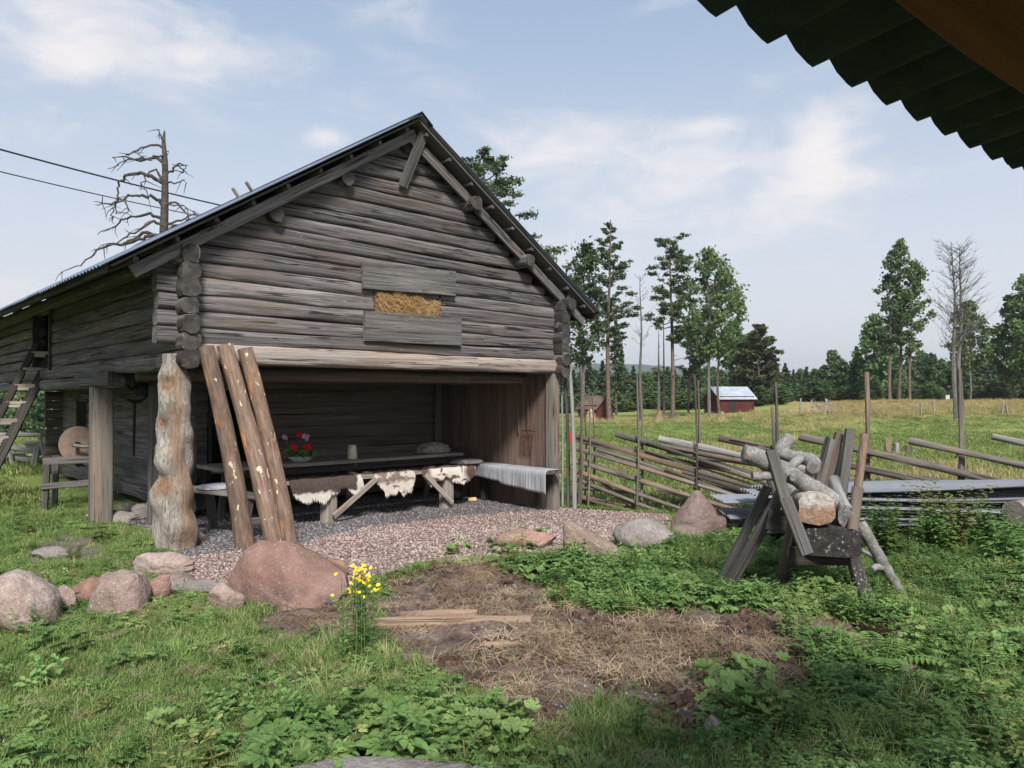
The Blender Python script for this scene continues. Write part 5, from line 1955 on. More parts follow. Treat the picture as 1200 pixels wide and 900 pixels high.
def pine(H, cs, spread, seed, lean=0.0, leafsz=.115, dens=1.0, tr=None, topround=.5):
    """scots pine: bare trunk, plates of needles on upswept limbs. returns (trunk mesh, crown mesh)"""
    r = random.Random(seed)
    tr = tr or H * .013
    mb = MB()
    tp = []
    for i in range(11):
        u = i / 10
        tp.append(Vector((lean * u * u + .12 * math.sin(u * 5 + seed), .1 * math.sin(u * 4 + seed * 2), H * u)))
    mb.tube(tp, [tr * (1 - .82 * (i / 10)) for i in range(11)], 8)

    def at(z):
        u = z / H * 10; i = min(9, int(u)); return tp[i].lerp(tp[i + 1], u - i)
    C = []
    z = H * cs
    nb = 0
    while z < H * .98:
        u = (z - H * cs) / (H * (1 - cs))
        L = spread * (math.sin(min(1, u * 2.2 + .22) * 1.57)) * (1 - u) ** topround * r.uniform(.55, 1.15)
        az = r.uniform(0, 6.28)
        p0 = at(z)
        d = Vector((math.cos(az), math.sin(az), 0))
        droop = r.uniform(-.15, .35) + u * .4
        pts = [p0]
        for k in range(1, 5):
            q = k / 4
            pts.append(p0 + d * L * q + Vector((0, 0, L * (droop * q + .18 * q * q - .15 * math.sin(q * 3)))) + Vector((r.uniform(-1, 1), r.uniform(-1, 1), r.uniform(-1, 1))) * .05 * L)
        mb.tube(pts, [tr * .30 * (1 - u * .6), tr * .24, tr * .16, tr * .1, tr * .05], 5)
        for k in (2, 3, 4):
            for _ in range(2 if k > 2 else 1):
                c = pts[k] + Vector((r.gauss(0, .16), r.gauss(0, .16), r.uniform(0, .12))) * L * .8
                rad = (.20 + .13 * r.random()) * (.5 + L * .3)
                m = int(dens * 95 * (rad / .4) ** 1.6)
                for _ in range(max(8, m)):
                    v = Vector((r.gauss(0, 1), r.gauss(0, 1), r.gauss(0, .42) + .15))
                    C.append(c + v * rad * .62)
        z += H * r.uniform(.009, .020)
        nb += 1
    # a few dead stubs lower down
    for _ in range(7):
        z = H * r.uniform(cs * .45, cs); az = r.uniform(0, 6.28); L = r.uniform(.3, 1.2)
        p0 = at(z); d = Vector((math.cos(az), math.sin(az), r.uniform(-.3, .3)))
        mb.tube([p0, p0 + d * L * .6, p0 + d * L + Vector((0, 0, -.2 * L))], [.03, .02, .008], 4)
    return mb, crown_mesh(C, leafsz, seed, .25, .45)


def spruce(H, spread, seed, leafsz=.2, bare=.04, dens=1.0):
    r = random.Random(seed)
    mb = MB(); mb.tube([(0, 0, 0), (0, 0, H * .5), (0, 0, H)], [H * .014, H * .009, .01], 6)
    C = []
    z = H * bare
    while z < H:
        u = z / H
        L = spread * (1 - u) ** .85 * r.uniform(.7, 1.15) + .06
        for _ in range(3):
            az = r.uniform(0, 6.28); d = Vector((math.cos(az), math.sin(az), 0))
            for k in range(int(dens * (4 + 9 * L / spread))):
                q = r.uniform(.15, 1)
                side = r.gauss(0, .16 * L)
                C.append(Vector((0, 0, z)) + d * L * q + Vector((-d.y, d.x, 0)) * side + Vector((0, 0, -.30 * L * q + .2 * L * q * q + r.gauss(0, .05 * L))))
        z += H * .017
    return mb, crown_mesh(C, leafsz, seed, .4, .5)


def broad(H, cs, spread, seed, leafsz=.17, nblob=60, trunks=1, tr=None, shape=1.0, lean=0.0, per=55, trunk_mb=None, off=(0, 0), upright=.5):
    """aspen or birch: limbs rise into an egg-shaped crown of many leaf clumps"""
    r = random.Random(seed)
    tr = tr or H * .011
    mb = MB()
    C = []
    tp = [Vector((lean * (i / 8) ** 2 + .1 * math.sin(i + seed), .08 * math.sin(i * 1.3 + seed), H * .96 * i / 8)) for i in range(9)]
    mb.tube(tp, [tr * (1 - .85 * i / 8) for i in range(9)], 8)

    def at(z):
        u = z / (H * .96) * 8; i = max(0, min(7, int(u))); return tp[i].lerp(tp[i + 1], u - i)
    zc0, zc1 = H * cs, H
    for b in range(nblob):
        u = (b + r.random()) / nblob
        z = zc0 + (zc1 - zc0) * u
        prof = math.sin(min(1, (u * 1.5 + .18)) * 1.57) * (1 - max(0, u - .45) ** 1.4 / .43) ** .8 if u > .45 else math.sin((u * 1.5 + .22) * 1.57 if u < .52 else 1.57)
        prof = max(.08, prof if isinstance(prof, float) else .3)
        Rr = spread * prof * r.uniform(.25, 1.08) ** .6
        az = r.uniform(0, 6.28)
        p0 = at(max(zc0 * .85, z - Rr * upright * 1.4))
        c = at(z) + Vector((math.cos(az), math.sin(az), 0)) * Rr
        mid = p0.lerp(c, .5) + Vector((0, 0, -.06 * Rr))
        mb.tube([p0, mid, c], [tr * .22, tr * .13, tr * .04], 4)
        rad = r.uniform(.30, .62) * (spread / 2.4) ** .5
        for _ in range(per):
            v = Vector((r.gauss(0, 1), r.gauss(0, 1), r.gauss(0, .75)))
            C.append(c + v * rad * .55)
            if r.random() < .18:
                q = r.random(); C.append(p0.lerp(c, q) + v * .12)
    return mb, crown_mesh(C, leafsz, seed, .1, .7)


def bare(H, cs, spread, seed, tr=None, twigs=60, trunks=((0, 0),)):
    r = random.Random(seed)
    tr = tr or H * .011
    mb = MB(); tw = MB()
    for (ox, oy) in trunks:
        tp = [Vector((ox * (.4 + .6 * i / 8) + .08 * math.sin(i * 1.2 + seed + ox), oy, H * (1 - .04 * abs(ox)) * i / 8)) for i in range(9)]
        mb.tube(tp, [tr * (1 - .9 * i / 8) for i in range(9)], 7)

        def at(z):
            u = z / H * 8; i = max(0, min(7, int(u))); return tp[i].lerp(tp[i + 1], u - i)
        for _ in range(twigs):
            u = r.random() ** .8
            z = H * (cs + (1 - cs) * u) * .97
            az = r.uniform(0, 6.28); L = spread * (1 - .55 * u) * r.uniform(.5, 1.1)
            d = Vector((math.cos(az), math.sin(az), 0)); p = at(z)
            pts = [p]
            for k in range(1, 5):
                q = k / 4; pts.append(p + d * L * q + Vector((0, 0, L * (.55 * q + .35 * q * q))) + Vector((r.gauss(0, 1), r.gauss(0, 1), r.gauss(0, 1))) * .04 * L)
            tw.tube(pts, [.024, .018, .013, .009, .005], 3, False)
            for _ in range(5):
                k = r.randint(1, 3); q0 = pts[k]
                dd = (d + Vector((r.gauss(0, .7), r.gauss(0, .7), r.uniform(.2, 1.1)))).normalized()
                l2 = L * r.uniform(.2, .5)
                tw.tube([q0, q0 + dd * l2 * .5, q0 + dd * l2 + Vector((0, 0, .12 * l2))], [.010, .007, .004], 3, False)
    return mb, tw


def plant_tree(name, px, d, parts, label, cat, group=None, tmat='bark', cmat='broad_leaf', rz=None):
    x = (px - 600) / 900 * d
    root = empty(name, (x, d, ghp(x, d) - .1), label, cat, group, rz=rng.uniform(0, 6.28) if rz is None else rz)
    mb, cm = parts
    mb.build('trunk', M[tmat], root)
    if isinstance(cm, MB): cm.build('twigs', M[tmat], root, smooth=False)
    else: link('crown', cm, M[cmat], root)
    return root


def hgt(px, top, d):
    x = (px - 600) / 900 * d
    return 1.6 + (HZ - top) / 900 * d - ghp(x, d)


# the dead pine behind the barn, limbs as in the photograph
def dead_pine():
    d = 22.0
    base = Vector(((191 - 600) / 900 * d, d, 0)); base.z = ghp(base.x, d)
    root = empty('dead_pine', base, 'bare dead pine with twisted drooping limbs behind the barn roof', 'dead tree')
    inv = Matrix.Translation(root.location).inverted()
    r = random.Random(3)
    mb = MB()
    P = [inv @ D(x, y, d) for x, y in ((189, 480), (190, 380), (191, 270), (192, 230), (192, 190), (190, 165), (191, 152))]
    P[0].z = -.1
    mb.tube(P, [.17, .145, .12, .10, .08, .055, .02], 9)
    mb.build('trunk', M['snag'], root)

    def limb(pts, w, dep):
        n = len(pts)
        Q = []
        for i, (x, y) in enumerate(pts):
            Q.append(inv @ D(x, y, d + dep * i / max(1, n - 1)))
        # refine with small kinks
        QQ, RR = [], []
        for i in range(n - 1):
            for k in range(3):
                u = k / 3
                QQ.append(Q[i].lerp(Q[i + 1], u) + Vector((r.gauss(0, .025), r.gauss(0, .05), r.gauss(0, .025))) * (1 if i + k else 0))
                RR.append(w * .85 * (1 - .8 * (i + u) / (n - 1)))
        QQ.append(Q[-1]); RR.append(w * .13)
        m = MB(); m.tube(QQ, RR, 6)
        # twigs
        for _ in range(int(n * 1.1)):
            i = r.randrange(max(1, len(QQ) // 3), len(QQ)); p = QQ[i]
            l = r.uniform(.15, .55)
            dd = Vector((r.uniform(-1, .7), r.uniform(-.8, .8), r.uniform(-1, .35))).normalized()
            m.tube([p, p + dd * l * .5, p + dd * l + Vector((r.gauss(0, .06), 0, -.12 * l))], [.015, .011, .005], 4)
        m.build('limb', M['snag'], root)
    L = [([(190, 172), (180, 168), (165, 172), (150, 179), (146, 182)], .05, -.6),
         ([(191, 190), (178, 184), (155, 186), (140, 181), (130, 183)], .06, .5),
         ([(190, 195), (186, 180), (176, 185), (160, 186), (140, 190), (124, 197)], .045, -.9),
         ([(188, 213), (176, 206), (160, 202), (146, 205), (138, 212), (137, 224), (136, 240), (134, 250)], .075, .6),
         ([(188, 213), (182, 198), (170, 203), (166, 214), (170, 222)], .045, -.6),
         ([(189, 240), (176, 231), (160, 227), (148, 229), (137, 236), (124, 238), (110, 239)], .065, -.8),
         ([(137, 230), (133, 240), (130, 250), (133, 262)], .04, .3),
         ([(146, 230), (146, 242), (143, 252)], .035, -.3),
         ([(187, 255), (175, 251), (158, 252), (142, 258), (128, 266), (113, 275)], .06, .8),
         ([(187, 262), (175, 260), (163, 268), (148, 278), (135, 284), (121, 286)], .055, -.6),
         ([(185, 276), (165, 274), (150, 282), (140, 288)], .075, .5),
         ([(178, 275), (160, 280), (140, 286), (120, 289), (108, 296), (95, 310), (72, 318)], .07, -1.0),
         ([(194, 203), (200, 197), (208, 191), (216, 192), (213, 202)], .05, .5),
         ([(208, 192), (213, 198), (215, 203)], .03, .1),
         ([(194, 213), (205, 213), (217, 213)], .035, -.4),
         ([(195, 238), (205, 236), (213, 244), (222, 256), (226, 260)], .045, .4),
         ([(194, 240), (208, 240), (222, 246), (232, 250)], .03, -.6),
         ([(195, 262), (210, 256), (224, 252), (234, 250)], .05, .7),
         ([(196, 270), (206, 262), (220, 262)], .045, -.5),
         ([(190, 165), (186, 156), (183, 150)], .04, .1), ([(191, 180), (196, 176)], .03, 0)]
    for a in L: limb(*a)


dead_pine()

ASP = 'slim aspens and pines along the field edge'
plant_tree('pine_tree', 572, 32, pine(hgt(566, 178, 32), .40, 2.9, 21, lean=.1, leafsz=.075, dens=2.6, topround=.5), 'pine whose crown shows just above the right roof slope', 'pine', cmat='pine_leaf', tmat='bark')
plant_tree('aspen_tree', 682, 60, broad(hgt(680, 285, 60), .34, 2.5, 31, nblob=85, lean=.2, leafsz=.145, per=44), 'round-crowned leafy tree directly right of the barn roof', 'tree', cmat='broad_leaf', tmat='dead_bark')
plant_tree('pine_tree', 714, 60, pine(hgt(714, 256, 60), .36, 2.7, 22, dens=1.25, topround=.75), 'tallest pine with narrow layered crown, second tree right of the barn', 'pine', cmat='pine_leaf')
plant_tree('spruce_tree', 722, 75, spruce(hgt(722, 372, 75), 1.6, 24, leafsz=.2, bare=.3), 'small dark spruce right behind the tallest pine', 'spruce', cmat='spruce_leaf')
plant_tree('dead_birch', 751, 58, bare(hgt(752, 320, 58), .5, 1.5, 5, tr=.16, twigs=26), 'leafless thin birch between the two tall pines', 'dead tree', tmat='dead_bark')
plant_tree('tree_snag', 772, 62, bare(hgt(772, 385, 62), .75, .35, 6, tr=.15, twigs=2), 'pale broken trunk standing left of the pine over the straw rick', 'dead tree', tmat='dead_bark')
plant_tree('tree_snag', 778, 66, bare(hgt(778, 345, 66), .7, .7, 7, tr=.11, twigs=8), 'thin dark bare stem touching the left side of the second tall pine', 'dead tree', tmat='bark')
plant_tree('pine_tree', 787, 60, pine(hgt(787, 276, 60), .42, 2.4, 27, dens=1.35, topround=.38), 'tall flat-topped pine in the middle of the field trees', 'pine', cmat='pine_leaf')
plant_tree('pine_tree', 808, 72, pine(hgt(806, 372, 72), .42, 1.8, 29, dens=1.0), 'lower pine whose crown fills the gap between flat-topped pine and aspens', 'pine', cmat='pine_leaf')
plant_tree('aspen_tree', 831, 61, broad(hgt(831, 292, 61), .38, 2.7, 33, nblob=90, leafsz=.145, per=44), 'wide-crowned aspen with pale trunk left of the big red shed', 'aspen', cmat='broad_leaf', tmat='dead_bark')
plant_tree('aspen_tree', 842, 64, broad(hgt(846, 318, 64), .42, 1.9, 34, nblob=60, lean=.4, leafsz=.15), 'slimmer aspen partly behind the wide one, by the big red shed', 'aspen', cmat='broad_leaf')
plant_tree('birch_tree', 872, 92, broad(hgt(870, 395, 92), .12, 3.2, 35, nblob=90, leafsz=.22), 'dense round tree behind the metal roof of the big red shed', 'tree', cmat='broad_leaf')
plant_tree('pine_tree', 890, 88, pine(hgt(890, 380, 88), .2, 2.8, 36, leafsz=.2, dens=1.1), 'pine with layered boughs standing right of the big red shed', 'pine', cmat='pine_leaf')
plant_tree('aspen_tree', 1043, 82, broad(hgt(1036, 292, 82), .34, 1.8, 41, nblob=58, lean=-1.0, leafsz=.17, per=42), 'left tree of the tall close trio at the right', 'aspen', cmat='broad_leaf', tmat='bark')
plant_tree('aspen_tree', 1055, 83, broad(hgt(1056, 280, 83), .36, 1.7, 42, nblob=62, leafsz=.17, per=42), 'middle and tallest tree of the close trio at the right', 'aspen', cmat='broad_leaf', tmat='bark')
plant_tree('aspen_tree', 1066, 82, broad(hgt(1072, 305, 82), .34, 2.0, 43, nblob=58, lean=1.1, leafsz=.17, per=42), 'right tree of the tall close trio at the right', 'aspen', cmat='broad_leaf', tmat='bark')
plant_tree('dead_birch', 1121, 44, bare(hgt(1121, 280, 44), .36, 2.1, 8, tr=.17, twigs=75, trunks=((-.15, 0), (.38, .1))), 'leafless twin-stemmed birch with fine twigs behind a fence stake', 'dead tree', tmat='dead_bark', rz=0)
plant_tree('aspen_tree', 1137, 80, broad(hgt(1140, 355, 80), .36, 2.3, 44, nblob=55, leafsz=.19), 'small aspen with pale stem right of the leafless birch', 'aspen', cmat='broad_leaf', tmat='dead_bark')
plant_tree('birch_tree', 1186, 80, broad(hgt(1184, 348, 80), .2, 2.2, 45, nblob=65, leafsz=.2), 'pale green birch second from the right edge', 'birch', cmat='birch_leaf', tmat='dead_bark')
plant_tree('birch_tree', 1206, 78, broad(hgt(1203, 322, 78), .15, 2.6, 46, nblob=90, leafsz=.2), 'tall birch cut by the right edge of the picture', 'birch', cmat='birch_leaf', tmat='dead_bark')
plant_tree('birch_tree', 1025, 95, broad(hgt(1024, 370, 95), .1, 2.4, 47, nblob=90, leafsz=.24), 'bushy young birch left of the tall trio', 'birch', cmat='birch_leaf', tmat='dead_bark')

# forest behind the field: prototypes, then individual trees, then the mass behind them
protos = []
for i in range(4):
    protos.append(('spruce_tree', spruce(10, 2.0, 60 + i, leafsz=.30, dens=1.3), 'spruce_leaf', 'bark', 'spruce'))
for i in range(4):
    protos.append(('birch_tree', broad(10, .06, 2.6, 70 + i, leafsz=.30, nblob=75, per=42), ('birch_leaf', 'broad_leaf')[i % 2], 'dead_bark', 'birch'))
for i in range(2):
    protos.append(('pine_tree', pine(10, .25, 2.2, 80 + i, leafsz=.28, dens=.8), 'pine_leaf', 'bark', 'pine'))
pm = []
for nm, (mb, cm), lm, tm, cat in protos:
    tme = mesh('trunk', mb.V, mb.F, True)
    tme.materials.append(M[tm]); cm.materials.append(M[lm])
    pm.append((nm, tme, cm, cat))
fr = random.Random(77)
# (px, top y, depth, prototype) of trees one can tell apart at the front of the wood
FRONT = []
tops = {650: 425, 672: 432, 690: 418, 706: 422, 728: 405, 742: 428, 760: 436, 800: 440, 818: 438, 838: 443, 850: 442, 930: 432, 942: 440, 958: 436, 975: 412, 990: 424, 1004: 405, 1015: 415,
        1034: 395, 1050: 425, 1078: 412, 1090: 415, 1104: 422, 1120: 420, 1132: 418, 1150: 425, 1162: 415, 1176: 425, 1196: 410, 1215: 405}
for k, (px, ty) in enumerate(tops.items()):
    FRONT.append((px, ty, fr.uniform(98, 125), fr.choice((0, 1, 2, 3, 4, 5, 6, 7, 4, 5)) if px > 900 or px < 700 else fr.choice((0, 1, 2, 3, 0, 1, 9, 4))))
LEFT = [(-30, 446, 72, 0), (-8, 449, 75, 5), (12, 448, 70, 1), (28, 452, 66, 6), (42, 447, 74, 2), (56, 452, 62, 4), (70, 450, 70, 3), (86, 446, 76, 7), (104, 448, 72, 0), (125, 446, 75, 5), (145, 444, 75, 2)]
def zone_of(px): return sum(px >= q for q in (200, 720, 920, 1030))


for (px, ty, d, k) in FRONT + LEFT:
    nm, tme, cme, cat = pm[k]
    x = (px - 600) / 900 * d
    g = ghp(x, d)
    Hh = max(2.5, 1.6 + (HZ - ty) / 900 * d - g)
    if px < 200: where, grp = "seen under the barn's left overhang", 'trees seen under the barn overhang'
    elif px < 720: where, grp = 'behind the small red hut', 'trees at the wood edge'
    elif px < 920: where, grp = 'in the tree line behind the big red shed', 'trees at the wood edge'
    elif px < 1030: where, grp = 'between the big red shed and tall trio', 'trees at the wood edge'
    else: where, grp = 'below or right of the tall trio', 'trees at the wood edge'
    peers = [q for q in FRONT + LEFT if pm[q[3]][3] == cat and zone_of(q[0]) == zone_of(px)]
    rank = sorted(q[0] for q in peers).index(px)
    lab = f"{ORD[rank] + ' ' if len(peers) > 1 else 'only '}{cat} from the left {where}" if len(peers) > 1 else f'only {cat} {where}'
    root = empty(nm, (x, d, g - .1), lab, cat, grp, rz=fr.uniform(0, 6.28))
    s = Hh / 10
    root.scale = (s * fr.uniform(1.0, 1.35), s * fr.uniform(1.0, 1.35), s)
    link('trunk', tme, None, root); link('crown', cme, None, root)


def gn_scatter(name, P, rot, scl, idx, coll, kind='stuff', label=None, cat=None):
    """one object whose points carry instances of the meshes in coll"""
    me = bpy.data.meshes.new(name)
    P = np.asarray(P, dtype=np.float32)
    me.vertices.add(len(P)); me.vertices.foreach_set('co', P.ravel())
    a = me.attributes.new('rot', 'FLOAT_VECTOR', 'POINT'); a.data.foreach_set('vector', np.asarray(rot, dtype=np.float32).ravel())
    a = me.attributes.new('scl', 'FLOAT_VECTOR', 'POINT'); a.data.foreach_set('vector', np.asarray(scl, dtype=np.float32).ravel())
    a = me.attributes.new('idx', 'INT', 'POINT'); a.data.foreach_set('value', np.asarray(idx, dtype=np.int32))
    o = link(name, me)
    ng = bpy.data.node_groups.new(name + '_scatter', 'GeometryNodeTree')
    ng.interface.new_socket('Geometry', in_out='INPUT', socket_type='NodeSocketGeometry')
    ng.interface.new_socket('Geometry', in_out='OUTPUT', socket_type='NodeSocketGeometry')
    N, L = ng.nodes, ng.links
    gi, go = N.new('NodeGroupInput'), N.new('NodeGroupOutput')
    ip = N.new('GeometryNodeInstanceOnPoints')
    ci = N.new('GeometryNodeCollectionInfo'); ci.inputs['Collection'].default_value = coll
    ci.inputs['Separate Children'].default_value = True; ci.inputs['Reset Children'].default_value = True
    L.new(gi.outputs[0], ip.inputs['Points']); L.new(ci.outputs[0], ip.inputs['Instance'])
    ip.inputs['Pick Instance'].default_value = True

    def na(nm, ty, out):
        n = N.new('GeometryNodeInputNamedAttribute'); n.data_type = ty; n.inputs[0].default_value = nm
        return [x for x in n.outputs if x.name == 'Attribute' and x.enabled][0]
    L.new(na('idx', 'INT', 'i'), ip.inputs['Instance Index'])
    e = N.new('FunctionNodeEulerToRotation'); L.new(na('rot', 'FLOAT_VECTOR', 'v'), e.inputs[0]); L.new(e.outputs[0], ip.inputs['Rotation'])
    L.new(na('scl', 'FLOAT_VECTOR', 'v'), ip.inputs['Scale'])
    L.new(ip.outputs[0], go.inputs[0])
    md = o.modifiers.new('scatter', 'NODES'); md.node_group = ng
    return tag(o, label, cat, None, kind)


def make_coll(name, meshes):
    """meshes: [(mesh, materials)] -> unlinked collection, sorted by name so that the index is stable"""
    c = bpy.data.collections.new(name)
    for i, (me, mt) in enumerate(meshes):
        ob = bpy.data.objects.new(f'{name}_{i:02d}', me)
        if mt is not None and len(me.materials) == 0: me.materials.append(mt)
        c.objects.link(ob)
    return c


forest_c = make_coll('wood_tree', [(cm, None) for (nm, t_, cm, c) in pm])
P_, R_, S_, I_ = [], [], [], []
for k in range(900):
    d = fr.uniform(118, 260)
    px = fr.uniform(-260, 1500)
    if px < 560 and d > 150: continue
    x = (px - 600) / 900 * d
    g = ghp(x, d)
    if px < 300: ht = fr.uniform(2.5, 4.2) * d / 72 * .75
    else: ht = fr.uniform(5.6, 8.8) * (.75 + d / 600) * (1.0 if px > 1000 else .80)
    s = ht / 10
    P_.append((x, d, g - .1)); R_.append((0, 0, fr.uniform(0, 6.28))); w = fr.uniform(1.0, 1.5); S_.append((s * w, s * w, s)); I_.append(fr.choice((0, 1, 2, 3, 0, 1, 2, 4, 5, 6, 7, 8, 9)))
gn_scatter('forest', P_, R_, S_, I_, forest_c, label='continuous dark mixed wood closing off the field behind the single trees', cat='forest')

# bushes at the foot of the wood
bc = make_coll('bush', [(cm, None) for (nm, t_, cm, c) in pm[4:8]])
P_, R_, S_, I_ = [], [], [], []
for k in range(260):
    px = fr.uniform(640, 1320); d = fr.uniform(84, 104)
    x = (px - 600) / 900 * d
    s = fr.uniform(.10, .26)
    P_.append((x, d, ghp(x, d) - .1)); R_.append((0, 0, fr.uniform(0, 6.28))); S_.append((s * 2, s * 2, s)); I_.append(fr.randrange(4))
gn_scatter('undergrowth', P_, R_, S_, I_, bc, label='low bushes and saplings along the foot of the wood', cat='bushes')

# far wooded ridge
def ridge():
    V, F = [], []
    nx, ny = 220, 14
    for j in range(ny + 1):
        for i in range(nx + 1):
            x = -1500 + 4200 * i / nx
            v = j / ny
            y = 1500 + 1100 * v
            prof = 74 + 30 * math.exp(-((x - 420) / 380) ** 2) + 10 * math.sin(x / 300 + 1) + 6 * math.sin(x / 110) - 30 * sstep(np.array([x]), 1100, 1700)[0]
            z = -20 + prof * math.sin(min(1, v * 1.3) * 1.57)
            z += 5 * mnoise.noise(Vector((x / 22, y / 40, 0))) * (v > .1)
            V.append((x, y, z))
    w1 = nx + 1
    for j in range(ny):
        for i in range(nx):
            a = j * w1 + i; F.append((a, a + 1, a + 1 + w1, a + w1))
    t = NT('far_wood', .95, .05)
    g = t.N.new("ShaderNodeNewGeometry").outputs['Position']
    n = t.noise(g, .08, 6, .7)
    col = t.ramp(n, [(.35, (.018, .034, .018)), (.6, (.045, .07, .032))])
    o = link('wooded_hills', mesh('wooded_hills', V, F, True), t.done(col, t.bump(n, 1, 8)))
    tag(o, kind='structure')


ridge()

# ------------------------------------------------------------------ red sheds, straw ricks and small things in the field
def shed(px0, px1, d, zr, label, rz, wall_h, Ln, Wd, roof_m):
    x = ((px0 + px1) / 2 - 600) / 900 * d
    g = ghp(x, d)
    root = empty('red_shed', (x, d, g), label, 'shed', rz=rz)
    hx, hy = Ln / 2, Wd / 2
    bh = .17
    k = 0
    z = 0.0
    while z < wall_h:
        for sy in (-1, 1): plank('wall_board', (-hx, sy * hy, z + bh / 2), (hx, sy * hy, z + bh / 2), .12, bh * .93, M['red_paint'], root, seg=1)
        for sx in (-1, 1): plank('wall_board', (sx * hx, -hy - .12, z + bh / 2 - .01), (sx * hx, hy + .12, z + bh / 2 - .01), .12, bh * .93, M['red_paint'], root, seg=1)
        z += bh; k += 1
    for sx in (-1, 1):
        zz = wall_h
        while zz < zr - .1:
            w = hy * (1 - (zz + bh - wall_h) / (zr - wall_h))
            if w > .05: plank('gable_board', (sx * hx, -w, zz + bh / 2), (sx * hx, w, zz + bh / 2), .11, bh * .95, M['red_paint'], root, seg=1)
            zz += bh
    for sy in (-1, 1):
        a = Vector((-hx - .3, 0, zr + .04)); b = Vector((-hx - .3, sy * (hy + .3), wall_h - (zr - wall_h) * .3 / hy + .04))
        V = [a, b, b + Vector((Ln + .6, 0, 0)), a + Vector((Ln + .6, 0, 0))]
        V += [v + Vector((0, 0, .05)) for v in V]
        F = [(0, 1, 2, 3), (7, 6, 5, 4), (0, 4, 5, 1), (1, 5, 6, 2), (2, 6, 7, 3), (3, 7, 4, 0)]
        link('roof', mesh('roof', V, F), roof_m, root)
    plank('door', (-hx * .3, -hy - .08, .1), (-hx * .3, -hy - .08, min(wall_h, 1.5)), .7, .03, M['dark_board'], root, up=Vector((0, 1, 0)))
    return root


shed(826, 882, 70, 2.3, 'larger dark red log shed with pale metal roof by the wood edge', R(16), 1.4, 3.3, 2.6, M['shed_roof'])
shed(684, 712, 62, 1.85, 'smaller dark red hut with brown roof between barn corner and tall pine', R(-52), 1.05, 1.9, 1.7, M['brown_board'])


def rick(px, py, w, hpx, label, seed):
    g = on_ground(px, py)
    k = g.y / 900
    r = np.random.default_rng(seed)
    n = 1500
    u = r.random(n); a = r.uniform(0, 6.28, n)
    rad = (1 - u ** 1.3) * w / 2 * k + .05
    P = np.stack([np.cos(a) * rad, np.sin(a) * rad, u * hpx * k], 1)
    d = np.stack([np.cos(a) * .35, np.sin(a) * .35, -np.ones(n)], 1) + r.normal(size=(n, 3)) * .35
    d /= np.linalg.norm(d, axis=1)[:, None]
    s = np.stack([-np.sin(a), np.cos(a), np.zeros(n)], 1) * .025
    d *= .28
    V = np.concatenate([P - s, P + s, P + s * .3 + d, P - s * .3 + d], 1).reshape(-1, 3)
    root = empty('straw_rick', g, label, 'straw rick', 'straw ricks in the field')
    link('straw', mesh_np('straw', V, np.arange(4 * n).reshape(n, 4)), M['rick'], root)
    mb = MB(); mb.tube([(0, 0, 0), (0, 0, hpx * k * 1.05)], .04, 6); mb.build('pole', M['bark'], root)


rick(773, 496, 17, 15, 'straw rick at the foot of the pale snag left of the flat-topped pine', 1)
rick(846, 494, 16, 12, 'straw rick in front of the big red shed', 2)
rick(692, 496, 14, 17, 'straw rick in front of the small red hut', 3)
rick(1062, 482, 12, 5, 'low heap of straw on the field below the tall trio', 4)


def stump():
    g = on_ground(1050, 533)
    k = g.y / 900
    for i, (x, w, h, m, lab) in enumerate(((1040, 10, 20, 'peeled', 'tall splintered tree stump in the field behind the fence'), (1050, 9, 15, 'driftwood', 'grey broken stump piece beside the splintered one'), (1063, 10, 12, 'bark', 'low rotten stump right of the splintered one'))):
        p = on_ground(x, 534)
        o = rod('stump', p - Vector((0, 0, .1)), p + Vector((0, 0, h * k)), w * k, w * k, M[m], None, rough=.15, n=11, seg=5, taper=.7)
        tag(o, lab, 'stump')


stump()


def brush_rack():
    g = on_ground(970, 486)
    k = g.y / 900
    root = empty('pole_rack', g, 'rickety rack of poles and brushwood at the far edge of the field', 'rack')
    for (a, b, w) in (((-20, 0), (-17, 17), .07), ((-14, 0), (-18, 16), .07), ((3, 0), (-1, 19), .08), ((-4, 0), (1, 18), .08), ((-22, 11), (6, 13), .06), ((-20, 6), (16, 4), .06), ((-2, 16), (22, 2), .05), ((-16, 14), (10, 2), .05)):
        rod('pole', Vector((a[0] * k, 0, a[1] * k - .05)), Vector((b[0] * k, .3, b[1] * k)), w, w, M['driftwood'], root, n=6, seg=3)
    p = on_ground(1110, 480)
    root = empty('field_sign', p, 'small faded notice board on a post at the right edge of the field', 'sign')
    k = p.y / 900
    mb = MB(); mb.tube([(0, 0, -.1), (0, 0, 16 * k)], .04, 6); mb.build('post', M['driftwood'], root)
    plank('board', (-2.3 * k, -.06, 14.5 * k), (2.3 * k, -.06, 14.5 * k), .03, 5 * k, M['sign_white'], root)
    for (px, py, h, lab) in ((1079, 486, 14, 'short leaning fence post in the dry grass, left one'), (1095, 484, 15, 'stout fence post in the dry grass right of the leaning one'), (1174, 484, 15, 'thin grey post in the dry grass near the right edge'),
                             (1180, 483, 11, 'short grey post beside the thin one near the right edge'), (937, 486, 20, 'thin upright pole at the field edge left of the rack')):
        q = on_ground(px, py); kk = q.y / 900
        o = rod('field_post', q - Vector((0, 0, .1)), q + Vector((rng.uniform(-.15, .15), 0, h * kk)), .12, .12, M['driftwood'], None, n=7, seg=3)
        tag(o, lab, 'post')


brush_rack()

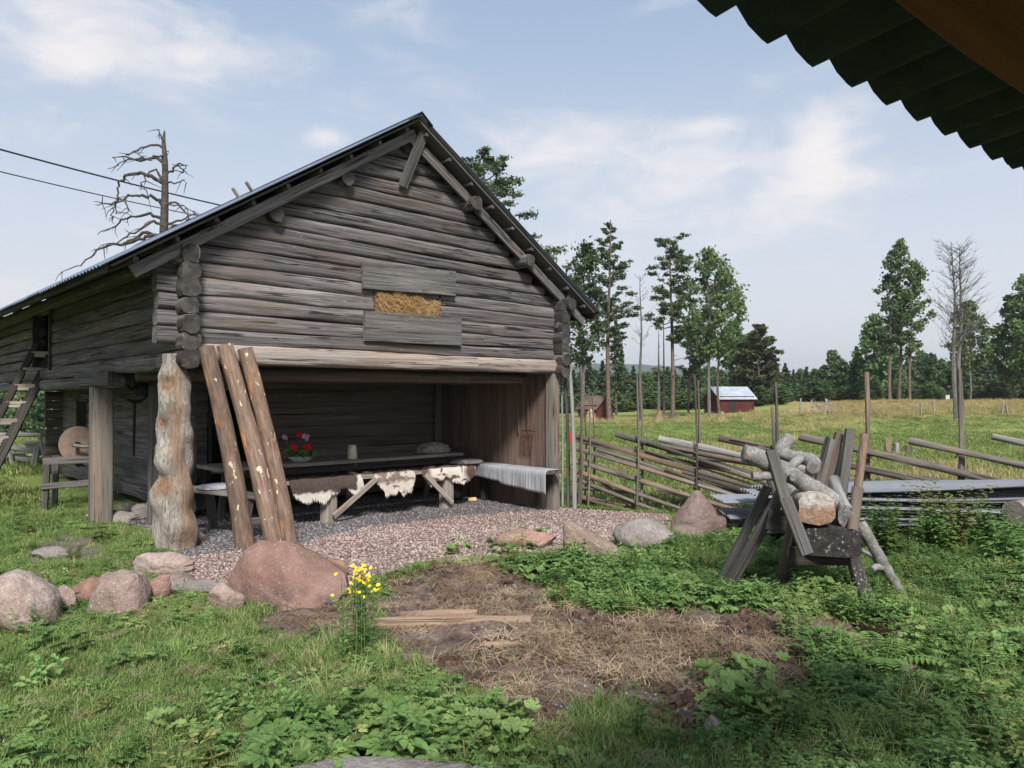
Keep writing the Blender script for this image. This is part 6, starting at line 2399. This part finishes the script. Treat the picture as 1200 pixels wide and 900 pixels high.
# log fence at far left, seen beneath the overhang
def left_fence():
    g = on_ground(30, 548)
    root = empty('log_fence', g, 'low grey fence of stacked slanting logs on crossed stakes left of the barn', 'fence')
    inv = Matrix.Translation(g).inverted()
    d = g.y
    for (x0, y0, x1, y1, w, dd) in ((-40, 509, 76, 510, .10, 0), (-30, 518, 74, 532, .13, .1), (5, 523, 76, 536, .12, -.1), (30, 519, 78, 524, .13, .2), (-20, 534, 70, 541, .13, 0), (-40, 540, 30, 533, .11, .1), (-40, 527, 60, 540, .1, 0)):
        rod('rail', inv @ D(x0, y0, d + dd), inv @ D(x1, y1, d + dd + .3), w, w, M['driftwood'], root, n=8, rough=.05)
    for (x0, y0, x1, y1) in ((3, 547, 13, 508), (16, 547, 6, 508), (42, 547, 50, 506), (55, 549, 47, 510), (38, 545, 44, 522)):
        rod('stake', inv @ D(x0, y0, d - .1), inv @ D(x1, y1, d - .1), .08, .08, M['driftwood'], root, n=7)
    o = rod('slanting_pole', D(54, 503, 24), D(64, 470, 24), .07, .07, M['driftwood'], None, n=6)
    tag(o, 'thin pale pole slanting up in the field beneath the barn overhang', 'pole')


left_fence()

# ------------------------------------------------------------------ ground plants
def arr_mesh(name, polys, tips=None):
    """polys: list of (verts, faces)"""
    V, F = [], []
    for v, f in polys:
        k = len(V); V.extend([tuple(x) for x in v]); F.extend([tuple(i + k for i in g) for g in f])
    return mesh(name, V, F)


def blade(base, az, h, w, bend, r, segs=3):
    d = Vector((math.cos(az), math.sin(az), 0)); s = Vector((-d.y, d.x, 0)) * w
    V, F = [], []
    for i in range(segs):
        u = i / segs
        p = base + d * bend * h * u * u + Vector((0, 0, h * (u - .25 * bend * u * u)))
        ww = s * (1 - u * .6)
        V += [p - ww, p + ww]
    V.append(base + d * bend * h + Vector((0, 0, h * (1 - .3 * bend))))
    for i in range(segs - 1): F.append((2 * i, 2 * i + 1, 2 * i + 3, 2 * i + 2))
    F.append((2 * segs - 2, 2 * segs - 1, 2 * segs))
    return V, F


def leaf(base, d, n, L, w, fold=.25, lobes=0):
    """pointed ovate leaf lying along d with normal n"""
    s = d.cross(n).normalized()
    P = [base, base + d * L * .35 + s * w - n * 0, base + d * L * .7 + s * w * .72, base + d * L - n * L * fold, base + d * L * .7 - s * w * .72, base + d * L * .35 - s * w, base + d * L * .45 - n * w * .35]
    return P, [(0, 1, 6), (1, 2, 6), (2, 3, 6), (3, 4, 6), (4, 5, 6), (5, 0, 6)]


def mk_lawn(seed, n=26, rad=.08, h=(.025, .065), w=.0022, bend=(.2, 1.2)):
    r = random.Random(seed)
    return arr_mesh('lawn', [blade(Vector((r.gauss(0, rad * .5), r.gauss(0, rad * .5), -.005)), r.uniform(0, 6.28), r.uniform(*h), w * r.uniform(.7, 1.4), r.uniform(*bend), r) for _ in range(n)])


def mk_weed(seed, h=.2, stems=5, L=.055, w=.017, spread=.08):
    r = random.Random(seed)
    out = []
    for _ in range(stems):
        b = Vector((r.gauss(0, spread * .6), r.gauss(0, spread * .6), 0))
        hh = h * r.uniform(.5, 1.1)
        lean = Vector((r.gauss(0, .25), r.gauss(0, .25), 0)) * hh
        top = b + lean + Vector((0, 0, hh))
        V, F = tube_arrays([b, b.lerp(top, .5) + Vector((0, 0, hh * .05)), top], [.0022, .0018, .001], 3)
        out.append((V, F))
        nl = max(3, int(hh / .032))
        for k in range(nl):
            u = (k + 1) / nl
            p = b.lerp(top, u)
            az = k * 1.57 + r.uniform(-.5, .5)
            for q in (0, math.pi):
                a = az + q
                d = Vector((math.cos(a), math.sin(a), r.uniform(-.1, .45))).normalized()
                n = Vector((-d.x * d.z, -d.y * d.z, 1)).normalized()
                sz = L * r.uniform(.7, 1.15) * (1.15 - .55 * u)
                out.append(leaf(p, d, n, sz, sz * .30, .2))
    return arr_mesh('weed', out)


def mk_divided(seed, h=.14, n=7, L=.09):
    """goutweed / cow parsley: leaf stalks each bearing three-by-three leaflets"""
    r = random.Random(seed)
    out = []
    for _ in range(n):
        az = r.uniform(0, 6.28); d = Vector((math.cos(az), math.sin(az), 0))
        hh = h * r.uniform(.4, 1.1)
        b = Vector((r.gauss(0, .03), r.gauss(0, .03), 0))
        p = b + d * hh * r.uniform(.3, .9) + Vector((0, 0, hh))
        out.append(tube_arrays([b, b.lerp(p, .5) + Vector((0, 0, hh * .12)), p], [.002, .0016, .001], 3))
        n_ = Vector((-d.x * .2, -d.y * .2, 1)).normalized()
        for (rot, sc, off) in ((0, 1, .4), (.9, .75, .15), (-.9, .75, .15)):
            dd = Vector((math.cos(az + rot), math.sin(az + rot), r.uniform(-.25, .15))).normalized()
            q = p + dd * L * off * .5
            for (r2, s2) in ((0, 1), (.75, .65), (-.75, .65)):
                a = az + rot + r2
                d3 = Vector((math.cos(a), math.sin(a), r.uniform(-.3, .1))).normalized()
                out.append(leaf(q, d3, n_, L * .62 * sc * s2, L * .17 * sc * s2 * 1.1, .12))
    return arr_mesh('divided', out)


def mk_mantle(seed, n=7, rad=.045, h=.10):
    """round lobed leaves on stalks"""
    r = random.Random(seed)
    out = []
    for _ in range(n):
        az = r.uniform(0, 6.28); d = Vector((math.cos(az), math.sin(az), 0))
        hh = h * r.uniform(.4, 1.15)
        p = Vector((r.gauss(0, .04), r.gauss(0, .04), 0)) + d * .05 * r.random() + Vector((0, 0, hh))
        out.append(tube_arrays([Vector((0, 0, 0)), p], [.002, .0015], 3))
        nrm = Vector((r.gauss(0, .3), r.gauss(0, .3), 1)).normalized()
        a = nrm.orthogonal().normalized(); b = nrm.cross(a)
        R0 = rad * r.uniform(.6, 1.25)
        V = [p - nrm * R0 * .2]
        m = 28
        for k in range(m):
            t = 2 * math.pi * k / m
            if abs(t - math.pi) < .12: rr = R0 * .25
            else: rr = R0 * (.86 + .16 * abs(math.cos(3.5 * t)) + .04 * (k % 2))
            V.append(p + (a * math.cos(t) + b * math.sin(t)) * rr + nrm * R0 * .10 * math.cos(7 * t))
        out.append((V, [(0, 1 + k, 1 + (k + 1) % m) for k in range(m)]))
    return arr_mesh('mantle', out)


def mk_fern(seed, n=7, L=.26):
    r = random.Random(seed)
    out = []
    for i in range(n):
        az = i * 6.28 / n + r.uniform(-.3, .3); d = Vector((math.cos(az), math.sin(az), 0)); s = Vector((-d.y, d.x, 0))
        l = L * r.uniform(.7, 1.1)
        prev = Vector((0, 0, 0))
        for k in range(1, 13):
            u = k / 12
            p = d * l * u * .85 + Vector((0, 0, l * (.75 * u - .55 * u * u)))
            out.append(tube_arrays([prev, p], [.0015, .0013], 3)); prev = p
            w = l * .30 * math.sin(min(1, u * 1.6 + .1) * 1.57) * (1 - u) ** .5 + .005
            for q in (-1, 1):
                dd = (s * q + d * .35 + Vector((0, 0, -.15))).normalized()
                out.append(leaf(p, dd, Vector((0, 0, 1)), w, l * .033, .1))
    return arr_mesh('fern', out)


def mk_straw(seed, n=34, rad=.10, flat=.15, L=(.05, .16), w=.0013):
    r = random.Random(seed)
    V, F = [], []
    for _ in range(n):
        p = Vector((r.gauss(0, rad * .6), r.gauss(0, rad * .6), r.uniform(0, .018)))
        a = r.uniform(0, 6.28); l = r.uniform(*L)
        d = Vector((math.cos(a), math.sin(a), r.gauss(0, flat))).normalized()
        s = Vector((-d.y, d.x, 0)).normalized() * w * r.uniform(.7, 1.5)
        k = len(V)
        c = Vector((r.gauss(0, .012), r.gauss(0, .012), r.uniform(0, .02)))
        V += [p - d * l / 2 - s, p - d * l / 2 + s, p + c + s, p + c - s, p + d * l / 2 + s * .5, p + d * l / 2 - s * .5]
        F += [(k, k + 1, k + 2, k + 3), (k + 3, k + 2, k + 4, k + 5)]
    return mesh('straw', V, F)


def mk_peb(seed):
    me = rock_mesh(.5, .4, .34, seed, 8, 1, .05)
    return me


t = NT('pebbles', .9, .2)
_r = t.rand()
c_ = t.ramp(_r, [(0, (.21, .14, .12)), (.25, (.36, .25, .215)), (.5, (.44, .33, .29)), (.75, (.27, .225, .205)), (1, (.47, .39, .35))])
M['pebble'] = t.done(c_)
t = NT('pebbles_grey', .9, .2)
c_ = t.ramp(t.rand(), [(0, (.11, .105, .105)), (.5, (.19, .18, .18)), (1, (.31, .30, .30))])
M['pebble_grey'] = t.done(c_)

lawn = make_coll('lawn_clump', [(mk_lawn(i), M['grass']) for i in range(5)])
tuft = make_coll('grass_tuft', [(mk_lawn(20 + i, 44, .06, (.09, .24), .0026, (.2, 1.0)), M['grass']) for i in range(4)])
weeds = make_coll('weed_plant', [(mk_weed(30, .10, 7), M['weed']), (mk_weed(31, .17, 6), M['weed']), (mk_divided(32, .10, 9), M['weed']), (mk_divided(33, .15, 9, .11), M['weed']),
                                 (mk_divided(34, .07, 8, .07), M['weed_pale']), (mk_weed(35, .24, 5, .065), M['weed'])])
low = make_coll('low_leaf', [(mk_divided(40, .03, 8, .045), M['weed']), (mk_mantle(41, 6, .014, .03), M['weed_pale']), (mk_weed(42, .04, 5, .03, .01), M['weed_pale'])])
mant = make_coll('mantle_plant', [(mk_mantle(50 + i, 8, .042, .11), M['weed_pale']) for i in range(3)])
straw = make_coll('straw_wisp', [(mk_straw(60 + i), M['straw']) for i in range(4)])
peb = make_coll('pebble_stone', [(mk_peb(70 + i), M['pebble']) for i in range(5)])
pebg = make_coll('grey_pebble', [(mk_peb(80 + i), M['pebble_grey']) for i in range(4)])
meadow = make_coll('meadow_tuft', [(mk_lawn(90 + i, 30, .22, (.12, .42), .008, (.1, .6)), M['meadow']) for i in range(3)])
meadow_g = make_coll('meadow_green', [(mk_lawn(95 + i, 30, .25, (.04, .12), .008, (.3, 1.1)), M['pasture']) for i in range(3)])

BARN_L = np.array([[ex.x, ex.y], [ey.x, ey.y]])


def candidates(n, x0, x1, y0, y1, wedge=True, seed=1, power=1.0):
    r = np.random.default_rng(seed)
    y = y0 + (y1 - y0) * r.random(n) ** power
    if wedge:
        x = (r.random(n) * 2 - 1) * (y * .84 + .6)
    else: x = x0 + (x1 - x0) * r.random(n)
    m = (x > x0) & (x < x1)
    return x[m], y[m]


def in_barn(x, y):
    q = (np.stack([x, y], 1) - np.array([BO.x, BO.y])) @ BARN_L.T
    return (q[:, 0] > -.12) & (q[:, 0] < 5.75) & (q[:, 1] > .15) & (q[:, 1] < 11)


def scatter(name, x, y, coll, ncoll, s0, s1, label, cat, seed=2, tilt=.18, squash=(.8, 1.2), pick=None, lift=0.0, kindx=None):
    r = np.random.default_rng(seed)
    n = len(x)
    z = gh(x, y) + lift
    rot = np.stack([r.normal(0, tilt, n), r.normal(0, tilt, n), r.uniform(0, 6.28, n)], 1)
    s = r.uniform(s0, s1, n) if not isinstance(s0, np.ndarray) else s0 * r.uniform(.8, 1.2, n)
    S = np.stack([s, s, s * r.uniform(*squash, n)], 1)
    idx = r.integers(0, ncoll, n) if pick is None else pick
    return gn_scatter(name, np.stack([x, y, z], 1), rot, S, idx, coll, label=label, cat=cat)


def sdm(poly, x, y): return poly_sd(np.stack([x, y], 1), poly)


def soil_d(x, y): return np.maximum.reduce([sdm(q, x, y) for q in (SOIL, SOIL2, SOIL3)])


FIREX, FIREY = -.50, 2.30


def ok_grass(x, y, marg=0.0, r=None):
    r = r if r is not None else np.random.default_rng(9)
    g = sdm(GRAVEL, x, y); s = soil_d(x, y); tk = sdm(TRACK, x, y)
    nz = (vnoise(x, y, 6, 31) - .5) * .2
    keep = (g + nz * .5 < -marg + .03) & (s + nz < .02 - marg)
    keep &= ~((tk + nz > 0) & (r.random(len(x)) < .8))
    keep &= np.hypot(x - FIREX, y - FIREY) > .86
    # patchy thin lawn at left
    dry = sdm(DRYL, x, y) > 0
    keep &= ~(dry & (r.random(len(x)) < .5))
    bx, by = gpt(1030, 740); keep &= ~((np.hypot((x - bx) / 1.0, (y - by) / 1.5) < .17))
    fx, fy = gpt(1040, 782); keep &= ~((np.hypot(x - fx, y - fy) < .26) & (r.random(len(x)) < .7))
    b = in_barn(x, y)
    q = (np.stack([x, y], 1) - np.array([BO.x, BO.y])) @ BARN_L.T
    leftlean = (q[:, 0] < .75) & (q[:, 1] > 1.0)       # weeds creep in under the left overhang
    keep &= ~b | leftlean
    return keep


# lawn everywhere near
x, y = candidates(82000, -9.5, 10, 2.5, 14, seed=11, power=.85)
k = ok_grass(x, y); x, y = x[k], y[k]
scatter('grass', x, y, lawn, 5, .55, 1.1, 'short trodden grass covering the yard in the foreground', 'grass', seed=12)
x, y = candidates(2000, -9, 10, 2.6, 11, seed=91, power=.85)
k = ok_grass(x, y) & (vnoise(x, y, 1.2, 92) > .5); x, y = x[k], y[k]
scatter('cut_grass', x, y, straw, 4, .4, .75, 'pale cut and withered blades lying over the lawn', 'dead grass', seed=93, lift=.02)
# low broad leaves in the lawn
x, y = candidates(9000, -9, 10, 2.5, 12, seed=13, power=.8)
k = ok_grass(x, y) & (vnoise(x, y, 1.6, 33) > .5); x, y = x[k], y[k]
scatter('clover', x, y, low, 3, .8, 1.6, 'small clover-like leaves growing through the lawn', 'ground cover', seed=14)
# lush weeds: right side, along the gravel's lower edge, around the sawhorse and the sheets
x, y = candidates(58000, -9, 10, 2.6, 9.6, seed=15, power=.85)
r_ = np.random.default_rng(16)
px_ = 600 + 900 * x / y
py_ = HZ + 900 * (1.6 - gh(x, y)) / y
zone = sstep(px_, 560, 700) * sstep(py_, 615, 650) * (1 - sstep(py_, 735, 850) * (1 - sstep(px_, 780, 980)))
zone = zone * (.35 + .65 * (1 - sstep(py_, 700, 790)))
zone = np.maximum(zone, .22 * sstep(px_, 280, 360) * (1 - sstep(px_, 580, 640)) * sstep(py_, 825, 860))
zone = np.maximum(zone, .55 * sstep(px_, 430, 520) * sstep(py_, 640, 660) * (1 - sstep(py_, 690, 720)))
zone = np.maximum(zone, .8 * sstep(-px_, -200, -60) * (1 - sstep(py_, 575, 600)))
dens = zone * (.30 + .9 * vnoise(x, y, 1.5, 35)) + .018
k = ok_grass(x, y, .02) & (r_.random(len(x)) < dens * .60); x, y = x[k], y[k]
hgtv = .38 + .95 * vnoise(x, y, 1.4, 36) ** 2 + .25 * (vnoise(x, y, 5, 37) > .72)
hgtv = hgtv * np.clip(-sdm(GRAVEL, x, y) / .6, .4, 1) * (1 + .45 * np.exp(-(((x - 2.35) / .75) ** 2 + ((y - 5.75) / .45) ** 2)))
scatter('weeds', x, y, weeds, 6, hgtv, None, 'thick green weeds with divided and nettle-like leaves round the sawhorse', 'weeds', seed=17, tilt=.22)
# long grass tufts
x, y = candidates(9000, -9, 10, 2.6, 13, seed=18, power=.8)
px_ = 600 + 900 * x / y; py_ = HZ + 900 * 1.6 / y
z1 = np.exp(-(((px_ - 720) / 60) ** 2 + ((py_ - 850) / 40) ** 2)) + .8 * np.exp(-(((px_ - 420) / 70) ** 2 + ((py_ - 780) / 45) ** 2)) + .5 * np.exp(-(((px_ - 150) / 50) ** 2 + ((py_ - 640) / 12) ** 2)) \
    + .7 * np.exp(-(((px_ - 950) / 120) ** 2 + ((py_ - 850) / 40) ** 2)) + .5 * sstep(-px_, -120, 0) * (1 - sstep(py_, 620, 650)) + .4 * np.exp(-(((px_ - 1080) / 120) ** 2 + ((py_ - 790) / 50) ** 2))
z1 = z1 + .22 * sstep(px_, 640, 760) * (vnoise(x, y, 1.3, 39) > .5)
k = ok_grass(x, y) & (r_.random(len(x)) < .05 + z1); x, y = x[k], y[k]
scatter('long_grass', x, y, tuft, 4, .45, 1.0, 'longer tufts of bright green grass', 'grass', seed=19)
# lady's-mantle-like leaves at bottom centre
pts = []
rr = random.Random(23)
for (cx, cy, sx, sy, n) in ((520, 872, 45, 16, 26), (310, 866, 40, 12, 14), (455, 862, 40, 16, 14), (860, 815, 22, 14, 14), (870, 800, 18, 8, 6), (600, 640, 40, 10, 10), (1090, 740, 60, 20, 14), (560, 858, 40, 18, 12)):
    for _ in range(n):
        p = on_ground(rr.gauss(cx, sx), min(895, rr.gauss(cy, sy))); pts.append((p.x, p.y))
pts = np.array(pts)
k = np.hypot(pts[:, 0] - FIREX, pts[:, 1] - FIREY) > .9
scatter('broad_leaf_plants', pts[k, 0], pts[k, 1], mant, 3, .55, 1.1, 'clusters of pale round lobed leaves near the stone rim', 'weeds', seed=24)
# straw and dead grass on the soil
x, y = candidates(20000, -4, 4, 2.9, 9, seed=25)
s = soil_d(x, y); hp = sdm(HAYP, x, y)
k = ((s > -.10) & (r_.random(len(x)) < .02 + .34 * sstep(vnoise(x, y, 2.2, 40), .4, .85))) | ((hp > 0) & (r_.random(len(x)) < .08 + .55 * sstep(vnoise(x, y, 1.6, 44), .35, .7))); k &= (s > -.12); x, y = x[k], y[k]
scatter('dead_grass', x, y, straw, 4, .7, 1.3, 'matted dry straw and dead grass on the bare soil', 'dead grass', seed=26, lift=.004)
# sparse green shoots on the soil
x, y = candidates(900, -4, 4, 2.9, 8, seed=27)
k = (soil_d(x, y) > 0) & (r_.random(len(x)) < .4); x, y = x[k], y[k]
scatter('seedlings', x, y, lawn, 5, .5, 1.2, 'thin green shoots coming up on the bare soil', 'grass', seed=28)
# small stones on the soil
x, y = candidates(16000, -4, 4, 2.9, 9, seed=29)
k = (soil_d(x, y) > 0) & (r_.random(len(x)) < .06 + .9 * (vnoise(x, y, 1.7, 41) > .62)); x, y = x[k], y[k]
scatter('grit', x, y, pebg, 4, .012, .03, 'small grey stones scattered over the bare soil', 'gravel', seed=30, tilt=1.5)
t = NT('soil_clod', .98, .05)
c_ = t.ramp(t.noise(t.tc.outputs['Object'], 3, 6, .7), [(.3, (.035, .022, .016)), (.6, (.10, .065, .048)), (.8, (.17, .12, .09))])
M['clod'] = t.done(t.hsv(c_, .5, 1, t.math('MULTIPLY_ADD', t.rand(), .6, .7)))
clod = make_coll('clod_piece', [(rock_mesh(.5, .5, .4, 110 + i, 5, 2, .35), M['clod']) for i in range(4)])
x, y = candidates(30000, -4, 4, 2.9, 9, seed=61)
k = (soil_d(x, y) > -.03) & (r_.random(len(x)) < .8 * sstep(vnoise(x, y, 2.6, 62), .3, .7)); x, y = x[k], y[k]
scatter('soil_clods', x, y, clod, 4, .015 + .075 * np.random.default_rng(63).random(len(x)) ** 3, None, 'dark crumbs and clods of bare soil', 'soil', seed=64, tilt=1.0)
# brush and dead grass under the fence
x, y = candidates(5000, 1.2, 9.5, 9.5, 13.5, seed=65)
k = (sdm(GRAVEL, x, y) < -.2) & (vnoise(x, y, 1.0, 66) > .55); x, y = x[k], y[k]
scatter('fence_litter', x, y, straw, 4, 1.2, 2.4, 'dead grass and twigs lying under the pole fence', 'dead grass', seed=67)
# gravel
x, y = candidates(98000, -7, 3, 5, 13.5, seed=31)
g = sdm(GRAVEL, x, y); inn = sdm(INNER, x, y)
wob = (vnoise(x, y, 5, 42) - .5) * .14
k = (g + wob > -.02) & (inn + wob < .03)
scatter('pink_gravel', x[k], y[k], peb, 5, .014 + .028 * np.random.default_rng(71).random(int(k.sum())) ** 2.5, None, 'pinkish crushed stone spread in front of the barn', 'gravel', seed=32, tilt=1.5)
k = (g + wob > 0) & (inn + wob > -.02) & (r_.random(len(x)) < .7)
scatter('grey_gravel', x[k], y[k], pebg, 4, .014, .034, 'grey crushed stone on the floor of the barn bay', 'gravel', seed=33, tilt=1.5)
# meadow beyond the fence
r2 = np.random.default_rng(50)
n = 26000
d = 12.0 + 48 * r2.random(n) ** 1.5
x = d * (r2.uniform(-.72, .75, n)); y = d
k = ~in_barn(x, y) & ~((x < 1.6) & (y < 14) & (x > -7)); x, y = x[k], y[k]
kk = vnoise(x, y, .25, 51) + .25 * vnoise(x, y, 1.2, 52) > .92
scatter('field_grass', x[~kk], y[~kk], meadow_g, 3, .8, 1.5, 'green pasture grass of the field behind the fence', 'grass', seed=53)
scatter('dry_field_grass', x[kk], y[kk], meadow, 3, .45, .9, 'patches of yellowish dry grass in the field', 'grass', seed=54)
n = 9000
d = r2.uniform(44, 84, n); x = d * r2.uniform(.05, .75, n); y = d
k = ((x > .34 * y + 4) & (y > 54) & (y < 80)) | ((y > 50) & (y < 64) & (r2.random(n) < .3)) ; x, y = x[k], y[k]
scatter('tall_dry_grass', x, y, meadow, 3, .6, 1.2, 'tall straw-coloured grass along the far edge of the field', 'grass', seed=55)

# ------------------------------------------------------------------ single plants one can point at
def flower_weed():
    for (px, py, h, n, lab) in ((425, 768, .52, 13, 'yellow-flowering ragwort clump at the edge of the soil'), (407, 770, .50, 6, 'slim yellow-tipped ragwort stem left of the main clump')):
        g = on_ground(px, py)
        r = random.Random(px)
        root = empty('ragwort', g, lab, 'flowering plant')
        sm, lf, fl = [], [], MB()
        for _ in range(n):
            b = Vector((r.gauss(0, .04), r.gauss(0, .04), 0)); hh = h * r.uniform(.75, 1.1); tp = b + Vector((r.gauss(0, .022), r.gauss(0, .02), hh))
            sm.append(tube_arrays([b, b.lerp(tp, .5) + Vector((r.gauss(0, .01), 0, 0)), tp], [.003, .0025, .0015], 4))
            for k in range(26):
                u = r.uniform(.05, .92); a = r.uniform(0, 6.28); d = Vector((math.cos(a), math.sin(a), r.uniform(.1, .9))).normalized()
                lf.append(leaf(b.lerp(tp, u), d, Vector((-d.x, -d.y, 1)).normalized(), r.uniform(.03, .06), .006, .1))
            for _ in range(r.randint(2, 4) if n > 6 else 1):
                c = tp + Vector((r.gauss(0, .022), r.gauss(0, .02), r.uniform(-.03, .01)))
                up = Vector((r.gauss(0, .4), -.5, .8)).normalized()
                disc_flower(fl, c, r.uniform(.010, .017), r, 8, up)
        link('stem', arr_mesh('stem', sm), M['weed'], root); link('leaves', arr_mesh('leaves', lf), M['weed'], root)
        fl.build('flower', M['yellow_petal'], root, smooth=False)['kind'] = 'stuff'


flower_weed()


def tall_weed(px, py, h, seed, lab, mat='weed', stems=8, L=.075, spread=.12, d=None):
    g = on_ground(px, py) if d is None else D(px, py, d)
    if d is not None: g.z = ghp(g.x, g.y)
    root = empty('tall_weed', g, lab, 'weed')
    stems = int(stems * 1.8); L *= 1.15
    link('foliage', mk_weed(seed, h, stems, L, .02, spread), M[mat], root)
    return root


tall_weed(1034, 655, .55, 201, 'bushy pale-tipped nettle between sawhorse and sheet pile', 'weed_pale', 16, .07, .15, 7.4)
tall_weed(1108, 650, .62, 202, 'tall nettle in front of the middle of the sheet pile', 'weed', 14, .08, .13, 7.5)
tall_weed(1090, 655, .40, 207, 'shorter nettle left of the tall one by the sheet pile', 'weed', 10, .08, .12, 7.4)
tall_weed(1150, 650, .42, 203, 'leafy nettle in front of the right half of the sheet pile', 'weed', 12, .08, .18, 7.5)
tall_weed(1185, 665, .35, 204, 'low leafy weed in front of the round log end', 'weed', 14, .08, .2, 6.9)
tall_weed(608, 652, .38, 205, 'thin upright weed in front of the low salmon slab', 'weed_pale', 3, .05, .04)
tall_weed(672, 655, .22, 206, 'leafy weed at the foot of the wedge-shaped boulder', 'weed', 8, .05, .08)
tall_weed(930, 750, .34, 208, 'pale bushy weed in front of the sawhorse leg', 'weed_pale', 14, .04, .09)
for (px, py, L, seed, lab) in ((1035, 778, .40, 301, 'large fern beside the dark burrow in the right foreground'), (1060, 800, .25, 302, 'smaller fern below the large one')):
    g = on_ground(px, py)
    root = empty('fern', g, lab, 'fern'); link('fronds', mk_fern(seed, 12, L), M['weed_pale'], root)
# dry upright stalks
for (px, py, h, lean, lab) in ((700, 800, .22, -.08, 'leftmost thin brown dead stalk on the straw'), (713, 782, .20, .0, 'faint brown dead stalk behind the others'), (731, 808, .26, .03, 'tallest brown dead stalk by the green tuft'), (727, 812, .20, .02, 'short dead stalk leaning on the tallest one')):
    g = on_ground(px, py)
    o = rod('dead_stalk', g, g + Vector((lean, 0, h)), .009, .009, M['bark'], None, n=6, seg=6, taper=.5, bend=.01)
    tag(o, lab, 'stalk', 'dead stalks on the straw')
g = on_ground(1030, 737)
mb = MB(); mb.lathe([(.19, .0), (.16, .02), (.12, .005), (.07, -.03), (.0, -.045)], 24)
o = mb.build('burrow', M['soil_hole'], None, M=Matrix.Translation(g + Vector((0, 0, .03))))
tag(o, 'dark round burrow hole in the weeds below the sawhorse', 'hole')


# ------------------------------------------------------------------ thin summer haze over the whole place
def haze():
    mb = MB(); mb.box((-4600, -90, -24), (4600, 5200, 190))
    t = bpy.data.materials.new('haze'); t.use_nodes = True
    nt = t.node_tree; nt.nodes.clear()
    out = nt.nodes.new("ShaderNodeOutputMaterial"); v = nt.nodes.new("ShaderNodeVolumePrincipled")
    v.inputs['Color'].default_value = (.86, .90, .96, 1); v.inputs['Density'].default_value = .00028; v.inputs['Anisotropy'].default_value = .2
    nt.links.new(v.outputs[0], out.inputs['Volume'])
    o = mb.build('haze', t, None, smooth=False)
    tag(o, kind='stuff')


haze()
